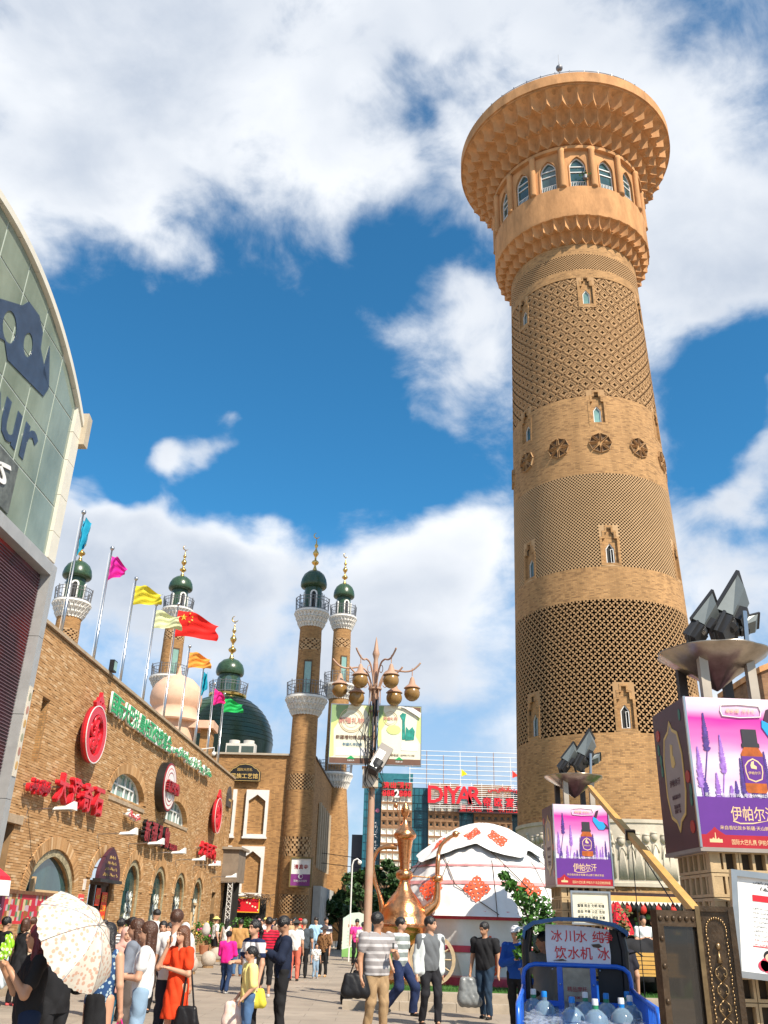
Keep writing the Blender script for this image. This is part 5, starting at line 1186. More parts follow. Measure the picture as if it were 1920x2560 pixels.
def railing(t, R, z, h, n, cx=0, cy=0, lean=.05, half=None):
    g = G()
    for zz, rr in ((h, R+lean), (h*.75, R+lean*.75), (.06, R)): g.tube([(cx+rr*math.cos(a), cy+rr*math.sin(a), z+zz) for a in np.linspace(0, 2*PI, 33)], .022, 5, False)
    for q in range(n): a = 2*PI*q/n; g.tube([(cx+R*math.cos(a), cy+R*math.sin(a), z), (cx+(R+lean)*math.cos(a), cy+(R+lean)*math.sin(a), z+h)], .014, 4)
    for q in range(8): a = 2*PI*q/8; g.tube([(cx+R*math.cos(a), cy+R*math.sin(a), z-.1), (cx+(R+lean)*math.cos(a), cy+(R+lean)*math.sin(a), z+h+.12)], .035, 6)
    g.obj('railing', IRON, t)
def finial(t, z, s=1., cx=0, cy=0):
    pr = [(.22, 0), (.13, .18), (.07, .38), (.07, .45), (.20, .55), (.25, .64), (.20, .74), (.07, .82), (.06, 1.02), (.10, 1.1), (.19, 1.24), (.20, 1.34), (.12, 1.48), (.05, 1.62), (.05, 1.7), (.12, 1.8), (.12, 1.9), (.05, 2.0), (.04, 2.15), (.012, 2.4)]
    G().lathe([(r*s, z+q*s) for r, q in pr], 14, c=(cx, cy)).obj('finial', GOLD, t, True)
    g = G(); n = 14; pts = []
    for i in range(n+1): a = rad(95+250*i/n); pts.append((cx+.19*s*math.cos(a), cy, z+2.6*s+.19*s*math.sin(a)))
    g.tube(pts, [.008*s+.035*s*math.sin(PI*i/n) for i in range(n+1)], 6); g.obj('crescent', GOLD, t, True)
def lattice_band(t, z0, z1, R, R1, nc=40, rows=8, kind='check'):
    g = G(); 
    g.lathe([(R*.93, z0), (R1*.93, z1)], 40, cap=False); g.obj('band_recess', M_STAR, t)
    g = G(); hh = (z1-z0)/rows
    for j in range(rows):
        r = R+(R1-R)*(j+.5)/rows+.012
        for i in range(nc):
            if kind == 'check' and (i+j) % 2: continue
            if kind == 'zig' and ((i+j) % 4 == 0 or (i-j) % 4 == 0): continue
            a0, a1 = 2*PI*(i-.02)/nc, 2*PI*(i+1.02)/nc
            v = [(rr*math.cos(a), rr*math.sin(a), z) for z in (z0+hh*j+.004, z0+hh*(j+1)-.004) for rr in (r-.08, r) for a in (a0, a1)]
            g.add(v, [(2, 3, 7, 6), (0, 2, 6, 4), (1, 5, 7, 3), (6, 7, 5, 4), (0, 1, 3, 2)])
    g.obj('lattice_brick', LATT, t, kind='stuff')
def minaret(loc, label, s=1., z_base=0., low=True, third=False, group='tall brick minarets with green domes'):
    t = thing('minaret', label, 'minaret', (loc[0], loc[1], 0), 0, group)
    R0 = .90 if low else .86
    bands = [(12.95, 11.9)]
    segs = []
    def r(z): return .90-.0095*z
    lat = [(1.95, 2.9, 10, 'check'), (4.9, 5.95, 8, 'zig'), (8.55, 9.45, 9, 'check')]; zc = z_base
    for a, b, n, k in lat:
        if a > zc: G().lathe([(r(zc), zc), (r(a), a)], 40, cap=False).obj('brick_shaft', BR_F, t, 60)
        if a >= zc: lattice_band(t, a, b, r(a), r(b), 44, n, k); zc = b
    G().lathe([(r(zc), zc), (r(13), 13.05)], 40, cap=False).obj('brick_shaft', BR_F, t, 60)
    scallop_ring(t, r(13), 1.24, 12.95, 13.95, 28, rows=3); railing(t, 1.2, 14.08, .85, 40)
    r2 = lambda z: .76-.012*(z-13)
    G().lathe([(r2(14), 14.0), (r2(17), 17.0)], 40, cap=False).obj('brick_shaft', BR_F, t, 60); lattice_band(t, 17.0, 17.75, r2(17), r2(17.7), 32, 7, 'zig'); G().lathe([(r2(17.75), 17.75), (r2(18.7), 18.75)], 40, cap=False).obj('brick_shaft', BR_F, t, 60)
    scallop_ring(t, r2(18.6), 1.06, 18.55, 19.5, 26, rows=3); railing(t, 1.03, 19.63, .85, 36)
    dr = G(); dr.lathe([(.60, 19.6), (.56, 21.35)], 24); dr.obj('lantern', TILE, t, 40)
    for a in range(0, 360, 90):
        rm = Matrix.Rotation(rad(a+8), 4, 'Z'); o = G().plate(arch(0, .23, 19.7, 20.75, 21.0, 6), [arch(0, .14, 19.7, 20.7, 20.9, 6)], -.62, -.5, mat=rm).obj('door_frame', WHITE, t); G().plate(arch(0, .15, 19.7, 20.7, 20.9, 6), [], -.60, -.5, mat=rm).obj('doorway', DARK, t)
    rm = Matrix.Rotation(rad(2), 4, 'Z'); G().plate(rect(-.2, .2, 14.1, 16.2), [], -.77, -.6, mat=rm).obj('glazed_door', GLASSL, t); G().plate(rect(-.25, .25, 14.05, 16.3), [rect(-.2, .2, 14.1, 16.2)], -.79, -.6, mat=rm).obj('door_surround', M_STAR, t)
    G().lathe([(.58, 21.28), (.80, 21.32), (.86, 21.42), (.86, 21.6), (.80, 21.9), (.66, 22.2), (.42, 22.42), (.2, 22.52), (.12, 22.55)], 28, cap=False).obj('dome', TILE, t, 50)
    finial(t, 22.45, 1.0); return t
m1 = minaret((-4.45, 54.3), 'front minaret at the corner of the hall, its shaft half in shade')
def mini_at(px_shift, loc, label, sc, dz=0, rz=0, scz=None):
    c = copy_tree(m1); c['label'] = label; c.location = (loc[0], loc[1], dz); c.scale = (sc, sc, scz or sc); c.rotation_euler = (0, 0, rad(rz)); return c
mini_at(0, (-3.06, 68), 'second minaret standing behind the front one beside the street lamp', 1.0, 4.2, 20)
mini_at(0, (-14.25, 59), 'minaret behind the peach dome with flags in front', .98, 4.0, 30, .87)
mini_at(0, (-18.4, 50), 'leftmost minaret rising behind the near end of the arcade roof', 1.0, .3, 10, .92)
c = G(); c.lathe([(.95, -.2), (.92, 6)], 40, cap=False)
for (x, y), l in (((-3.15, 68), 'lower'),):   # the second minaret's lowest balcony just above the hall roof
    t = [o for o in COL.objects if o.get('label', '').startswith('second minaret')][0]
    scallop_ring(t, .86, 1.26, 6.3, 7.3, 34); railing(t, 1.22, 7.43, .85, 40); G().lathe([(1.25, -3.8), (1.2, 3), (.9, 6.4)], 40, cap=False).obj('brick_base', BR_F, t, 60)
# green dome
def green_dome():
    t = thing('green_dome', 'large dark green tiled dome with a balcony, lantern and gilded finial', 'dome', (-11.35, 66, 0))
    pr = [(3.55, 10.5), (3.6, 12.6), (3.66, 13.2)]+[(3.66*math.cos(a), 13.2+3.6*math.sin(a)) for a in np.linspace(.08, 1.22, 14)]
    G().lathe(pr, 56, cap=False).obj('dome_shell', TILE, t, 60)
    g = G()
    for q in range(10): z = 13.3+.33*q; a = math.asin(min(1, (z-13.2)/3.6)); rr = 3.66*math.cos(a)+.008; g.tube([(rr*math.cos(b), rr*math.sin(b), z) for b in np.linspace(0, 2*PI, 49)], .02, 4, False)
    g.obj('tile_courses', TILE, t)
    G().lathe([(1.22, 16.55), (1.40, 16.65), (1.42, 16.8), (1.3, 16.85), (.2, 16.86)], 40, cap=False).obj('gilded_ring', GOLD, t, 40); railing(t, 1.36, 16.85, .8, 44, lean=.1)
    G().lathe([(.86, 16.8), (.82, 18.35)], 28).obj('lantern', TILE, t, 40)
    for a in range(0, 360, 60):
        rm = Matrix.Rotation(rad(a+5), 4, 'Z'); G().plate(arch(0, .27, 17.0, 17.8, 18.1, 6), [], -.87, -.6, mat=rm).obj('lantern_window', GLASS, t)
    G().lathe([(.84, 18.3), (1.0, 18.34), (1.07, 18.5), (1.05, 18.8), (.92, 19.15), (.62, 19.45), (.3, 19.58), (.15, 19.62)], 28, cap=False).obj('lantern_dome', TILE, t, 50); finial(t, 19.5, 1.27)
green_dome()
def peach_dome():
    pe = M('peach_render', (.66, .42, .29), .75, var=.12, vs=1.5); t = thing('peach_dome', 'peach coloured onion dome on a stepped round base behind the flags', 'dome', (-11.5, 50, 0))
    G().lathe([(1.34, 9.9), (1.36, 11.4), (1.7, 11.42), (1.75, 11.5), (1.5, 11.6), (1.3, 11.85), (1.24, 12.2), (1.27, 12.3), (1.42, 12.5), (1.46, 12.8), (1.42, 13.15), (1.25, 13.55), (.9, 13.9), (.45, 14.1), (.2, 14.18), (.12, 14.3), (.1, 14.45), (.03, 14.75)], 40, cap=False).obj('onion_dome', pe, t, 45)
    G().box(-.2, 2.45, -.9, .7, 11.08, 11.5).obj('canopy_slab', pe, t); G().box(1.7, 2.3, -.5, .4, 8.35, 11.08).obj('stair_tower', BR_F, t); G().lathe([(1.3, 8.3), (1.3, 11.0)], 32).obj('brick_drum', BR_F, t, 50)
peach_dome()
# ================================================================== HOTEL
def hotel():
    t = thing('hotel_building', 'teal glass and brown block hotel with rows of small square windows and red roof letters', 'building', (0, 110, 0))
    teal = M('hotel_teal', (.02, .115, .155), .25, var=.4, vs=.5, spec=.6); tealL = M('hotel_teal_light', (.035, .17, .20), .25, var=.3, vs=.6)
    G().box(-1.4, 24, 1, 14, 0, 16.6).obj('curtain_wall', teal, t); G().box(-1.25, 4.6, 3, 12, 16.6, 18.5).obj('lift_tower', tealL, t); G().box(-2.7, -1.3, 3, 8, 0, 11.2).obj('side_block', M('dark_block', (.05, .05, .055), .6), t)
    cell = M('window_cell_white', (.72, .69, .60), .7); dg = M('dark_green_pane', (.02, .05, .04), .2)
    # each window: a splayed reveal, pyramidal
    def wmesh(kind):
        g = G(); s, i_ = .32, .13
        o = [(-s, 0, -s), (s, 0, -s), (s, 0, s), (-s, 0, s)]; q = [(-i_-.05, .16, -i_-.02), (i_-.05, .16, -i_-.02), (i_-.05, .16, i_-.02), (-i_-.05, .16, i_-.02)]
        return o, q
    wm = G(); o, q = wmesh(0); wm.add(o+q, [(0, 1, 5, 4), (1, 2, 6, 5), (2, 3, 7, 6), (3, 0, 4, 7), (4, 5, 6, 7)]); wme = wm.mesh('window', cell)
    wd = G(); wd.add(o+q, [(0, 1, 5, 4), (1, 2, 6, 5), (2, 3, 7, 6), (3, 0, 4, 7)]); wdm = wd.mesh('window', BR_H); pm = G().plate(rect(-.25, .25, -.25, .25), [], .3, .33).mesh('pane', dg)
    for bx, nx, zt in ((.73, 5, 17.0), (6.35, 5, 17.0), (11.8, 6, 17.0), (17.3, 5, 17.0)):
        w = .36*2*nx/1.0*.98; bw = 3.67 if nx == 5 else 4.5
        holes = []; xs = [bx+bw*(k+.5)/nx for k in range(nx)]; zs = [16.0-.92*k-.9 for k in range(15)]
        for x in xs:
            for z in zs: holes.append(rect(x-.315, x+.315, z-.315, z+.315))
        G().plate(rect(bx, bx+bw, 0, zt), holes, 0, .9).obj('brown_block', BR_H, t)
        for x in xs:
            for k, z in enumerate(zs):
                if z < 6.5: continue
                if k in (2, 3): o_ = put('window', wdm, t, (x, 0, z)); put('pane', pm, o_)
                else: put('window', wme, t, (x, 0, z))
    g = G()
    for k in range(1, 60): pass
    ml = G()
    for x0, x1 in ((4.45, 6.3), (10.1, 11.75), (-1.3, .7), (16.35, 17.25)):
        for x in np.arange(x0+.3, x1, .55): ml.box(x-.02, x+.02, .94, 1.0, 0, 16.5)
        for z in np.arange(1, 16.5, .92): ml.box(x0, x1, .94, .99, z, z+.03)
    ml.obj('mullion', M('teal_mullion', (.015, .07, .09), .4), t, kind='stuff')
    s = thing('red_phone_sign', 'red 演出预订 and digits sign with one white 2 on the left hotel block', 'sign', (2.55, 109.7, 16.2)); 
    for i, ch in enumerate('演出预订'): text('character', ch, s, RED, -1.3+.87*i, .45, 0, .75, .05, .03, hh=.75)
    for i, ch in enumerate('8882888'): text('numeral', ch, s, WPAINT if i == 3 else RED, -1.5+.5*i, -.5, -.02, .8, .05, .03, hh=.95 if i == 3 else .72)
    G().box(-1.7, 1.7, .06, .3, -.1, 0).obj('rail', IRON, s)
    s = thing('roof_sign', 'big red DIYAR rooftop lettering on white horizontal bars', 'sign', (11.5, 109.2, 15.4))
    for i, ch in enumerate('DIYAR'): text('letter', ch, s, RED, (-4.35, -3.15, -2.25, -.95, .35)[i], .25, -.2, 1.9, .06, .02, hh=2.0)
    for i, ch in enumerate('帝欧宴会厅'): text('character', ch, s, RED, 1.75+1.35*i, -.45, -.2, 1.0, .06, .03, hh=1.05)
    text('script', shape('دىيار مېھمانخانىسى'), s, RED, 4.6, .95, -.2, .6, .06, .03, w=5.4, hh=.75)
    for k in range(12): G().box(-5.2, 9, -.1, -.03, -1.25+.23*k, -1.19+.23*k).obj('bar', WPAINT, s)
    for k in range(12): G().box(-5.1+1.25*k, -5.04+1.25*k, -.03, .06, -1.4, 1.7).obj('bar_post', WPAINT, s)
    s = thing('rooftop_frame', 'tall white scaffold of thin bars above the hotel roof with two little flags', 'frame', (11, 110.6, 16.6))
    for k in range(8): G().tube([(-7, 0, .5+.55*k), (10, 0, .5+.55*k)], .045, 5).obj('bar', WPAINT, s)
    for k in range(9): G().tube([(-6.9+2.05*k, 0, 0), (-6.9+2.05*k, 0, 3.9+.5*(k % 2))], .04, 5).obj('upright', M('rusty_tube', (.30, .17, .12), .8) if k % 3 else WPAINT, s)
    for x, c, l in ((-.6, (.80, .66, .02), 'tiny yellow flag in the rooftop scaffold'), (5.6, (.75, .06, .04), 'tiny red flag in the rooftop scaffold')):
        f = thing('flag', l, 'flag', (11+x, 110.5, 18.9)); g = G(); g.sheet(lambda u, v: (.7*u, .05*math.sin(8*u), -.9*v*(1-u)-.6*u), 6, 4); g.obj('cloth', cmat(c), f)
    s = thing('led_signboard', 'dark red LED signboard with dim characters across the hotel front', 'sign', (14.2, 109.3, 14.2)); G().box(-4.4, 4.4, 0, .5, -.5, .55).obj('board', M('led_board', (.04, .012, .014), .5), s); text('lettering', '量商城  楼  和田玉', s, M('led_red', (.60, .03, .03), .5, emit=((.8, .03, .03), .35)), -.6, 0, -.02, .8, .01, 0, w=7.2, hh=.75)
    s = thing('vertical_script_sign', 'white vertical script lettering down the teal corner of the hotel', 'sign', (-.3, 110.8, 9.6)); text('script', shape('دىيار مېھمانخانىسى'), s, WPAINT, .45, -.6, 0, .7, .03, .01, w=7.0, hh=.5, rot=PI/2); G().ball((.6, 0, 4.2), .25, 10, (1, .2, 1)).obj('emblem', M('pink_paint', (.7, .2, .3), .5), s)
    for q in range(5): G().plate(rect(-.35, -.05, -3.6+1.5*q, -2.6+1.5*q), [rect(-.30, -.1, -3.5+1.5*q, -2.7+1.5*q)], 0, .05).obj('outline_glyph', WPAINT, s)
    for x in (3.9+0,): G().box(6.1, 10.6, .93, 1, 13.3, 13.4)
hotel()
# corner of a far building at the right edge
t = thing('far_brown_building', 'corner of a brown building at the right edge behind the floodlights', 'building', (26.6, 60, 0)); G().plate([(0, 0), (9, 0), (9, 22), (.6, 18.4), (.0, 18.2)], [], 0, 8).obj('wall', BR_H, t); G().plate([(-.15, 18.1), (9, 21.9), (9, 22.3), (-.15, 18.5)], [], -.2, 8).obj('roof_edge', SAND, t)
# ================================================================== TREES
LEAF_D = M('tree_leaf', (.035, .085, .02), .55, var=.5, vs=3); LEAF_S = M('sapling_leaf', (.055, .16, .02), .5, var=.45, vs=4); BARK = M('bark', (.12, .085, .055), .9, var=.3, vs=8, bump=.5)
def leaf_mesh(rnd, clumps, n, size, mat, name='crown'):
    C_ = np.array([c[:3] for c in clumps]); R_ = np.array([c[3] for c in clumps]); k = rnd.integers(0, len(clumps), n)
    dirs = rnd.normal(size=(n, 3)); dirs /= np.linalg.norm(dirs, axis=1)[:, None]; P = C_[k]+dirs*(R_[k]*(rnd.random(n)**.45))[:, None]*np.array([1, 1, .8])
    a = rnd.normal(size=(n, 3)); a[:, 2] *= .6; a /= np.linalg.norm(a, axis=1)[:, None]; b = np.cross(a, rnd.normal(size=(n, 3))); b /= np.linalg.norm(b, axis=1)[:, None]+1e-9
    s = size*(.6+.8*rnd.random(n))[:, None]; V = np.stack([P-a*s, P-b*s*.55, P+a*s, P+b*s*.55], 1).reshape(-1, 3); F = np.arange(n*4).reshape(-1, 4)
    return np_mesh(name, V, F, mat, False)
def tree(px, Y, z1, wpx, label, seed, dens=2600, size=.16, z0c=None, mat=LEAF_D):
    P = at(px, 2300, Y); rnd = np.random.default_rng(seed); r = wpx/2400*Y/2; t = thing('tree', label, 'tree', (P[0], Y, 0), 0, 'trees beyond the square')
    H = z1; g = G(); g.tube([(0, 0, 0), (.06*r, 0, H*.3), (-.03*r, .02, H*.55), (.0, 0, H*.85)], [.09+.015*H, .08+.01*H, .07, .03], 8); cl = []
    for q in range(13):
        a = rnd.random()*2*PI; rr = r*(.25+.55*rnd.random()); z = H*(.35+.55*rnd.random()); rr *= 1.1-.5*abs(z/H-.55); g.tube([(0, 0, z*.6), (rr*.5*math.cos(a), rr*.5*math.sin(a), z*.85), (rr*math.cos(a), rr*math.sin(a), z)], [.05, .035, .015], 5); cl.append((rr*math.cos(a), rr*math.sin(a), z, r*(.22+.2*rnd.random())))
    cl.append((0, 0, H*.88, r*.3)); g.obj('trunk', BARK, t, True); put('crown', leaf_mesh(rnd, cl, dens, size, mat), t)
for i, (px, Y, z, w, l) in enumerate(((850, 62, 3.6, 90, 'bushy tree at the hall corner behind the board'), (905, 66, 5.2, 130, 'broad leafy tree behind the lamp pole'), (965, 60, 5.6, 120, 'tall leafy tree behind the copper ewer handle'), (1030, 64, 5.3, 130, 'leafy tree between the ewer and the yurt roof'), (1085, 70, 4.8, 100, 'low tree behind the yurt roof'), (880, 80, 4.2, 140, 'farther tree line tree beside the hall flank'), (1000, 48, 2.8, 90, 'small tree low behind the ewer'))): tree(px, Y, z, w, l, i+1)
def climber():
    t = thing('leafy_sapling', 'leafy green climber in front of the yurt beside the small advertising box', 'plant', (2.72, 17, 0)); rnd = np.random.default_rng(9)
    g = G(); g.tube([(.25, 0, 0), (.2, .02, .8), (.1, 0, 1.5), (-.1, 0, 2.1), (-.38, 0, 2.45)], [.03, .028, .022, .018, .01], 6); g.tube([(.2, 0, .9), (.3, 0, 1.5), (.32, 0, 2.0)], [.02, .015, .01], 5); g.obj('trunk', BARK, t, True)
    cl = [(-.38, 0, 2.42, .10), (-.27, 0, 2.28, .14), (-.12, 0, 2.12, .18), (.05, 0, 2.0, .22), (.22, 0, 1.95, .24), (.33, .02, 1.82, .22), (.05, 0, 1.72, .26), (.25, 0, 1.6, .26), (.0, 0, 1.45, .2), (.2, 0, 1.3, .22), (-.1, .05, 1.2, .15), (.15, 0, 1.05, .2), (.05, 0, .8, .16)]
    put('crown', leaf_mesh(rnd, cl, 1500, .05, LEAF_S), t)
climber()
def hedge(x, y, w, h, label, seed=1, d=1.0, n=2600):
    t = thing('hedge', label, 'plant', (x, y, 0)); rnd = np.random.default_rng(seed); cl = [(rnd.uniform(-w/2, w/2), rnd.uniform(-d/2, d/2), rnd.uniform(.25, h-.25), .3) for _ in range(26)]
    put('foliage', leaf_mesh(rnd, cl, n, .06, LEAF_S, 'foliage'), t)
hedge(-6.7, 46.5, 2.4, 1.75, 'low green hedge beside the red shop sign doorway', 3)
# ================================================================== YURT
def yurt():
    CX, CY, R, ZE, ZB = 2.95, 25.3, 2.35, 1.85, .33
    t = thing('yurt', 'large white felt yurt with red curled ornaments and red bands', 'yurt', (CX, CY, ZB))
    felt = M('white_felt', (.76, .75, .73), .85, var=.07, vs=1.5, bump=.35, bs=6); lin = M('dark_green_lining', (.01, .03, .018), .8); orn = M('orange_red_felt', (.72, .09, .03), .8); bandm = M('pink_red_band', (.52, .06, .10), .8, var=.25, vs=5); pinkb = M('pink_band', (.66, .28, .28), .8)
    WH = ZE-ZB
    def wallr(a, z): return R+.05*math.sin(9*a+1.3*math.sin(3*a))*max(0, 1-z/WH)**.7+.03*math.sin(23*a+z*2)
    g = G(); g.lathe([(1, .0)]+[(1, WH*k/6) for k in range(1, 7)], 120, cap=False, fn=lambda r, z, a, j: wallr(a, z)); g.obj('wall_felt', felt, t, True)
    RH = 2.45
    def roofr(z):   # bell shaped roof
        u = z/RH; return R*1.05*(1-u)**.62*(1-.0*u)+.0 if u < 1 else 0
    prof = [(0, R*1.09), (.12, R*1.05), (.6, R*.96), (1.1, R*.82), (1.55, R*.64), (1.95, R*.42), (2.2, R*.24), (2.3, R*.1), (2.34, 0.01)]
    def rr(z): return float(np.interp(z, [p[0] for p in prof], [p[1] for p in prof]))
    seam = [PI/10+2*PI*k/10 for k in range(10)]
    def roof_pt(a, z, o=0.):
        r = rr(z)+o+.035*math.sin(10*a)*min(1, z)+.02*math.sin(31*a+3*z); return (r*math.cos(a), r*math.sin(a), WH-.05+z)
    g = G(); g.sheet(lambda u, v: roof_pt(2*PI*u, 2.33*v), 120, 22); g.obj('roof_felt', felt, t, True)
    # crown cover: a cloth laid over the top, lifted in peaks with a dark lining
    def cap_pt(a, v, o=.0):
        zig = abs(((a*6/PI) % 2)-1); big = abs(((a*4/(2*PI)+.15) % 1)*2-1)
        gate_ = max(0, 1-abs((a % (2*PI))-5.5)/.5); zg2 = abs(((a*13/PI) % 2)-1); zmin = 1.24+.42*(big**1.3)+.10*zig+.38*zg2*gate_; z = 2.36-(2.36-zmin)*v
        return roof_pt(a, min(z, 2.335), .05+o+.16*v*v*(1-.3*zig))
    g = G(); g.sheet(lambda u, v: cap_pt(2*PI*u, 1-v, .03), 144, 14); g.obj('crown_cover', felt, t, True)
    g = G(); g.sheet(lambda u, v: cap_pt(2*PI*u, v, -.01), 144, 10); g.obj('cover_lining', lin, t, True)
    g = G()
    for a in seam: g.tube([roof_pt(a, z, .03) for z in np.linspace(.0, 1.3, 9)], .01, 4); 
    for a in np.linspace(0, 2*PI, 9)[:-1]: g.tube([roof_pt(a, 1.5, .1), roof_pt(a+.35, .7, .06), roof_pt(a+.8, .05, .05)], .012, 4)
    g.obj('rope', M('rope', (.10, .07, .05), .9), t)
    def hoop(z0, z1, o, m, nm, fn): g = G(); g.sheet(lambda u, v: fn(2*PI*u, z0+(z1-z0)*v, o), 120, 3); g.obj(nm, m, t, True)
    wp = lambda a, z, o: ((wallr(a, z)+o)*math.cos(a), (wallr(a, z)+o)*math.sin(a), z)
    hoop(WH-.12, WH+.03, .06, bandm, 'eave_band', wp); hoop(WH-.0, WH+.07, .09, pinkb, 'eave_band', wp); hoop(.70, .84, .03, bandm, 'wall_band', wp); hoop(.0, .17, .05, bandm, 'base_band', wp); hoop(.17, .21, .05, pinkb, 'base_band', wp)
    hoop(.72, .80, .03, pinkb, 'roof_band', roof_pt); hoop(1.15, 1.2, .03, pinkb, 'roof_band', roof_pt)
    # ornaments: four-fold curled motif laid on the felt
    def motif(cu, cv, s, surf, name='ornament'):
        g = G()
        def P(x, y): return surf(cu+x*s, cv+y*s)
        def rib(pts, w):
            n = len(pts); L_ = []; 
            for i in range(n):
                x0, y0 = pts[max(i-1, 0)]; x1, y1 = pts[min(i+1, n-1)]; l = math.hypot(x1-x0, y1-y0)+1e-9; nx, ny = -(y1-y0)/l, (x1-x0)/l; ww = w*(1-.55*i/(n-1)); L_.append((P(pts[i][0]+nx*ww, pts[i][1]+ny*ww), P(pts[i][0]-nx*ww, pts[i][1]-ny*ww)))
            for i in range(n-1): g.add([L_[i][0], L_[i][1], L_[i+1][1], L_[i+1][0]], [(0, 1, 2, 3)])
        for k in range(4):
            c_, s_ = math.cos(k*PI/2), math.sin(k*PI/2); R2 = lambda p: (p[0]*c_-p[1]*s_, p[0]*s_+p[1]*c_)
            rib([R2((.10*math.sin(q*1.1)*(1-q/6), .10+.95*q/6)) for q in range(7)], .13)
            for sg in (-1, 1):
                rib([R2((sg*(.04+.26*math.sin(a_)), .50+.20*(1-math.cos(a_)))) for a_ in np.linspace(.1, 3.9, 9)], .085)
                rib([R2((sg*(.10+.36*q/5), .10+.30*q/5+.05*math.sin(q))) for q in range(6)], .10)
                rib([R2((sg*(.40+.12*math.cos(a_)), .44+.12*math.sin(a_))) for a_ in np.linspace(-1.6, 2.6, 7)], .06)
        g.obj(name, orn, t)
    f0 = math.atan2(-CY, -CX)    # side facing the square
    for da in (-1.15, -.62, -.08, .50, 1.1): motif(0, 0, .29, (lambda da: lambda x, y: roof_pt(f0+da+x/2.0, .62+y, .035))(da))
    for da in (-.9, -.25, .30): motif(0, 0, .22, (lambda da: lambda x, y: (lambda a, v: cap_pt(a, v, .06))(f0+da+x/1.1, .52-y*1.1))(da))
    for da in (.05, .62, 1.2): motif(0, 0, .42, (lambda da: lambda x, y: wp(f0+da+x/2.3, .62+y, .06))(da))
    g = G(); 
    for a in (f0-.12,): g.sheet(lambda u, v: (lambda z: ((wallr(a, z)+.09)*math.cos(a+.17*(u-.5)*(1+v)), (wallr(a, z)+.09)*math.sin(a+.17*(u-.5)*(1+v)), z))(.02+.66*v), 8, 8)
    g.obj('door_flap', felt, t, True)
yurt()
# ================================================================== EWER
def ewer():
    cop = M('hammered_copper', (.62, .25, .10), .26, 1, var=.35, vs=7, bump=.35, bs=22, var2=(.80, .42, .20)); t = thing('copper_ewer_monument', 'giant hammered copper ewer with a tall spout and looping handle', 'sculpture', (.76, 23.1, .33))
    pr = [(.42, 0), (.42, .10), (.36, .14), (.28, .30), (.20, .46), (.19, .54), (.24, .60), (.25, .66), (.22, .70), (.36, .80), (.50, .95), (.56, 1.1), (.57, 1.18), (.60, 1.20), (.60, 1.25), (.57, 1.27), (.55, 1.45), (.47, 1.65), (.34, 1.82), (.20, 1.98), (.13, 2.12), (.11, 2.2), (.11, 2.22), (.19, 2.26), (.21, 2.34), (.19, 2.42), (.12, 2.46), (.12, 2.6), (.16, 2.9), (.19, 3.1), (.20, 3.14)]
    G().lathe(pr, 40).obj('body', cop, t, 50)
    G().lathe([(.19, 3.13), (.27, 3.2), (.28, 3.27), (.22, 3.36), (.10, 3.5), (.055, 3.6), (.05, 3.68), (.09, 3.74), (.115, 3.84), (.09, 3.92), (.03, 4.02), (.005, 4.06)], 32).obj('lid', cop, t, 50)
    c = arc([(-.19, 0, 2.96), (-.4, 0, 2.98), (-.66, 0, 2.88), (-.80, 0, 2.55), (-.72, 0, 2.2), (-.60, 0, 1.9), (-.52, 0, 1.6), (-.55, 0, 1.48)]); G().tube(c, [.06+.012*math.sin(i*.4) for i in range(len(c))], 10).obj('handle', cop, t, True)
    c = arc([(.46, 0, 1.5), (.62, 0, 1.62), (.76, 0, 1.75), (.80, 0, 2.0), (.80, 0, 2.3)]); G().tube(c+[Vector((.81, 0, 2.6)), Vector((.83, 0, 2.9))], [.15-.004*i for i in range(len(c))]+[.055, .05], 12).obj('spout', cop, t, True)
    G().lathe([(.10, 2.2), (.14, 2.24), (.14, 2.32), (.10, 2.36)], 18, c=(.80, 0)).obj('spout_collar', cop, t, True); G().tube(arc([(.83, 0, 2.88), (.90, 0, 3.05), (1.05, 0, 3.2), (1.22, 0, 3.29)]), .045, 10).obj('spout_neck', cop, t, True)
    G().ball((1.25, 0, 3.31), .085, 12).obj('spout_knob', cop, t, True); G().tube([(1.3, 0, 3.33), (1.42, 0, 3.35)], [.03, .005], 8).obj('spout_tip', cop, t, True); G().tube([(.13, 0, 2.32), (.72, 0, 2.3)], .018, 6).obj('brace', cop, t)
    c = arc([(-.2, 0, 3.22), (-.12, 0, 3.45), (-.16, 0, 3.7), (-.22, 0, 3.9)]); G().tube(c, .018, 6).obj('thumb_scroll', cop, t, True); G().ball((-.24, 0, 3.95), .055, 8, (1, 1, 1.3)).obj('bud', cop, t, True)
ewer()
def wheel():
    wd = M('pale_wheel_wood', (.52, .38, .24), .7, var=.2, vs=8); t = thing('cart_wheel', 'pale wooden cart wheel standing against the yurt beside the ewer', 'wheel', (1.42, 22.75, .87), -6); n = 28
    g = G()
    for i in range(n): a0, a1 = 2*PI*i/n, 2*PI*(i+1)/n; g.plate([(.46*math.cos(a0), .46*math.sin(a0)), (.54*math.cos(a0), .54*math.sin(a0)), (.54*math.cos(a1), .54*math.sin(a1)), (.46*math.cos(a1), .46*math.sin(a1))], [], -.035, .035)
    g.obj('rim', wd, t)
    for i in range(12): a = 2*PI*i/12; G().tube([(.06*math.cos(a), 0, .06*math.sin(a)), (.47*math.cos(a), 0, .47*math.sin(a))], [.026, .018], 6).obj('spoke', wd, t)
    G().lathe([(.09, -.09), (.10, 0), (.07, .09)], 14, mat=Matrix.Rotation(PI/2, 4, 'X')).obj('hub', wd, t)
wheel()
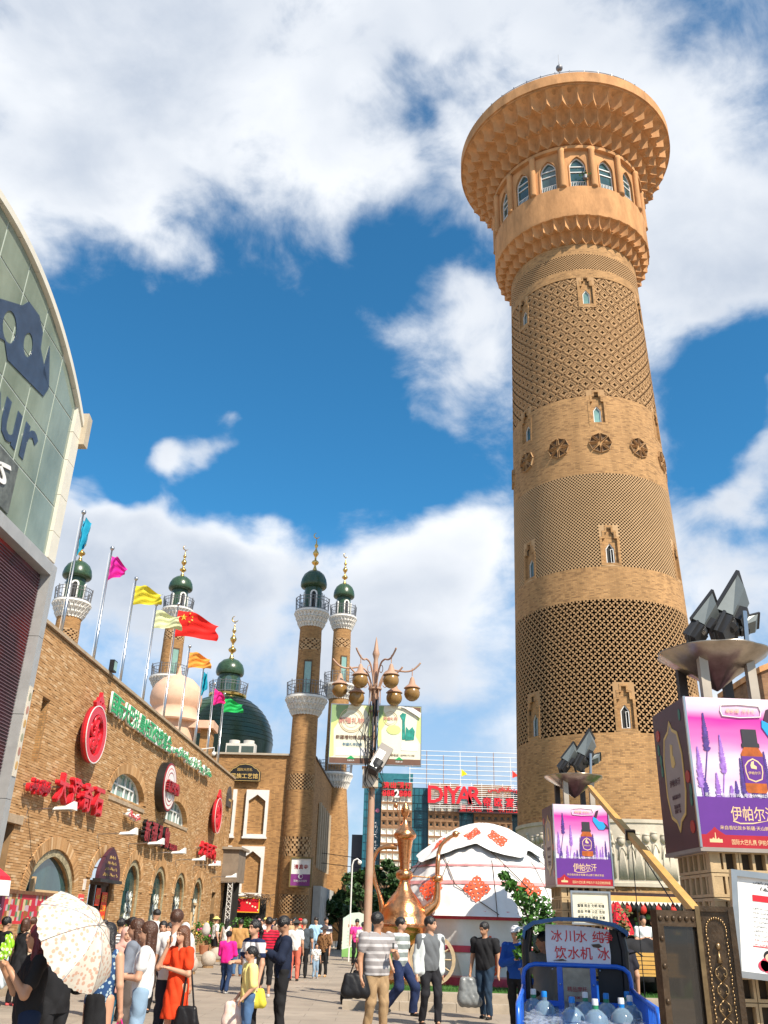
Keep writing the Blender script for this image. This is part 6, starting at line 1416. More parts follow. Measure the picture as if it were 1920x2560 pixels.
# ================================================================== STREET LAMP WITH BILLBOARDS
def street_lamp():
    pk = M('salmon_paint', (.42, .29, .20), .55, var=.25, vs=5, var2=(.42, .22, .14)); globe = M('amber_globe', (.26, .145, .04), .22, var=.25, vs=5, spec=.6); t = thing('street_lamp', 'tall salmon street lamp with six amber globes on curling arms', 'street lamp', (-.09, 21, 0))
    G().lathe([(.13, 0), (.13, .25), (.09, .35), (.085, 2.4), (.07, 4.6), (.062, 7.3)], 16).obj('pole', pk, t, 50); G().lathe([(.062, 7.3), (.05, 7.42), (.07, 7.5), (.09, 7.56), (.06, 7.66), (.015, 7.95), (.002, 8.0)], 12).obj('spire', pk, t, 50)
    for q in range(8):
        a = 2*PI*q/8; G().tube([(.13*math.cos(a), .13*math.sin(a), 5.9), (.13*math.cos(a), .13*math.sin(a), 6.8)], .012, 5).obj('cage_rod', pk, t)
    for z in (6.12, 6.68): G().lathe([(.05, z), (.16, z), (.16, z+.04), (.05, z+.04)], 16, cap=False).obj('collar', pk, t)
    def arm(a, R, zb, ztip):
        ca, sa = math.cos(a), math.sin(a); P = lambda r, z: (r*ca, r*sa, z)
        aa = G().tube(arc([P(.06, zb-.50), P(.12, zb-.2), P(.24, zb+.04), P(.40, zb+.10), P(R*.8, zb+.06), P(R, zb+.09), P(R+.14, zb+.20), P(R+.20, zb+.27)], 4), .022, 7).obj('arm', pk, t, True)
        G().tube(arc([P(.08, zb-.4), P(.16, zb-.08), P(.28, zb-.02), P(.33, zb-.13), P(.26, zb-.2), P(.2, zb-.15)], 4), .010, 5).obj('scroll', pk, t, True)
        G().tube([P(R, zb+.14), P(R, zb-.05)], .012, 5).obj('hanger', pk, t)
        lm = put('lantern', G().lathe([(.02, -.04), (.045, -.08), (.085, -.22), (.17, -.29), (.20, -.32), (.17, -.33)], 18, c=(R*ca, R*sa)).mesh('lantern_cap', pk, 50), t, (0, 0, zb-.03)); g = G(); g.ball((R*ca, R*sa, -.44), .19, 16, (1, 1, 1)); g.obj('globe', globe, lm, True)
    for a, R, zb in ((rad(188), .85, 7.1), (rad(235), .62, 7.24), (rad(-10), .90, 7.05), (rad(-58), .70, 7.24), (rad(200), .46, 6.90), (rad(-22), .50, 6.92)): arm(a, R, zb, 0)
    # cables and control box
    bx = thing('control_box', 'cream electrical box strapped to the lamp pole under the billboards', 'electrical box', (-.13, 20.9, 4.6)); G().box(-.18, .18, -.12, .16, -.2, .22).obj('box', M('cream_box', (.55, .48, .38), .5, var=.1), bx); G().box(-.2, .2, -.14, .18, .22, .25).obj('lid', M('rust', (.25, .12, .06), .8), bx)
    cb = thing('cables', 'black cables looped round the lamp pole behind the floodlight', 'cable', (-.09, 20.9, 0)); rnd = random.Random(8); g = G()
    for q in range(11):
        x = rnd.uniform(-.14, .1); z0 = rnd.uniform(5.2, 6.4); z1 = rnd.uniform(4.4, 5.2); g.tube([(x, -.08, z0), (x-rnd.uniform(-.2, .25), -.12, (z0+z1)/2+.2), (x+rnd.uniform(-.1, .35), -.16, z1), (x+rnd.uniform(0, .3), -.1, z1-.25), (x*.5, -.1, z1-.1)], .009, 5)
    g.tube([(.05, -.1, 6.4), (.05, -.12, 4.7)], .03, 6); g.tube([(-.02, -.12, 6.3), (-.03, -.12, 5.0)], .02, 6); g.obj('cable', BLACK, cb, True)
    fl = thing('floodlight', 'big grey floodlight with black housing tilted down on the lamp pole', 'floodlight', (.10, 20.72, 5.05)); mm = Matrix.Rotation(rad(28), 4, 'Y') @ Matrix.Rotation(rad(-25), 4, 'X'); G().box(-.16, .16, -.1, .12, -.28, .30, mat=mm).obj('housing', M('grey_cast', (.13, .11, .095), .5), fl); G().box(-.12, .05, -.13, -.1, -.40, .1, mat=mm).obj('lens', M('lens_white', (.24, .27, .27), .2), fl); G().lathe([(.12, -.45), (.16, -.3), (.16, -.15)], 12, mat=mm).obj('ballast', BLACK, fl); G().box(-.06, .06, .02, .25, -.06, .06).obj('bracket', IRON, fl)
    # two billboards back to back on the pole
    lime = M('lime_print', (.62, .72, .26), .5, var=.12, vs=1); olv = M('olive_print', (.24, .36, .16), .5); cream = M('cream_print', (.78, .76, .58), .5, var=.06); brn = M('brown_print', (.16, .08, .05), .5); gold = M('pale_gold_print', (.66, .50, .30), .5); teal = M('teal_print', (.02, .26, .20), .5, var=.4, vs=14); pk2 = M('rose_print', (.62, .28, .22), .5)
    for nm, x0, x1, lab in (('billboard', -1.10, -.10, 'green and cream billboard half with the round gold emblem, on the lamp pole'), ('billboard', .02, 1.02, 'green billboard half with a bottle picture and torn corner, on the lamp pole')):
        b = thing(nm, lab, 'billboard', ((x0+x1)/2, 20.93, 5.6)); w = x1-x0; h = 1.36
        G().plate(rect(-w/2, w/2, -h/2, h/2), [], -.02, .05).obj('panel', cream, b); G().plate(rect(-w/2-.015, w/2+.015, -h/2-.015, h/2+.015), [rect(-w/2, w/2, -h/2, h/2)], -.03, .06).obj('frame', STEEL, b)
        G().plate(rect(-w/2+.003, w/2-.003, -h/2+.003, -h/2+.13), [], -.026, -.022).obj('brown_band', brn, b)
        G().plate([(-w/2, -.55), (-w/2+.1, -.5), (-w/2+.07, .1), (-w/2+.22, .35), (-w/2+.05, .67), (-w/2, .67)], [], -.024, -.021).obj('lime_shape', lime, b); G().plate([(w/2, -.2), (w/2-.12, .0), (w/2-.08, .4), (w/2-.25, .66), (w/2, .67)], [], -.024, -.021).obj('lime_shape', lime, b); G().plate([(-w/2, .25), (-w/2+.12, .3), (-w/2+.35, .5), (-w/2+.4, .67), (-w/2, .67)] if x0 < -.5 else [(-w/2, .3), (-w/2+.1, .45), (-w/2+.12, .67), (-w/2, .67)], [], -.028, -.025).obj('leaf_shape', olv, b)
        if x0 < -.5:
            for r0, r1 in ((.29, .275), (.25, .243), (.17, .165)): G().plate(ellipse(-.02, .32, r0, r0, 32), [ellipse(-.02, .32, r1, r1, 32)], -.030, -.026).obj('emblem_ring', gold, b)
            text('lettering', '新疆礼物', b, pk2, -.02, .31, -.034, .2, .002, .012, w=.60); text('lettering', '新疆禮物精品超市', b, brn, .03, -.08, -.03, .12, .002, .008, w=.80); text('lettering', '新疆礼带回家', b, M('blue_grey_print', (.12, .24, .34), .5), .03, -.24, -.03, .09, .002, .004, w=.46)
            G().plate(rect(-.36, .42, -.50, -.33), [], -.027, -.024).obj('pale_panel', M('pale_panel', (.85, .83, .80), .5), b)
        else:
            for r0, r1 in ((.17, .16), (.13, .125)): G().plate(ellipse(-.22, .38, r0, r0, 28), [ellipse(-.22, .38, r1, r1, 28)], -.030, -.026).obj('emblem_ring', gold, b)
            text('lettering', '新疆礼物', b, pk2, -.22, .38, -.034, .1, .002, .006, w=.32); G().plate([(.06, -.1), (.14, -.1), (.13, .1), (.12, .3), (.15, .5), (.06, .52), (.0, .46), (.06, .35)], [], -.03, -.026).obj('bottle_picture', teal, b); G().plate([(.14, -.12), (.34, -.1), (.36, .1), (.30, .2), (.22, .12), (.15, .2)], [], -.03, -.026).obj('jar_picture', teal, b); G().ball((-.14, -.028, .12), .14, 14, (1.2, .02, .8)).obj('fruit_picture', lime, b)
            text('lettering', '接待电话 13999171190', b, brn, .05, -.46, -.03, .08, .002, .003, w=.62); G().plate(rect(.05, .42, -.35, -.18), [], -.027, -.024).obj('pale_panel', M('pale_panel', (.85, .83, .80), .5), b); G().plate([(-.1, .68), (.12, .62), (.36, .48), (.48, .40), (.50, .52), (.3, .64)], [], -.07, -.05).obj('torn_corner', WPAINT, b); G().plate([(.2, .66), (.49, .66), (.49, .5)], [], -.035, -.03).obj('bare_corner', brn, b)
        G().plate([(-.1, -.57), (0, -.50), (.1, -.57)], [], -.034, -.028).obj('green_roof_mark', GREEN, b); text('lettering', '新疆礼物', b, WPAINT, 0, -.61, -.03, .05, .001, .002, w=.16)
        G().box(-.03+(.45 if x0 < -.5 else -.45), .03+(.45 if x0 < -.5 else -.45), .05, .16, -.5, .5).obj('bracket', IRON, b); G().box(.02 if x0 < -.5 else -.62, .62 if x0 < -.5 else -.02, .05, .09, .45, .5).obj('bracket', IRON, b)
street_lamp()
# ================================================================== ADVERTISING PILLARS
AD = None
def poster_mats():
    m, nt, p = nodes('pink_sky_print'); N = nt.nodes; L = nt.links; tc = N.new('ShaderNodeTexCoord'); sp = N.new('ShaderNodeSeparateXYZ'); L.new(tc.outputs['Object'], sp.inputs[0])
    n = N.new('ShaderNodeTexNoise'); n.inputs['Scale'].default_value = 1.6; n.inputs['Detail'].default_value = 2; mp = N.new('ShaderNodeMapping'); mp.inputs['Scale'].default_value = (.5, 1, 2.4); mp.inputs['Rotation'].default_value = (0, .35, 0); L.new(tc.outputs['Object'], mp.inputs[0]); L.new(mp.outputs[0], n.inputs['Vector'])
    a = N.new('ShaderNodeMath'); a.operation = 'MULTIPLY_ADD'; L.new(n.outputs['Fac'], a.inputs[0]); a.inputs[1].default_value = .35; L.new(sp.outputs[2], a.inputs[2])
    r = N.new('ShaderNodeValToRGB'); L.new(a.outputs[0], r.inputs[0]); pts = [(.20, (.30, .12, .42)), (.42, (.55, .36, .66)), (.62, (.66, .60, .72)), (.78, (.72, .46, .60)), (.9, (.72, .58, .68)), (1.08, (.66, .18, .45)), (1.3, (.58, .02, .32))]
    r.color_ramp.elements[0].position = .0; r.color_ramp.elements[0].color = (.25, .1, .4, 1)
    for q, c in pts: e = r.color_ramp.elements.new(min(1, q/1.6)); e.color = (*c, 1)
    mr = N.new('ShaderNodeMath'); mr.operation = 'DIVIDE'; mr.inputs[1].default_value = 1.9; L.new(a.outputs[0], mr.inputs[0]); L.new(mr.outputs[0], r.inputs[0]); L.new(r.outputs[0], p.inputs['Base Color']); p.inputs['Roughness'].default_value = .35
    return m
def ad_pillar(X, Y, label, boxlab, collab):
    """breeze-block pillar, a printed box above, a steel dish on four posts with floodlights"""
    W_, H_, ZB = 1.21, 1.62, 2.43
    global AD
    if AD is None: AD = dict(sky=poster_mats(), vio=M('violet_print', (.115, .025, .24), .4, var=.1, vs=2), red=M('red_print', (.38, .01, .02), .4), plum=M('plum_print', (.055, .012, .035), .45, var=.2, vs=4), pale=M('pale_card_print', (.30, .25, .24), .5), lav=M('lavender_print', (.20, .07, .42), .5, var=.6, vs=18, var2=(.42, .22, .62)), lavd=M('dark_lavender_print', (.07, .03, .22), .5, var=.5, vs=18), amb=M('amber_print', (.42, .10, .015), .3, var=.5, vs=5), cap=M('cap_print', (.04, .035, .04), .35), blu=M('butterfly_blue_print', (.02, .32, .72), .35), gold=M('cream_gold_print', (.75, .52, .28), .4), gre=M('leaf_print', (.03, .16, .12), .5))
    t = thing('advertising_box', boxlab, 'advertising box', (X, Y, ZB), 2); 
    G().box(0, W_, .02, 1.12, 0, H_).obj('box_body', AD['plum'], t); G().box(-.01, W_+.01, -.004, 1.13, -.04, 0).obj('base_tray', M('tray_grey', (.28, .24, .21), .6), t)
    for r_ in ((-.012, .012), (W_-.012, W_+.012)): G().box(*r_, -.012, .02, 0, H_).obj('edge_trim', STEEL, t)
    y = [0.014]
    def P(nm, poly, m, holes=()): y[0] -= .0004; o = G().plate(poly, holes, y[0], y[0]+.0002 if False else .02).obj(nm, m, t); return o
    P('poster_sky', rect(.012, W_-.012, .50, H_), AD['sky'])
    rnd = random.Random(3)
    def stalk(x, z0, z1, w, mat, lean=0.): 
        g = G(); n = max(6, int((z1-z0)/.022)); g.plate([(x-lean, .52), (x-lean+.012, .52), (x+.006, z0), (x-.006, z0)], [], .006, .012)
        for i in range(n):
            u = i/n; zz = z0+(z1-z0)*u; ww = w*(.5+.5*math.sin(PI*min(1, .25+u*.8)))*(1-u*.55)
            for s in (-1, 1): a = rnd.uniform(.2, 1.0); x1, z1_ = x+s*ww*math.cos(a*.7), zz+ww*math.sin(a); g.plate([(x, zz), ((x+x1)/2, zz-.004), (x1, z1_), ((x+x1)/2-.004, zz+.022)], [], .004+rnd.random()*.003, .01)
            g.plate([(x-ww*.4, zz), (x+ww*.4, zz+.004), (x+ww*.3, zz+.026), (x-ww*.3, zz+.024)], [], .005, .01)
        g.obj('lavender_print', mat, t, kind='stuff')
    for a in ((.20, 1.02, 1.44, .055, 'lavd', .10), (.36, .78, 1.2, .05, 'lav', .05), (.09, .62, 1.06, .055, 'lav', 0), (.27, .5, .78, .045, 'lav', 0), (.13, .5, .72, .06, 'lavd', 0), (.48, .5, .70, .04, 'lavd', 0), (.56, .55, .95, .045, 'lavd', 0), (.60, .5, .75, .05, 'lav', 0), (.84, .62, 1.03, .045, 'lavd', 0), (.90, .5, .8, .05, 'lav', 0), (.78, .5, .78, .05, 'lavd', 0), (.98, .5, .72, .04, 'lav', 0), (1.10, .58, .9, .035, 'lavd', 0), (1.03, .5, .78, .03, 'lav', 0), (1.16, .5, .68, .04, 'lavd', 0), (.42, .5, .65, .05, 'lav', 0), (.68, .5, .66, .05, 'lavd', 0)): stalk(*a[:4], AD[a[4]], a[5])
    y[0] = .003
    bx = .70
    P('bottle_print', [(bx-.12, .60), (bx-.10, .575), (bx+.10, .575), (bx+.12, .60), (bx+.12, 1.0), (bx+.08, 1.07), (bx-.08, 1.07), (bx-.12, 1.0)], AD['amb']); P('bottle_label', rect(bx-.12, bx+.12, .68, .97), AD['vio']); P('bottle_cap', [(bx-.10, 1.07), (bx+.10, 1.07), (bx+.10, 1.11), (bx+.085, 1.12), (bx+.085, 1.27), (bx-.085, 1.27), (bx-.085, 1.12), (bx-.10, 1.11)], AD['cap'])
    P('label_border', [(bx-.08, .72), (bx, .69), (bx+.08, .72), (bx+.10, .80), (bx+.10, .87), (bx+.06, .92), (bx, .95), (bx-.06, .92), (bx-.10, .87), (bx-.10, .80)], AD['gold'], [[(bx-.07, .73), (bx, .705), (bx+.07, .73), (bx+.088, .80), (bx+.088, .865), (bx+.05, .91), (bx, .935), (bx-.05, .91), (bx-.088, .865), (bx-.088, .80)]])
    P('label_figure', [(bx-.03, .84), (bx+.03, .83), (bx+.035, .86), (bx+.005, .88), (bx+.01, .92), (bx-.02, .91), (bx-.035, .87)], AD['gold']); text('lettering', '伊帕尔汗', t, AD['gold'], bx, .79, y[0]-.001, .05, .0004, .002, w=.14)
    for pts in ([(.93, 1.31), (.97, 1.42), (1.0, 1.52), (.94, 1.50), (.90, 1.40), (.88, 1.30)],): P('butterfly_wing', pts, AD['plum'])
    P('butterfly_wing', [(.92, 1.20), (.86, 1.30), (.87, 1.38), (.95, 1.34), (1.0, 1.28)], AD['blu']); P('butterfly_wing', [(.92, 1.20), (1.0, 1.29), (1.08, 1.28), (1.16, 1.20), (1.08, 1.12), (.98, 1.12)], AD['blu']); P('butterfly_edge', [(1.08, 1.28), (1.16, 1.22), (1.20, 1.14), (1.14, 1.15), (1.08, 1.11), (1.13, 1.19)], AD['plum'])
    P('violet_panel', rect(.012, W_-.012, 0, .52), AD['vio']); P('red_band', [(.012, 0), (W_-.012, 0), (W_-.012, .13), (.28, .13), (.20, .18), (.17, .21), (.14, .18), (.07, .13), (.012, .13)], AD['red'])
    yy = y[0]-.0015
    text('lettering', '总店：一号步行街102  电话:09918529687/13999950578', t, WPAINT, .62, .545, yy, .05, .0005, .001, w=1.02, hh=.042)
    text('brand_lettering', '伊帕尔汗', t, AD['gold'], .62, .355, yy, .15, .0005, .004, w=.50, hh=.15); g = G(); g.plate([(.38+.0, .27), (.46, .245), (.6, .25), (.84, .30), (.6, .262), (.46, .258), (.40, .28), (.42, .32)], [], yy, yy+.001); g.obj('flourish', AD['gold'], t)
    text('lettering', '来自香妃故乡新疆·天山脚下薰衣草园', t, AD['gold'], .62, .205, yy, .045, .0005, .0005, w=.78, hh=.042); text('lettering', '国际大巴扎携 伊帕尔汗 欢迎您畅游新疆', t, AD['gold'], .74, .06, yy, .05, .0005, .001, w=.80, hh=.055)
    P('skyline_mark', [(.10, .05), (.24, .05), (.24, .085), (.21, .085), (.20, .10), (.185, .085), (.175, .085), (.172, .15), (.165, .15), (.16, .085), (.14, .10), (.13, .085), (.10, .085)], AD['gold'])
    text('notice_lettering', '最新疆  伴手礼', t, AD['gold'], .64, 1.475, yy, .06, .0005, .001, w=.34); P('notice_border', [(.42, 1.41), (.62, 1.395), (.86, 1.41), (.88, 1.475), (.86, 1.54), (.62, 1.555), (.42, 1.54), (.40, 1.475)], WPAINT, [[(.425, 1.418), (.62, 1.403), (.855, 1.418), (.873, 1.475), (.855, 1.532), (.62, 1.547), (.425, 1.532), (.407, 1.475)]])
    # side face (towards the left): pale card in a gold cusped border, roses
    S = Matrix.Translation((-.0, 1.10, 0)) @ Matrix.Rotation(-PI/2, 4, 'Z')
    crd = [(.55, .22), (.62, .32), (.76, .38), (.80, .5), (.84, .62), (.84, 1.02), (.80, 1.14), (.76, 1.26), (.62, 1.32), (.55, 1.42), (.48, 1.32), (.34, 1.26), (.30, 1.14), (.26, 1.02), (.26, .62), (.30, .5), (.34, .38), (.48, .32)]
    G().plate(crd, [], -.004, .01, mat=S).obj('side_card', AD['pale'], t); G().plate([(.55+(x-.55)*1.07, .82+(z-.82)*1.05) for x, z in crd], [[(.55+(x-.55)*.97, .82+(z-.82)*.98) for x, z in crd]], -.008, .008, mat=S).obj('card_border', GOLDP, t)
    G().plate([(.50, .92), (.56, .90), (.62, .94), (.60, 1.02), (.56, 1.05), (.58, 1.16), (.52, 1.18), (.49, 1.05)], [], -.01, -.004, mat=S).obj('card_figure', GOLDP, t); text('lettering', '伊帕尔汗', t, AD['plum'], .55, .74, -.01, .12, .001, .003, w=.34, mat=S); text('lettering', '新疆薰衣草', t, AD['plum'], .55, .58, -.01, .06, .001, .001, w=.26, mat=S); text('lettering', '精油护肤\n香薰产品', t, AD['plum'], .55, .45, -.01, .05, .001, .001, w=.2, mat=S)
    for x, z, m in ((.12, 1.35, 'red'), (.15, 1.05, 'gre'), (.1, 1.18, 'gre'), (.95, .75, 'red'), (1.0, .6, 'gre'), (.98, .5, 'gre'), (.93, .22, 'red'), (.9, 1.45, 'gre'), (.16, .92, 'gre')): G().plate(ellipse(x, z, .07 if m == 'red' else .035, .07, 9, x*7), [], -.006, .004, mat=S).obj('rose_print' if m == 'red' else 'leaf_print', AD[m], t)
    # breeze block pillar
    c = thing('breeze_block_pillar', collab, 'pillar', (X+.10, Y+.08, 0), 2); bb = M('breeze_block', (.50, .36, .20), .85, var=.18, vs=4, bump=.2)
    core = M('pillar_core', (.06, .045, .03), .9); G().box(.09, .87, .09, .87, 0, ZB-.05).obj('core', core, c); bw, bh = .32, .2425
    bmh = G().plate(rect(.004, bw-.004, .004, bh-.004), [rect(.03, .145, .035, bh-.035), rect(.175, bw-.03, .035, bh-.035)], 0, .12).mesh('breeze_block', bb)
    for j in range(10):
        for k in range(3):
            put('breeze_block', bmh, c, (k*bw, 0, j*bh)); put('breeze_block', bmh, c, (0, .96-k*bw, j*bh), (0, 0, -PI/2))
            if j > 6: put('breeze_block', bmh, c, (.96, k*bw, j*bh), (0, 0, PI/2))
    G().box(-.03, .99, -.03, .99, ZB-.05, ZB-.042+.001).obj('cap', bb, c)
    # dish and floodlights on top
    d = thing('floodlight_dish', label, 'floodlight', (X+.60, Y+.52, ZB+H_), 8); dm = M('polished_dish', (.40, .34, .27), .3, .85, var=.35, vs=3)
    for x, y_ in ((-.30, -.28), (.30, -.28), (-.30, .28), (.30, .28)): G().box(x-.055, x+.055, y_-.035, y_+.035, 0, .66).obj('post', M('pale_post', (.38, .33, .27), .5, .3) if y_ < 0 else M('dark_post', (.04, .03, .025), .5), d)
    g = G(); n = 64; pr = [(.01, .20), (.08, .25), (.24, .38), (.42, .50), (.63, .64), (.64, .655), (.58, .65), (.40, .60), (.02, .45)]
    g.lathe(pr, n, cap=False, fn=lambda r, z, a, j: r*(1+.045*abs(math.cos(4*a))*(1 if 0 < j < 6 else .6)) if j else r); g.obj('dish', dm, d, True)
    hs = M('floodlight_grey', (.15, .17, .17), .4, .3); rimm = M('floodlight_black', (.02, .02, .022), .45)
    def flood(x, y_, z, D, s=1.):
        zx = Vector(D).normalized(); yx = Vector((.5, -.62, -.55)); yx = (yx-zx*yx.dot(zx)).normalized(); xx = yx.cross(zx); mm = Matrix.Translation((x, y_, z)) @ Matrix((xx, yx, zx)).transposed().to_4x4() @ Matrix.Scale(s, 4)
        g = G(); o = [(-.19, 0, 0), (.19, 0, 0), (.19, -.02, .56), (-.19, -.02, .56)]; q = [(-.12, .18, .02), (.12, .18, .02), (.15, .15, .40), (-.15, .15, .40)]; g.add(o+q, [(1, 0, 4, 5), (2, 1, 5, 6), (3, 2, 6, 7), (0, 3, 7, 4), (4, 7, 6, 5)], mat=mm); h = g.obj('lamp_housing', hs, d); G().box(-.2, .2, -.03, .012, -.02, .58, mat=mm).obj('lens_frame', rimm, h); G().plate(rect(-.17, .17, .02, .54), [], -.04, -.031, mat=mm).obj('lens', M('lens_grey', (.25, .28, .29), .1), h); g = G(); g.box(-.15, .15, .0, .20, -.26, -.01, mat=mm); g.ball((0, .14, -.05), .11, 10, mat=mm); g.box(-.07, .07, .15, .26, .02, .2, mat=mm); g.tube([(-.18, .1, .0), (-.22, .14, -.3), (0, .16, -.36), (.22, .14, -.3), (.18, .1, .0)], .022, 6, mat=mm); g.obj('gear_box', rimm, h)
    flood(-.24, -.1, .98, (.50, -.1, .62), .82); flood(.16, 0, 1.14, (.50, -.05, .72), 1.08); flood(.36, .05, 1.05, (.75, -.1, .22), .62)
    G().tube([(-.3, -.1, .62), (-.3, -.08, .80)], .05, 6).obj('bracket', rimm, d); G().tube([(.24, 0, .62), (.22, 0, 1.1)], .05, 6).obj('bracket', rimm, d); G().tube([(.30, -.28, .6), (.34, -.28, 1.15)], .03, 6).obj('stay', STEEL, d)
    return t
ad_pillar(3.86, 20.0, 'small steel dish with floodlights on posts above the farther advertising box', 'farther purple lavender advertising box in front of the tower', 'farther breeze block pillar under the small advertising box')
ad_pillar(3.50, 10.0, 'large steel dish with floodlights on posts above the nearer advertising box', 'nearer purple lavender advertising box cut by the right edge', 'nearer breeze block pillar under the large advertising box')
# lower notice boards and the red-shirted picture board
def notice_boards():
    t = thing('framed_notice', 'steel framed white notice with red lines and a doll picture on the nearer pillar', 'notice board', (4.23, 9.86, 1.66), 0); T = Matrix.Rotation(rad(5), 4, 'Y'); 
    G().plate(rect(-.56, .62, -.50, .50), [rect(-.50, .56, -.44, .44)], -.05, .02, mat=T).obj('frame', STEEL, t); G().plate(rect(-.52, .58, -.46, .46), [], -.012, .02, mat=T).obj('sheet', WPAINT, t); G().box(-.3, .3, .02, .19, -.03, .03).obj('bracket', IRON, t)
    G().plate(rect(-.34, .56, .22, .28), [], -.016, -.011, mat=T).obj('red_strip', RED, t); text('heading', shape('مىللىي كۆرسەتمە'), t, BLACK, .02, .34, -.016, .1, .001, .003, w=.55, mat=T); text('script', shape('شىنجاڭ ئۇيغۇر ئاپتونوم رايونى'), t, BLACK, -.05, .42-.02, -.016, .05, .001, 0, w=.55, hh=.035, mat=T)
    for q in range(9): text('script', shape('شىنجاڭ ئۇيغۇر ئاپتونوم رايونى خەلق')[q % 5:], t, M('grey_ink', (.2, .2, .2), .6) if q < 7 else RED, .02, .155-.042*q, -.016, .03, .0006, 0, w=.72, hh=.022, mat=T)
    G().plate(rect(-.36, .56, -.205, -.197), [], -.016, -.011, mat=T).obj('red_rule', RED, t)
    cl = M('red_doll_print', (.60, .03, .08), .5); sk = M('doll_skin_print', (.75, .45, .32), .5)
    for c, r, m, nm in (((-.20, -.36), (.10, .075), cl, 'doll_coat'), ((-.26, -.37), (.06, .05), cl, 'doll_coat'), ((-.14, -.37), (.06, .05), cl, 'doll_coat'), ((-.20, -.275), (.06, .05), BLACK, 'doll_hair'), ((-.20, -.292), (.048, .038), sk, 'doll_face')): G().plate(ellipse(*c, *r, 18), [], -.018-(.002 if nm == 'doll_face' else 0)-(.001 if nm == 'doll_hair' else 0), -.011, mat=T).obj(nm, m, t)
    t = thing('framed_notice', 'grey framed cream notice with black characters on the farther pillar', 'notice board', (4.52, 19.9, 2.0), 2); G().plate(rect(-.42, .42, -.32, .32), [rect(-.38, .38, -.28, .28)], -.05, .03).obj('frame', STEEL, t); G().plate(rect(-.39, .39, -.29, .29), [], -.02, .02).obj('sheet', M('cream_sheet', (.72, .68, .52), .5), t); G().box(-.3, .3, .02, .2, -.03, .03).obj('bracket', IRON, t)
    for k, s in enumerate(('富强 民主 文明 和谐', '自由 平等 公正 法治', '爱国 敬业 诚信 友善')): text('lettering', s, t, BLACK, 0, .04-.11*k, -.024, .06, .001, .003, w=.56); text('script', shape('شىنجاڭ ئۇيغۇر ئاپتونوم'), t, M('grey_ink', (.2, .2, .2), .6), 0, .09-.11*k, -.024, .03, .0006, 0, w=.5, hh=.022)
    t = thing('welcome_board', 'low pale blue and green poster board standing beyond the pink shirted man', 'board', (-.78, 45, 0)); m, nt, p = nodes('blue_green_print'); G().plate([(-.55, .15), (.55, .15), (.55, 1.9), (.2, 2.02), (-.2, 1.98), (-.55, 1.75)], [], 0, .06).obj('panel', M('pale_blue_print', (.50, .68, .62), .5, var=.4, vs=1.5, var2=(.72, .76, .60)), t); text('lettering', '国际大巴扎', t, M('coral_print', (.75, .25, .15), .5), 0, 1.45, -.01, .16, .004, .006, w=.6); G().plate([(-.55, .15), (.55, .15), (.55, .5), (.1, .62), (-.55, .45)], [], -.01, .0).obj('grass_print', M('grass_print', (.2, .42, .12), .6), t)
    for x in (-.5, .5): G().box(x-.03, x+.03, .02, .1, 0, 1.8).obj('leg', IRON, t)
    for q in range(5): text('lettering', shape('خەلقئارا چوڭ بازار'), t, M('grey_ink2', (.4, .4, .4), .6), .0, 1.2-.14*q, -.01, .06, .002, 0, w=.7, hh=.05)
    t = thing('farther_notice', 'small grey sign on the tower base behind the farther advertising box', 'sign', (7.45, 33.9, 3.0), 10); G().plate(rect(-.32, .32, -.35, .35), [], -.03, .02).obj('board', M('grey_board', (.22, .23, .24), .5), t); G().plate(rect(-.02, .02, -.2, .2), [], -.04, -.031).obj('mark', WPAINT, t); G().tube([(-.2, -.035, .02), (0, -.035, -.1), (.2, -.035, .02)], .015, 5).obj('mark', WPAINT, t); G().box(-.03, .03, 0, 2.0, -.05, .05).obj('bracket', IRON, t)
notice_boards()
def arch_lettering():
    t = thing('carved_lettering', 'low carved characters on the brick base of the tower over the stalls', 'sign', (TX-1.3, TY-4.15, 2.75), -14)
    for i, ch in enumerate('观光塔'): text('character', ch, t, LATT, -.8+.8*i, 0, -.12, .5, .05, .01, hh=.45)
    G().box(-1.2, 1.2, -.06, .3, -.32, -.26).obj('ledge', LATT, t)
arch_lettering()
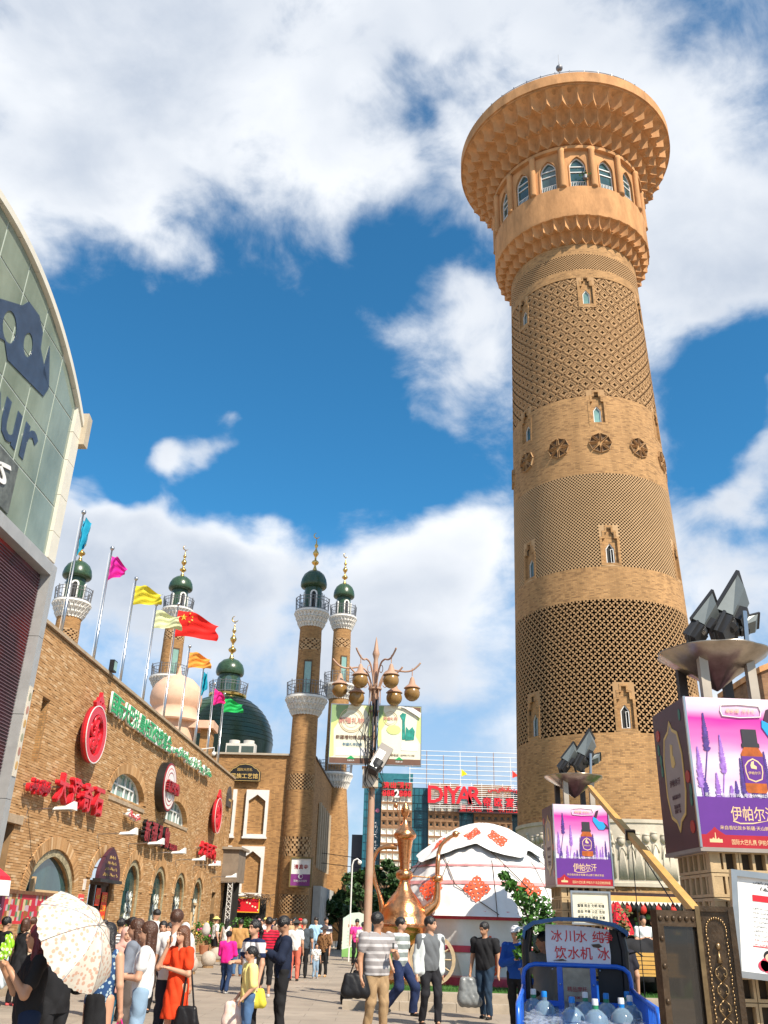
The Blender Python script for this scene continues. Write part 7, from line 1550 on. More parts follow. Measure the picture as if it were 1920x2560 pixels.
# ================================================================== GATE, BARRIER ARM
def gate():
    br = M('dark_bronze', (.085, .055, .032), .42, .55, var=.4, vs=9, bump=.3); brl = M('worn_brass', (.30, .20, .10), .35, .8, var=.3, vs=12)
    t = thing('bronze_gate_leaf', 'open bronze gate post with raised scrollwork panel and beaded borders', 'gate', (2.74, 8.05, 0), -18)
    G().box(0, .30, 0, .10, 0, 1.76).obj('panel', br, t); G().box(-.05, .0, -.03, .14, 0, 1.8).obj('edge_post', brl, t); G().box(.30, .36, -.03, .14, 0, 1.78).obj('edge_post', br, t); G().box(-.05, .36, -.02, .12, 1.76, 1.80).obj('top_rail', br, t)
    bead = G().ball((0, 0, 0), .012, 6, (1, .6, 1)).mesh('bead', brl, True)
    n = 0
    for z in np.arange(.5, 1.62, .027):
        for x in (.045, .255): put('bead', bead, t, (x+.006*math.sin(z*90), -.006, z))
    for a in np.linspace(0, PI, 14): put('bead', bead, t, (.15+.105*math.cos(a), -.006, 1.62+.09*math.sin(a)))
    g = G()
    def sp(cx, cz, s, d): return [(cx+d*(s*(1-.13*i))*math.sin(i*.75), -.012, cz+(s*(1-.13*i))*math.cos(i*.75)) for i in range(8)]
    for z in np.arange(.55, 1.42, .125):
        for d in (-1, 1): g.tube(sp(.15+d*.035, z, .038, d), .0065, 5); g.tube([(.15, -.012, z-.06), (.15+d*.05, -.012, z-.02), (.15+d*.055, -.012, z+.03), (.15, -.012, z+.065)], .006, 5)
    g.obj('scrollwork', brl, t, True, kind='stuff'); G().ball((.15, -.01, 1.5), .028, 12, (1, .7, 1)).obj('boss', brl, t, True); G().lathe([(.03, 1.38), (.018, 1.42), (.004, 1.47)], 10, c=(.15, -.005)).obj('spearhead', brl, t, True)
    t.scale = (.74, 1, 1)
    # glazed leaf with studded rails, swung back
    s = thing('glazed_gate_leaf', 'dark glass gate leaf in a studded bronze frame left of the scrollwork post', 'gate', (2.74, 8.1, 0), 202)
    # local x runs to the left of the post
    tg = M('tinted_glass', (.10, .09, .08), .04, var=.1, trans=.85, spec=.6)
    G().box(.05, .40, -.02, .02, .05, 1.66).obj('pane', tg, s)
    for x0, x1, z0, z1 in ((.0, .46, 1.64, 1.76), (.0, .055, 0, 1.64), (.40, .46, 0, 1.64), (.055, .40, 0, .12)): G().box(x0, x1, -.04, .04, z0, z1).obj('rail', br, s)
    st = G().ball((0, 0, 0), .022, 8, (1, .7, 1)).mesh('stud', br, True)
    for x in np.linspace(.03, .43, 7): put('stud', st, s, (x, .045, 1.70))
    for z in (.35, .6, .85, 1.1, 1.35, 1.55):
        put('stud', st, s, (.43, .045, z)); put('stud', st, s, (.027, .045, z))
    b = thing('barrier_arm', 'long yellow timber barrier arm raised diagonally from the gate', 'barrier', (0, 0, 0)); A0 = Vector((2.79, 8.25, 1.74)); A1 = Vector((3.66, 15.6, 3.80)); b.location = A0; D = A1-A0
    ya = M('barrier_yellow', (.56, .32, .09), .55, var=.15, vs=5); yb = M('barrier_side', (.45, .24, .06), .6)
    q = D.to_track_quat('Z', 'X').to_matrix().to_4x4(); G().box(-.036, .036, -.036, .036, 0, D.length, mat=q).obj('arm', ya, b); G().box(-.06, .06, -.06, .06, D.length*.45, D.length*.46, mat=q).obj('clamp', BLACK, b)
    g = G(); p = D*.45; g.tube([p, (p.x+.02, p.y+.05, -1.7)], .006, 5); g.tube([p+Vector((.02, .1, 0)), (p.x+.55, p.y+.2, 0.1)], .008, 5); g.obj('stay_wire', BLACK, b); G().box(-.07, .07, -.06, .08, -1.74, .04).obj('pivot_post', br, b)
gate()
# ================================================================== CARGO TRICYCLE
def tricycle():
    blu = M('tricycle_blue', (.015, .10, .55), .28, var=.15, vs=6, var2=(.02, .15, .66)); bl2 = M('roof_blue', (.02, .10, .26), .3, var=.2, vs=4); dk = M('cab_black', (.012, .013, .016), .45); rub = M('tyre_rubber', (.02, .02, .02), .9)
    t = thing('cargo_tricycle', 'blue cargo tricycle with a curved roof cab, seen from behind its open bed', 'tricycle', (2.68, 12.9, 0), -10)
    # cab: local y forward, x right, origin at back of the cab
    RF = [(-.66, 1.50), (-.64, 1.60), (-.52, 1.68), (-.2, 1.735), (.2, 1.735), (.52, 1.68), (.66, 1.60), (.68, 1.56)]
    g = G(); g.plate([(x*1.02, z+.0) for x, z in RF]+[(x*.98, z-.045) for x, z in reversed(RF)], [], -.24, 1.15); g.obj('roof', bl2, t)
    for s in (-1, 1):
        G().tube([(s*.63, -.02, .35), (s*.64, -.02, 1.35), (s*.60, -.02, 1.58)], .05, 8).obj('cab_pillar', dk, t); G().tube([(s*.62, 1.0, .4), (s*.62, .85, 1.2), (s*.58, .6, 1.6)], .04, 8).obj('cab_pillar', dk, t)
    G().plate([(-.62, .3), (.62, .3), (.62, .52), (-.62, .52)], [], .0, .06).obj('cab_back', dk, t); G().box(-.3, .45, .2, .6, .45, .62).obj('seat', dk, t); G().box(.28, .62, .0, .05, .5, 1.6).obj('side_shade', dk, t)
    G().box(-.6, .6, 1.0, 1.06, .35, .95).obj('front_fairing', blu, t); G().box(-.55, .55, 1.02, 1.04, .95, 1.5).obj('windscreen', M('windscreen', (.1, .12, .12), .05, trans=.9), t); G().tube([(-.35, .75, 1.0), (0, .85, 1.02), (.35, .75, 1.0)], .018, 6).obj('handlebar', dk, t)
    G().tube([(.64, .1, 1.3), (.80, .05, 1.35), (.86, .0, 1.3)], .012, 5).obj('mirror_arm', dk, t)
    # headboard rail of the bed
    def bend(pts, r, nm, m=blu): G().tube(pts, r, 8).obj(nm, m, t, True)
    zt = 1.17
    bend([(-.68, -.12, .45), (-.68, -.12, 1.02), (-.66, -.12, 1.10), (-.60, -.12, 1.15), (-.52, -.12, zt), (.52, -.12, zt), (.60, -.12, 1.15), (.66, -.12, 1.10), (.68, -.12, 1.0), (.68, -.12, .45)], .028, 'head_rail')
    G().box(-.66, .66, -.15, -.09, .70, .76).obj('cross_rail', blu, t)
    for x in (-.21, .21): G().box(x-.035, x+.035, -.14, -.10, .45, 1.15).obj('upright', blu, t)
    pl = G().box(-.172, .172, -.15, -.135, .44, 1.14).obj('maker_plate', M('worn_zinc', (.30, .27, .21), .45, .5, var=.3, vs=6), t); text('lettering', '精品摩托', pl, REDD, 0, .90, -.154, .09, .001, .003, w=.25); text('lettering', 'JINGPINMOTUO', pl, REDD, 0, .80, -.154, .05, .001, .002, w=.26, hh=.045)
    for x, z in ((-.21, 1.0), (.21, 1.0), (-.3, 1.17), (.3, 1.17)): G().ball((x, -.15, z-.05), .012, 6).obj('bolt', STEEL, t)
    # bed, 3.3 m long towards us
    L_ = 3.0
    for s in (-1, 1):
        bend([(s*.68, -.14, .92), (s*.68, -.8, .90), (s*.68, -L_+.1, .90), (s*.68, -L_, .86), (s*.68, -L_, .5)], .026, 'side_rail')
        G().box(s*.68-.02, s*.68+.02, -L_, -.1, .38, .46).obj('side_sill', blu, t)
        for k in range(20): y_ = -.25-.142*k; G().box(s*.68-.012, s*.68+.012, y_-.02, y_+.02, .44, .89).obj('side_bar', blu, t)
    G().box(-.68, .68, -L_, -.1, .36, .40).obj('bed_floor', blu, t)
    for x, y_ in ((-.62, -1.6), (.62, -1.6), (0, 1.1)):
        wl = G().lathe([(.12, -.05), (.27, -.06), (.30, -.04), (.30, .04), (.27, .06), (.12, .05)], 28, mat=Matrix.Translation((x, y_, .30)) @ Matrix.Rotation(PI/2, 4, 'Y')).obj('wheel', rub, t, 40); G().lathe([(.0, -.03), (.17, -.04), (.17, .04), (0, .03)], 20, mat=Matrix.Translation((x, y_, .30)) @ Matrix.Rotation(PI/2, 4, 'Y')).obj('rim', STEEL, wl)
    b = thing('tarpaulin_sign', 'worn white sign with red hand painted water characters across the tricycle cab', 'sign', (2.68, 12.82, 0), -10); ws = M('worn_white_sheet', (.72, .75, .80), .6, var=.12, vs=2.5)
    rnd = random.Random(5)
    ed = [(-.38, 1.19), (-.1, 1.185), (.2, 1.19), (.43, 1.18), (.44, 1.3), (.43, 1.45), (.44, 1.60), (.2, 1.625), (-.1, 1.64), (-.38, 1.645), (-.39, 1.4)]; G().plate(ed, [], -.02, .0).obj('sheet', ws, b)
    def row(chs, xs, z, h):
        for ch, x in zip(chs, xs): text('character', ch, b, RED, x, z, -.024, .17, .001, .010, hh=h)
    row('冰川水纯净', (-.24, -.07, .08, .29, .41), 1.51, .14); row('饮水机冰', (-.20, -.03, .13, .35), 1.315, .15); G().plate([(.20, 1.42), (.30, 1.43), (.34, 1.40), (.29, 1.38), (.22, 1.39)], [], -.03, -.021).obj('tear', M('tear_brown', (.10, .07, .05), .8), b); G().plate([(-.30, 1.22), (-.18, 1.24), (-.12, 1.22), (-.22, 1.215)], [], -.03, -.021).obj('tear', M('tear_brown', (.10, .07, .05), .8), b)
    for x in (-.3, .3): G().box(x-.02, x+.02, -.0, .12, 1.6, 1.62).obj('tie', dk, b)
    # water bottles
    wat = M('bottle_plastic', (.30, .44, .56), .06, var=.15, vs=6, trans=.55, spec=.8); film = M('cling_film', (.55, .62, .68), .12, var=.2, vs=9, alpha=.16, spec=.8)
    caps = {'blue': M('blue_cap', (.01, .22, .62), .4), 'green': M('green_cap', (.03, .26, .12), .4), 'white': WPAINT}
    first = [None]
    R = Matrix.Translation((2.68, 12.9, 0)) @ Matrix.Rotation(rad(-10), 4, 'Z')
    spots = [(-.42, -1.15, 'blue', 0, 'water bottle with a plain blue cap, at the left of the front row'), (-.55, -.8, 'green', 1, 'water bottle with a white and green cap half hidden behind the leftmost blue one'), (-.12, -1.9, 'blue', 0, 'water bottle with a plain blue cap, nearest the middle of the bed'), (.06, -1.0, 'green', 1, 'taller looking bottle with a green and white cap in front of the zinc plate'), (.12, -2.1, 'green', 1, 'nearest bottle with green and white cap, low in the middle'),
             (.30, -1.05, 'blue', 2, 'water bottle with a blue cap over a green neck band'), (.42, -1.75, 'blue', 1, 'water bottle with a white and blue cap, just right of the middle'), (.58, -.55, 'green', 3, 'water bottle with a dark green and blue cap by the head rail'), (.55, -1.3, 'blue', 1, 'water bottle with a white and blue cap at the right of the bed')]
    for x, y_, cap_, kd, lab in spots:
        P = R @ Vector((x, y_, .405))
        bt = thing('water_bottle', lab, 'bottle', tuple(P), rnd.uniform(0, 90), 'big water bottles in the tricycle bed')
        G().lathe([(.12, 0), (.133, .02), (.133, .12), (.125, .13), (.133, .14), (.133, .26), (.125, .27), (.133, .28), (.12, .35), (.07, .40), (.03, .42), (.027, .46)], 26).obj('bottle_body', wat, bt, 40)
        G().lathe([(.034, .455), (.034, .50), (.030, .515), (.0, .516)], 18, cap=False).obj('cap', caps['blue'] if kd in (0, 2) else caps['white'] if kd == 1 else caps['blue'], bt, 40); G().lathe([(.032, .405), (.033, .455)], 18).obj('neck_band', wat if kd == 0 else caps[cap_ if kd == 1 else 'green'], bt, 40)
    fm = thing('shrink_wrap', 'crumpled clear plastic wrap over the big water bottles', 'plastic wrap', tuple(R @ Vector((.0, -1.45, .74)))); g = G(); rn = np.random.default_rng(2)
    h_ = rn.normal(size=(41, 61))*.009
    g.sheet(lambda u, v: (-.64+1.28*u+.02*math.sin(30*v), -.95+1.9*v, -.06+h_[int(u*40), int(v*60)]+.04*math.sin(u*17)*math.sin(v*23)), 40, 60); g.V = [tuple((Matrix.Rotation(rad(-10), 3, 'Z') @ Vector(v))) for v in g.V]; g.obj('film', film, fm)
tricycle()
# ================================================================== STALLS AND BENCH BY THE TOWER
def stalls():
    t = thing('souvenir_stall', 'crowded souvenir stall under a yellow edged awning at the foot of the tower', 'stall', (8.3, 30, .33)); wd = M('stall_timber', (.30, .16, .07), .7, var=.2, vs=4); aw = M('awning_yellow', (.78, .42, .12), .6)
    for x in (-1.9, 0, 2.0): G().box(x-.04, x+.04, 0, .08, 0, 2.1).obj('post', wd, t)
    G().box(-1.2, 2.1, -.4, .0, 2.08, 2.24).obj('awning_edge', aw, t); G().box(-1.9, -1.2, -.4, .0, 2.06, 2.24).obj('awning_edge', BLUEP, t); G().add([(-1.9, -.4, 2.24), (2.1, -.4, 2.24), (2.1, 1.6, 2.22), (-1.9, 1.6, 2.22)], [(0, 1, 2, 3)]).obj('awning', M('awning_cloth', (.55, .14, .10), .8), t); G().box(-1.9, 2.1, 1.5, 1.6, 0, 2.4).obj('back_cloth', M('stall_dark', (.03, .02, .02), .9, var=.6, vs=3), t); G().box(-1.6, 1.8, -.3, .4, 0, .8).obj('counter', wd, t)
    rnd = random.Random(12); cols = [(.6, .03, .02), (.7, .05, .06), (.55, .40, .08), (.5, .48, .42), (.03, .10, .3), (.10, .25, .08), (.02, .02, .02), (.3, .16, .06)]; cm = [M('souvenir', c, .6) for c in cols]
    for i in range(26): G().ball((0, 0, 0), .13, 8, (1, .6, 1.2)).obj('hanging_hat', cm[6] if i % 3 else cm[0], t, True).location = (-1.8+.155*i, -.32, 1.93+.05*math.sin(i*2))
    g = G()
    for i in range(28): a = -1.85+i*.14; g.add([(a, -.41, 2.08), (a+.14, -.41, 2.08), (a+.07, -.42, 1.97)], [(0, 1, 2)])
    g.obj('bunting', M('bunting', (.80, .70, .62), .8), t)
    for i in range(60): x, z = rnd.uniform(-1.7, 1.9), rnd.uniform(.82, 1.7); s = rnd.uniform(.05, .14); (G().box(-s, s, -s*.4, s*.4, -s, s) if rnd.random() < .4 else G().ball((0, 0, 0), s, 8)).obj('souvenir', rnd.choice(cm), t).location = (x, rnd.uniform(-.1, 1.2), z)
    t = thing('market_umbrella', 'folded red umbrella with white ribs beside the stall', 'umbrella', (7.0, 27.5, .33)); G().tube([(0, 0, 0), (0, 0, 2.0)], .025, 6).obj('pole', WPAINT, t); G().lathe([(.36, 1.15), (.30, 1.4), (.16, 1.75), (.03, 2.0)], 16, cap=False, fn=lambda r, z, a, j: r*(1+.25*math.cos(6*a))).obj('canopy', RED, t)
    for k in range(6): a = PI/3*k; G().tube([(.40*math.cos(a), .40*math.sin(a), 1.15), (.16*math.cos(a), .16*math.sin(a), 1.75), (0, 0, 2.0)], .012, 4).obj('rib', WPAINT, t)
    t = thing('wooden_cart', 'brown wooden cart box with red flowers in front of the stall', 'cart', (6.15, 25.2, .33)); G().box(-.4, .4, -.3, .3, .35, .95).obj('box', M('cart_brown', (.32, .13, .05), .6, var=.2), t)
    for x in (-.32, .32): G().lathe([(.02, -.03), (.3, -.03), (.3, .03), (.02, .03)], 20, mat=Matrix.Translation((x, -.33, .3)) @ Matrix.Rotation(PI/2, 4, 'X')).obj('wheel', wd, t)
    for i in range(7): G().ball((.5+rnd.uniform(-.3, .3), -.3, .8+rnd.uniform(-.1, .15)), .06, 8).obj('flower', cm[1], t)
    t = thing('small_pine', 'loose small tree beside the souvenir stall', 'tree', (6.5, 26.6, .33)); rn = np.random.default_rng(4); G().tube([(0, 0, 0), (.05, 0, 1.7)], [.05, .02], 6).obj('trunk', BARK, t); put('crown', leaf_mesh(rn, [(rn.uniform(-.45, .45), 0, rn.uniform(.9, 1.8), .25) for _ in range(9)], 500, .05, M('dry_leaf', (.16, .15, .05), .7, var=.4)), t)
    t = thing('park_bench', 'yellow slatted bench beyond the open tricycle cab', 'bench', (6.1, 21.8, .33), 0); ys = M('bench_slat', (.50, .30, .07), .5, var=.15)
    for k in range(5): G().box(-.7, .7, .0-.01*k, .03-.01*k, .42+.085*k, .49+.085*k).obj('slat', ys, t)
    for k in range(4): G().box(-.7, .7, -.45+.11*k, -.36+.11*k, .38, .41).obj('slat', ys, t)
    for x in (-.6, .6): G().box(x-.03, x+.03, -.42, .03, 0, .38).obj('leg', IRON, t); G().box(x-.02, x+.02, .03, .06, .38, .86).obj('back_post', IRON, t)
    t = thing('dark_tarpaulin', 'black tarpaulin bundle draped behind the bench', 'tarpaulin', (6.4, 22.6, .33)); V, F = blob([('c', (-.9, 0, .75), (.8, 0, .8), .28, .33), ('e', (0, 0, .45), (.9, .4, .45))], .05, .1, None, .03, 5); put('cloth', np_mesh('cloth', V, F, cmat((.02, .02, .022))), t)
stalls()
# left market stall with patterned cloth and red parasol
def left_stall():
    t = thing('draped_stall', 'market stall with a quilted red and green patchwork front below a wooden counter', 'stall', (-8.02, 24.0, 0), 88)
    m, nt, p = nodes('patchwork'); N = nt.nodes; L = nt.links; tc = N.new('ShaderNodeTexCoord'); v = N.new('ShaderNodeTexVoronoi'); v.inputs['Scale'].default_value = 9; v.inputs['Randomness'].default_value = .25; L.new(tc.outputs['Object'], v.inputs['Vector']); r = N.new('ShaderNodeValToRGB'); r.color_ramp.interpolation = 'CONSTANT'
    for q, c in ((.2, (.10, .22, .10)), (.35, (.6, .45, .25)), (.5, (.55, .02, .05)), (.7, (.30, .10, .02)), (.85, (.5, .35, .4))): e = r.color_ramp.elements.new(q); e.color = (*c, 1)
    r.color_ramp.elements[0].color = (.5, .02, .04, 1); sp = N.new('ShaderNodeSeparateColor'); L.new(v.outputs['Color'], sp.inputs[0]); L.new(sp.outputs[0], r.inputs[0]); L.new(r.outputs[0], p.inputs['Base Color'])
    G().box(-4.3, -.3, -.62, -.58, 1.42, 1.95).obj('patchwork_cloth', m, t); G().box(-4.3, -.2, -.66, .0, 1.95, 2.02).obj('counter_top', M('counter_wood', (.16, .07, .03), .6, var=.4, vs=7), t); G().box(-4.3, -.3, -.63, -.57, 1.37, 1.43).obj('red_hem', RED, t)
    for x in (-4.2, -2.4, -.4): G().box(x-.05, x+.05, -.55, -.45, 0, 1.95).obj('post', wd_ := M('stall_post', (.12, .07, .04), .7), t)
    G().box(-6.6, -4.32, -.7, -.66, 1.4, 2.0).obj('plum_valance', M('plum_cloth', (.12, .02, .05), .8), t); text('script', shape('خەلقئارا بازار'), t, WPAINT, -4.95, 1.66, -.71, .2, .004, .004, w=1.0, hh=.22)
    t = thing('red_market_parasol', 'red and white market parasol edge entering at the left beside the stall', 'umbrella', (-7.98, 18.6, 0)); G().tube([(0, 0, 0), (0, 0, 2.75)], .025, 6).obj('pole', STEEL, t); G().lathe([(.95, 2.15), (.92, 2.22), (.5, 2.5), (.02, 2.72)], 8, cap=False).obj('canopy', RED, t); G().lathe([(.97, 1.88), (.955, 2.15)], 8, cap=False).obj('valance', WPAINT, t)
left_stall()
for x, lab, n, sd in ((-18.6, 'potted flowers before the shop doorway with the red notices', 900, 5), (-17.2, 'leafy pot plant between the doorway and the first tall arch', 700, 6), (-6.9, 'potted shrub at the last arched shop window', 500, 7)):
    P = LBM @ Vector((x, -.7, .15)); t = thing('potted_plant', lab, 'plant', tuple(P)); rn = np.random.default_rng(sd); put('foliage', leaf_mesh(rn, [(rn.uniform(-.4, .4), rn.uniform(-.3, .3), rn.uniform(.5, 1.25), .22) for _ in range(9)], n, .05, LEAF_S), t); G().lathe([(.16, 0), (.22, .35), (.2, .36)], 16).obj('pot', M('terracotta', (.35, .14, .07), .8), t)
    for k in range(8): G().ball((rn.uniform(-.4, .4), -.3, rn.uniform(.7, 1.3)), .05, 7).obj('bloom', M('bloom', ((.7, .5, .05), (.6, .04, .2))[k % 2], .6), t)
for i in range(4):
    P = at((470, 502, 545, 560)[i], 2300, (27, 31, 35, 40)[i]); t = thing('stone_bollard', ('nearest pale round stone bollard, by the red dress', 'second round stone bollard along the kerb', 'third round stone bollard, by the white trainers', 'farthest round stone bollard on the kerb')[i], 'bollard', (P[0]-.2, (27, 31, 35, 40)[i], 0), 0, 'round stone bollards'); G().ball((0, 0, .27), .27, 16).obj('ball', M('granite', (.45, .38, .31), .8, var=.15, vs=8), t, True); G().lathe([(.2, 0), (.2, .06)], 16).obj('base', KERB_ if 'KERB_' in globals() else MORTAR, t)
# far park lamp
t = thing('park_lamp', 'thin white curved park lamp in front of the far trees', 'street lamp', (-.98, 44, 0)); G().tube([(0, 0, 0), (0, 0, 4.0), (.06, 0, 4.2), (.22, 0, 4.28), (.32, 0, 4.2)], .035, 6).obj('pole', WPAINT, t); G().ball((.34, 0, 4.12), .1, 8).obj('lamp_head', WPAINT, t)
for z0, z1, l in ((5.6, 5.1, 'upper dark overhead wire between the hall and the trees'), (5.0, 4.6, 'lower dark overhead wire between the hall and the trees')): t = thing('overhead_wire', l, 'wire', (-2, 60, 0)); G().tube([(-2, 0, z0), (2, 0, (z0+z1)/2-.15), (8, 2, z1)], .02, 4).obj('wire', BLACK, t)
# ================================================================== PEOPLE
K = (.015, .015, .017); NAVY = (.018, .03, .085); JEAN = (.07, .14, .27); LJEAN = (.25, .36, .48); WH = (.74, .73, .71); GR = (.20, .20, .20)
def pp(*a, **k): return person(*a, **k)
# --- left foreground group
_, j1 = pp(108, 8.6, 1.53, 'woman in a black top with curly dark red hair holding the parasol at front left', face=-60, top=('tee', K), bot=('trousers', (.01, .02, .05)), hair=('wavy', 'wine'), arms=('hold', 'hold'), female=True, head=(-20, 0), skin=1)
_, jb = pp(168, 9.8, 1.52, 'person in a black jacket with three white sleeve bars, mostly behind the parasol', face=60, top=('jacket', K), bot=('trousers', K), hair=('short', 'black'), arms=('down', 'fwd'), skin=1)
_, j4 = pp(277, 10.4, 1.53, 'woman with dark wavy hair in a blue floral blouse and black skirt', face=170, top=('sleeveless', cmat((.02, .06, .16), .8, 'dots', (.36, .46, .50), 24.)), bot=('skirt', K), hair=('wavy', 'black'), arms=('down', 'fwd'), female=True, head=(-20, 0))
pp(18, 18.8, 1.52, 'person in black at the far left edge carrying a white plastic bag', face=140, top=('long', K), bot=('trousers', K), hair=('short', 'black'), arms=('down', 'bag'))
pp(66, 19, 1.50, 'woman with a brown bob in a sleeveless black dress and pink trainers', face=150, top=('sdress', K), bot=('trousers', K), hair=('bob', 'brown'), arms=('fwd', 'fwd'), female=True, shoe=(.7, .12, .12), head=(15, 0))
pp(84, 21.5, 1.52, 'woman in a cream top behind the woman with the brown bob', face=160, top=('tunic', (.62, .50, .36)), bot=('trousers', (.4, .35, .3)), hair=('bun', 'brown'), arms=('down', 'down'), female=True)
pp(376, 11.4, 1.55, 'young woman with very long straight brown hair and a white tee', face=-80, top=('tee', WH), bot=('trousers', LJEAN), hair=('long', 'brown'), arms=('fwd', 'fwd'), female=True)
_, j9 = pp(345, 12.6, 1.57, 'woman in a grey denim jacket with brown hair and a studded bag, in profile', face=-85, top=('jacket', (.18, .20, .24)), bot=('trousers', (.10, .08, .07)), hair=('long', 'brown'), arms=('fwd', 'fwd'), female=True)
pp(321, 14.6, 1.45, 'woman in a dusty pink shawl and headscarf behind the floral blouse', face=30, top=('tunic', (.60, .30, .24)), bot=('trousers', (.02, .12, .18)), hair=('hijab', (.62, .36, .30)), arms=('fold', 'fold'), female=True)
pp(333, 17, 1.58, 'woman raising an arm to shade her eyes, white scarf and sleeve', face=80, top=('long', (.70, .66, .62)), bot=('trousers', K), hair=('bun', 'black'), arms=('up', 'down'), female=True)
pp(262, 17.5, 1.52, 'dark haired person behind the parasol near the flower pots', face=150, top=('tee', (.02, .2, .25)), bot=('trousers', K), hair=('short', 'black'))
pp(305, 19.5, 1.55, 'person in a black and white striped shirt between the crowd heads', face=160, top=('long', cmat(WH, .85, 'stripe', K, 18.)), bot=('trousers', JEAN), hair=('bun', 'black'))
pp(441, 13.4, 1.70, 'tall man in a white tee seen from behind, next to the red dress', face=165, top=('tee', WH), bot=('trousers', (.03, .035, .05)), hair=('short', 'brown'), arms=('down', 'down'), head=(10, 5))
_, j12 = pp(462, 13.0, 1.50, 'woman in an orange red dress talking on a phone, with long auburn hair', face=-35, top=('dress', (.74, .055, .012)), bot=None, hair=('wavy', 'auburn'), arms=('ear', 'fold'), female=True)
pp(410, 18.5, 1.53, 'smiling dark haired woman in a black vest behind the white tees', face=10, top=('sleeveless', K), bot=('trousers', K), hair=('bun', 'black'), female=True)
pp(428, 20.5, 1.50, 'woman looking sideways behind the tall man in the white tee', face=-30, top=('tee', (.08, .05, .05)), bot=('trousers', K), hair=('long', 'black'), female=True)
pp(466, 18.2, 1.52, 'woman in a black and white patterned headscarf behind the red dress', face=-20, top=('tunic', (.5, .46, .42)), bot=('trousers', K), hair=('hijab', (.5, .5, .5)), female=True)
pp(388, 27, 1.78, 'short haired young man in white looking down by the tall arch', face=80, top=('tee', WH), bot=('trousers', JEAN), head=(0, 25))
# --- middle distance
pp(541, 40, 1.66, 'person in a flowered sun hat with a grey backpack and black shorts', face=120, top=('tee', WH), bot=('shorts', K), hair=('sunhat', (.70, .66, .20)), arms=('down', 'fwd'), shoe=WH)
pp(569, 37, 1.60, 'woman with dark hair in a white top near the lattice porch', face=160, top=('sleeveless', WH), bot=('trousers', (.4, .38, .35)), hair=('long', 'black'), female=True)
pp(576, 23.6, 1.33, 'child in a bright pink hoodie and dark cap walking away', face=170, top=('jacket', (.78, .02, .28)), bot=('trousers', (.02, .04, .10)), hair=('cap', K), arms=('fwd', 'fwd'), stride=.25, shoe=(.5, .5, .5))
pp(603, 30.5, 1.60, 'man in a tan jacket seen from behind with a dark strap', face=180, top=('jacket', (.45, .25, .09)), bot=('trousers', JEAN), hair=('short', 'black'), arms=('down', 'down'), shoe=(.2, .08, .04))
_, j20 = pp(640, 15.2, 1.60, 'woman in a white blouse with navy bands, black trousers and hair tied back', face=-45, top=('tee', cmat(WH, .85, 'stripe', NAVY, 4.4)), bot=('trousers', K), hair=('pony', 'black'), arms=('fwd', 'down'), female=True)
_, j21 = pp(636, 13.4, 1.27, 'girl in a pale yellow blouse and jeans with a ponytail', face=-70, top=('loose', (.84, .72, .26)), bot=('trousers', JEAN), hair=('pony', 'black'), arms=('bag', 'bag'), female=True)
_, j22 = pp(715, 15.4, 1.66, 'man in a navy jacket and black track trousers bent over his phone', face=-75, top=('jacket', (.012, .018, .04)), bot=('trousers', K), hair=('short', 'black'), arms=('phone', 'phone'), head=(0, 32), fat=1.05, skin=1)
pp(673, 22.8, 1.66, 'woman in a red and dark striped shirt seen from behind', face=185, top=('tee', cmat((.56, .01, .04), .8, 'stripe', (.10, .01, .02), 17.)), bot=('capri', K), hair=('short', 'black'), arms=('down', 'down'), shoe=(.5, .5, .5))
pp(742, 29, 1.62, 'woman in a dark grey sun hat and a white top', face=170, top=('tee', WH), bot=('trousers', (.6, .15, .1)), hair=('sunhat', (.05, .05, .05)), female=True)
pp(762, 30.5, 1.66, 'older man in a dark grey tee with his back turned', face=180, top=('tee', (.06, .075, .09)), bot=('trousers', K), hair=('short', 'grey'), fat=1.1)
pp(791, 40, 1.76, 'young man in a light blue shirt and jeans holding a phone', face=-15, top=('tee', (.36, .58, .78)), bot=('trousers', LJEAN), arms=('phone', 'down'), head=(0, 20))
pp(816, 41.5, 1.76, 'man in a dark striped polo beside the light blue shirt', face=30, top=('tee', cmat((.05, .05, .08), .8, 'stripe', WH, 5.)), bot=('trousers', K), hair=('short', 'black'))
pp(813, 31.6, 1.47, 'woman in a leopard print dress and dark hat looking down', face=-20, top=('loose', cmat((.24, .12, .05), .8, 'dots', (.05, .02, .01), 22.)), bot=('trousers', K), hair=('sunhat', (.06, .05, .05)), head=(0, 20), female=True, shoe=(.6, .35, .15))
pp(795, 30.4, .98, 'small child in a checked shirt beside the leopard print dress', face=30, top=('tee', cmat(WH, .8, 'dots', K, 30.)), bot=('trousers', LJEAN), hair=('short', 'black'), shoe=(.5, .5, .5))
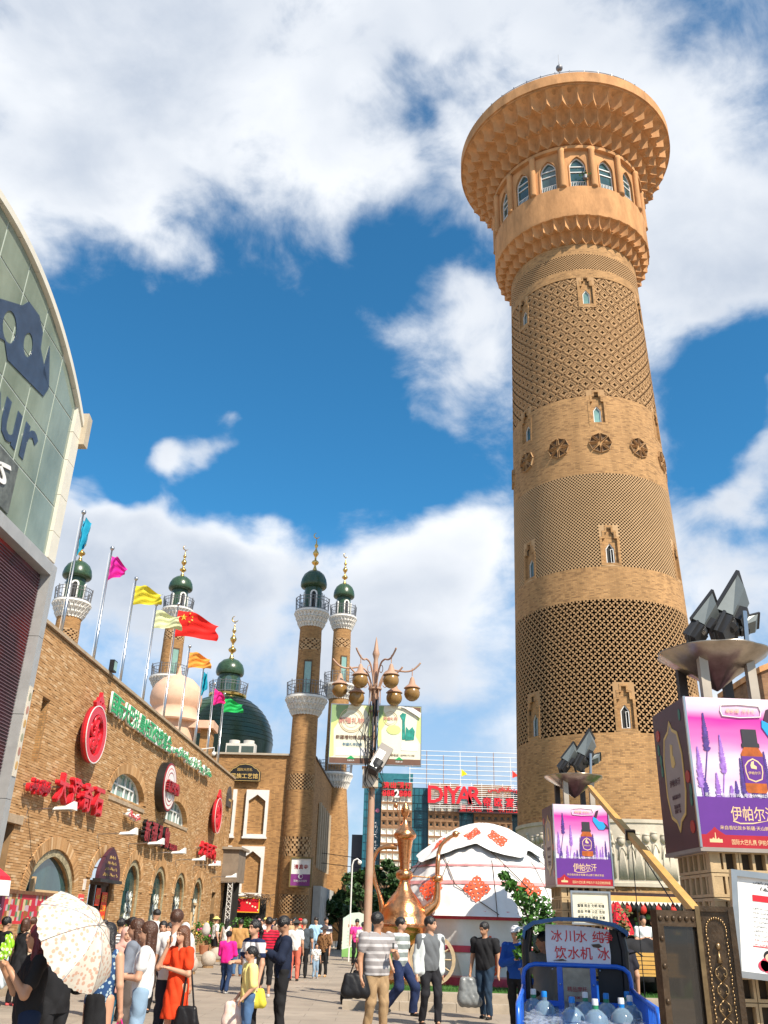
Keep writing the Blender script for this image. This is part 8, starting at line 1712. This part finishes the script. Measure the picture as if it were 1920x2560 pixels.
crowd = [(648, 46, 1.64, 'pink', ('hijab', (.6, .3, .35)), (.7, .45, .45)), (655, 43, 1.62, 'black', ('short', 'black'), WH), (664, 47, 1.68, 'yellow', ('cap', (.8, .7, .2)), (.3, .3, .3)), (671, 46, 1.66, 'white', ('cap', WH), WH), (683, 44, 1.66, 'navy', ('short', 'black'), NAVY), (697, 42, 1.64, 'grey', ('short', 'brown'), (.3, .2, .15)), (716, 47, 1.68, 'brown', ('short', 'black'), (.3, .1, .08)),
         (728, 40, 1.66, 'dark', ('wavy', 'black'), (.12, .03, .03)), (737, 37, 1.72, 'tan', ('short', 'black'), (.5, .35, .2)), (751, 45, 1.7, 'red', ('cap', (.7, .02, .03)), (.7, .03, .03)), (690, 50, 1.7, 'cream', ('long', 'black'), (.6, .5, .4)), (706, 50, 1.6, 'teal', ('bun', 'black'), (.05, .3, .3)), (660, 51, 1.66, 'blue', ('short', 'black'), (.1, .2, .5)), (630, 49, 1.62, 'olive', ('long', 'brown'), (.2, .2, .1)), (725, 51, 1.65, 'green', ('short', 'black'), (.1, .3, .12))]
for px, Y, H, cn, hr, c in crowd: pp(px, Y, H, f'person in {cn} in the distant crowd by the hall, '+{'hijab': 'wearing a scarf', 'short': 'short dark hair', 'cap': f'with a {cn} cap', 'wavy': 'wavy hair', 'long': 'long hair', 'bun': 'hair tied up'}[hr[0]], face=random.Random(px).choice((0, 180, 170, 90, -60, 30)), top=('tee', c), bot=('trousers', K), hair=hr, group='distant crowd before the hall')
pp(893, 40, 1.73, 'young man in a hot pink shirt and black trousers by the lamp pole', face=10, top=('tee', (.84, .06, .30)), bot=('trousers', K), arms=('down', 'fold'), head=(0, 20), stride=.2)
pp(909, 37.5, 1.62, 'woman in a white tee and dark shorts just behind the lamp pole', face=160, top=('tee', WH), bot=('shorts', NAVY), hair=('bun', 'black'))
pp(900, 21.6, 1.30, 'person in dark clothes seated on the step behind the lamp pole', face=-70, top=('long', K), bot=('trousers', K), hair=('short', 'black'), seat=True, arms=('fwd', 'fwd'), z0=-.1)
# --- right of the lamp
_, j41 = pp(944, 15.4, 1.76, 'stout man in a grey striped polo and khaki trousers with a black bag', face=35, top=('tee', cmat((.28, .26, .26), .85, 'stripe', (.52, .50, .50), 10.)), bot=('trousers', (.36, .24, .13)), hair=('short', 'black'), arms=('down', 'phone'), fat=1.18, skin=1, shoe=(.1, .06, .04), stride=.12, head=(100, 0))
pp(1002, 19.4, 1.72, 'young man in a pale striped polo and navy trousers stepping to the right', face=55, top=('tee', cmat((.22, .25, .24), .85, 'stripe', (.66, .68, .66), 7.)), bot=('wide', NAVY), arms=('swing', 'down'), stride=.55, head=(20, 0), shoe=(.02, .02, .02))
_, j44 = pp(1076, 17.6, 1.74, 'young man in an open pale jacket over a grey tee and black jeans', face=18, top=('tee', (.13, .14, .15)), bot=('trousers', (.02, .02, .024)), arms=('down', 'back'), stride=.2, head=(45, 0))
_, j45 = pp(1211, 19.2, 1.68, 'sturdy man in a black tee and dark jeans carrying a grey plastic bag', face=-30, top=('tee', K), bot=('trousers', (.02, .04, .07)), arms=('down', 'down'), fat=1.12, skin=1, head=(-20, 12), stride=.18)
_, j46 = pp(1288, 17.6, 1.62, 'young man in a bright blue jacket and white cap, hands together', face=-20, top=('jacket', (.012, .07, .34)), bot=('trousers', K), hair=('cap', (.7, .7, .74)), arms=('fold', 'down'), head=(-10, 10), stride=.1)
pp(1365, 13.35, 1.60, 'tricycle driver with short black hair in a grey shirt, sitting in the cab', face=195, top=('loose', (.22, .20, .17)), bot=('trousers', K), arms=('wheel', 'wheel'), seat=True, z0=.36, head=(72, 0), skin=1, near=True, x=2.36)
_, j48 = pp(1545, 15.0, 1.60, 'person behind the tricycle cab with a magenta handbag on the arm', face=180, top=('tee', (.02, .02, .03)), bot=('trousers', K), arms=('down', 'bag'), female=True, hair=('long', 'black'))
pp(1607, 26.5, 1.66, 'man in a white tee with folded arms in front of the stall', face=5, top=('tee', (.66, .70, .72)), bot=('trousers', (.6, .5, .38)), arms=('fold', 'fold'), z0=.33)
pp(1632, 27.5, 1.62, 'man in dark clothes standing beside the white tee at the stall', face=-20, top=('tee', K), bot=('trousers', K), z0=.33)
# ------------------------------------------------------------------ carried things
def jacket_open(J):   # pale open jacket worn by the man in grey: two fronts, back and sleeves
    t = [o for o in COL.objects if o.get('label', '').startswith('young man in an open pale jacket')][0]; H = J['H']; Ri = J['R'].inverted(); pr = []
    L_ = lambda v: np.array(Ri @ v)
    for sd in (-1, 1):
        s, e, w = [L_(q) for q in J[sd]]; pr += [('c', s, e, .043*H, .038*H), ('c', e, e+(w-e)*.92, .038*H, .030*H), ('c', s+np.array([-sd*.03, .0, .0])*H, s+np.array([-sd*.02, .0, -.30])*H, .045*H, .055*H)]
    pr += [('e', L_(J['chest'])+np.array([0, .015, -.02])*H, np.array([.10, .062, .12])*H), ('e', L_(J['pelv'])+np.array([0, .015, .06])*H, np.array([.10, .062, .10])*H)]
    nk = float(L_(J['neck'])[2])+.01*H
    def cl(x, y, z, D): return np.maximum(np.maximum(D, (-y-.02*H)*1. + np.clip(np.abs(x)*-1.8+.085*H, 0, 1)*3-.0*z-.02) if False else np.where((y < 0) & (np.abs(x) < .045*H+.03*H*np.clip((nk-z)/.5, 0, 1)*0), .05, D), z-nk)
    V, F = blob(pr, .011, .016*H, cl, .004, 10); put('open_jacket', np_mesh('open_jacket', V, F, cmat((.58, .62, .62))), t)
jacket_open(j44)
def parasol():
    c = Vector(at(190, 2352, 8.4)); t = thing('parasol', 'cream parasol with pink polka dots and a scalloped edge over the woman at the front', 'parasol', tuple(c)); m = cmat((.62, .57, .48), .75, 'dots', (.55, .34, .25), 24.); bpy_m = m
    ax = Vector((.80, -.28, .52)).normalized(); q = ax.to_track_quat('Z', 'Y').to_matrix().to_4x4(); n = 8; R = .455
    def fn(u, v):
        a = 2*PI*u; seg_ = (u*n) % 1; sag = 1-.055*math.sin(PI*seg_)*v; r = R*v*sag; z = .24*(1-v**2.1)+(-.03*math.sin(PI*seg_)*v) ; sc_ = .012*abs(math.sin(PI*u*n*5)) if v > .98 else 0
        p = q @ Vector((r*math.cos(a), r*math.sin(a), z-sc_)); return tuple(p)
    g = G(); g.sheet(fn, 80, 12); g.obj('canopy', m, t, True)
    for k in range(n): G().tube([fn(k/n, v)for v in np.linspace(.02, 1.01, 7)], .0035, 5).obj('rib', STEEL, t)
    G().tube([tuple(q @ Vector((0, 0, .27))), tuple(q @ Vector((0, 0, -.42)))], .006, 6).obj('shaft', STEEL, t); G().tube([tuple(q @ Vector((0, 0, .24))), tuple(q @ Vector((0, 0, .32)))], [.01, .004], 6).obj('tip', STEEL, t)
parasol()
h1 = j1['hand'][1]; t = thing('folded_fan', 'lime green and white crumpled fan in the hand of the woman with the parasol', 'fan', tuple(h1+Vector((0, -.02, .09)))); V, F = blob([('e', (0, 0, .04), (.045, .03, .085)), ('e', (-.03, 0, -.02), (.03, .03, .06))], .006, .02, None, .008, 40); put('fan', np_mesh('fan', V, F, cmat((.30, .62, .03), .5, 'dots', (.75, .8, .5), 30.)), t)
g = G(); g.box(-.004, .004, -.036, .036, -.07, .07)
pm = g.mesh('phone', BLACK)
def phone(J, sd, lab, up=.03): t = thing('phone', lab, 'phone', tuple(J['hand'][sd]+Vector((0, -.01, up))), 20); put('phone_body', pm, t); G().box(-.0045, -.004, -.032, .032, -.06, .06).obj('screen', GLASS, t)
phone(j12, -1, 'dark phone held to the ear by the woman in the orange red dress'); phone(j22, -1, 'phone in the hands of the man in the navy jacket'); phone(j41, 1, 'white edged phone in the hand of the man in the grey polo')
carried_bag(j12, 1, 'black fringed leather bag on a long strap beside the red dress', (.014, .012, .012), .26, .26, .10, .62, 'shoulder_bag', 'shoulder', .3)
t = [o for o in COL.objects if o.get('label', '').startswith('black fringed')][0]; g = G()
for k in range(26): x = -.12+.0096*k; g.tube([(x, -.03, -.10), (x+.003, -.035, -.20)], .003, 4)
g.obj('fringe', BLACK, t, kind='stuff')
carried_bag(j9, 1, 'dark studded handbag hanging in front of the grey denim jacket', (.03, .025, .022), .24, .17, .09, .05, 'handbag', 'hand', .35)
carried_bag(j4, -1, 'magenta bag edge beside the black skirt of the floral blouse woman', (.62, .02, .22), .24, .34, .08, .05, 'handbag', 'hand', .6)
carried_bag(j41, -1, 'black messenger bag slung at the hip of the man in the grey polo', (.012, .012, .014), .36, .30, .14, .52, 'shoulder_bag', 'shoulder', .5)
carried_bag(j21, -1, 'clear plastic bag with orange fruit held by the girl in yellow', (.6, .4, .3), .22, .30, .12, .02, 'plastic_bag', 'hand', .3, M('fruit_bag', (.72, .45, .34), .3, var=.4, vs=14, var2=(.75, .70, .66)))
carried_bag(j45, -1, 'grey bulging plastic bag hanging from the hand of the man in black', (.2, .2, .2), .34, .48, .2, .02, 'plastic_bag', 'hand', .3, M('grey_bag', (.20, .21, .21), .3, var=.3, vs=8))
carried_bag(j48, 1, 'bright magenta handbag beside the tricycle cab', (.58, .01, .16), .28, .24, .12, .10, 'handbag', 'hand', .35)
carried_bag(j20, 1, 'yellow and floral tote bag held by the woman in the navy banded blouse', (.62, .55, .06), .26, .24, .1, .02, 'tote_bag', 'hand', .6)
P = at(6, 2440, 18.5); t = thing('plastic_bag', 'white plastic bag with blue print at the left edge', 'bag', tuple(P)); V, F = blob([('e', (0, 0, 0), (.14, .08, .2)), ('c', (0, 0, .15), (.02, 0, .34), .06, .02)], .02, .04, None, .012, 12); put('bag_body', np_mesh('bag_body', V, F, cmat((.60, .68, .74), .4)), t)
P = at(515, 2330, 39.8); t = thing('backpack', 'pale grey backpack on the person in the flowered sun hat', 'backpack', (P[0], 39.75, 1.18)); V, F = blob([('e', (0, 0, 0), (.16, .12, .25)), ('e', (0, 0, -.08), (.17, .14, .16))], .025, .05); put('bag_body', np_mesh('bag_body', V, F, cmat((.45, .42, .40))), t)
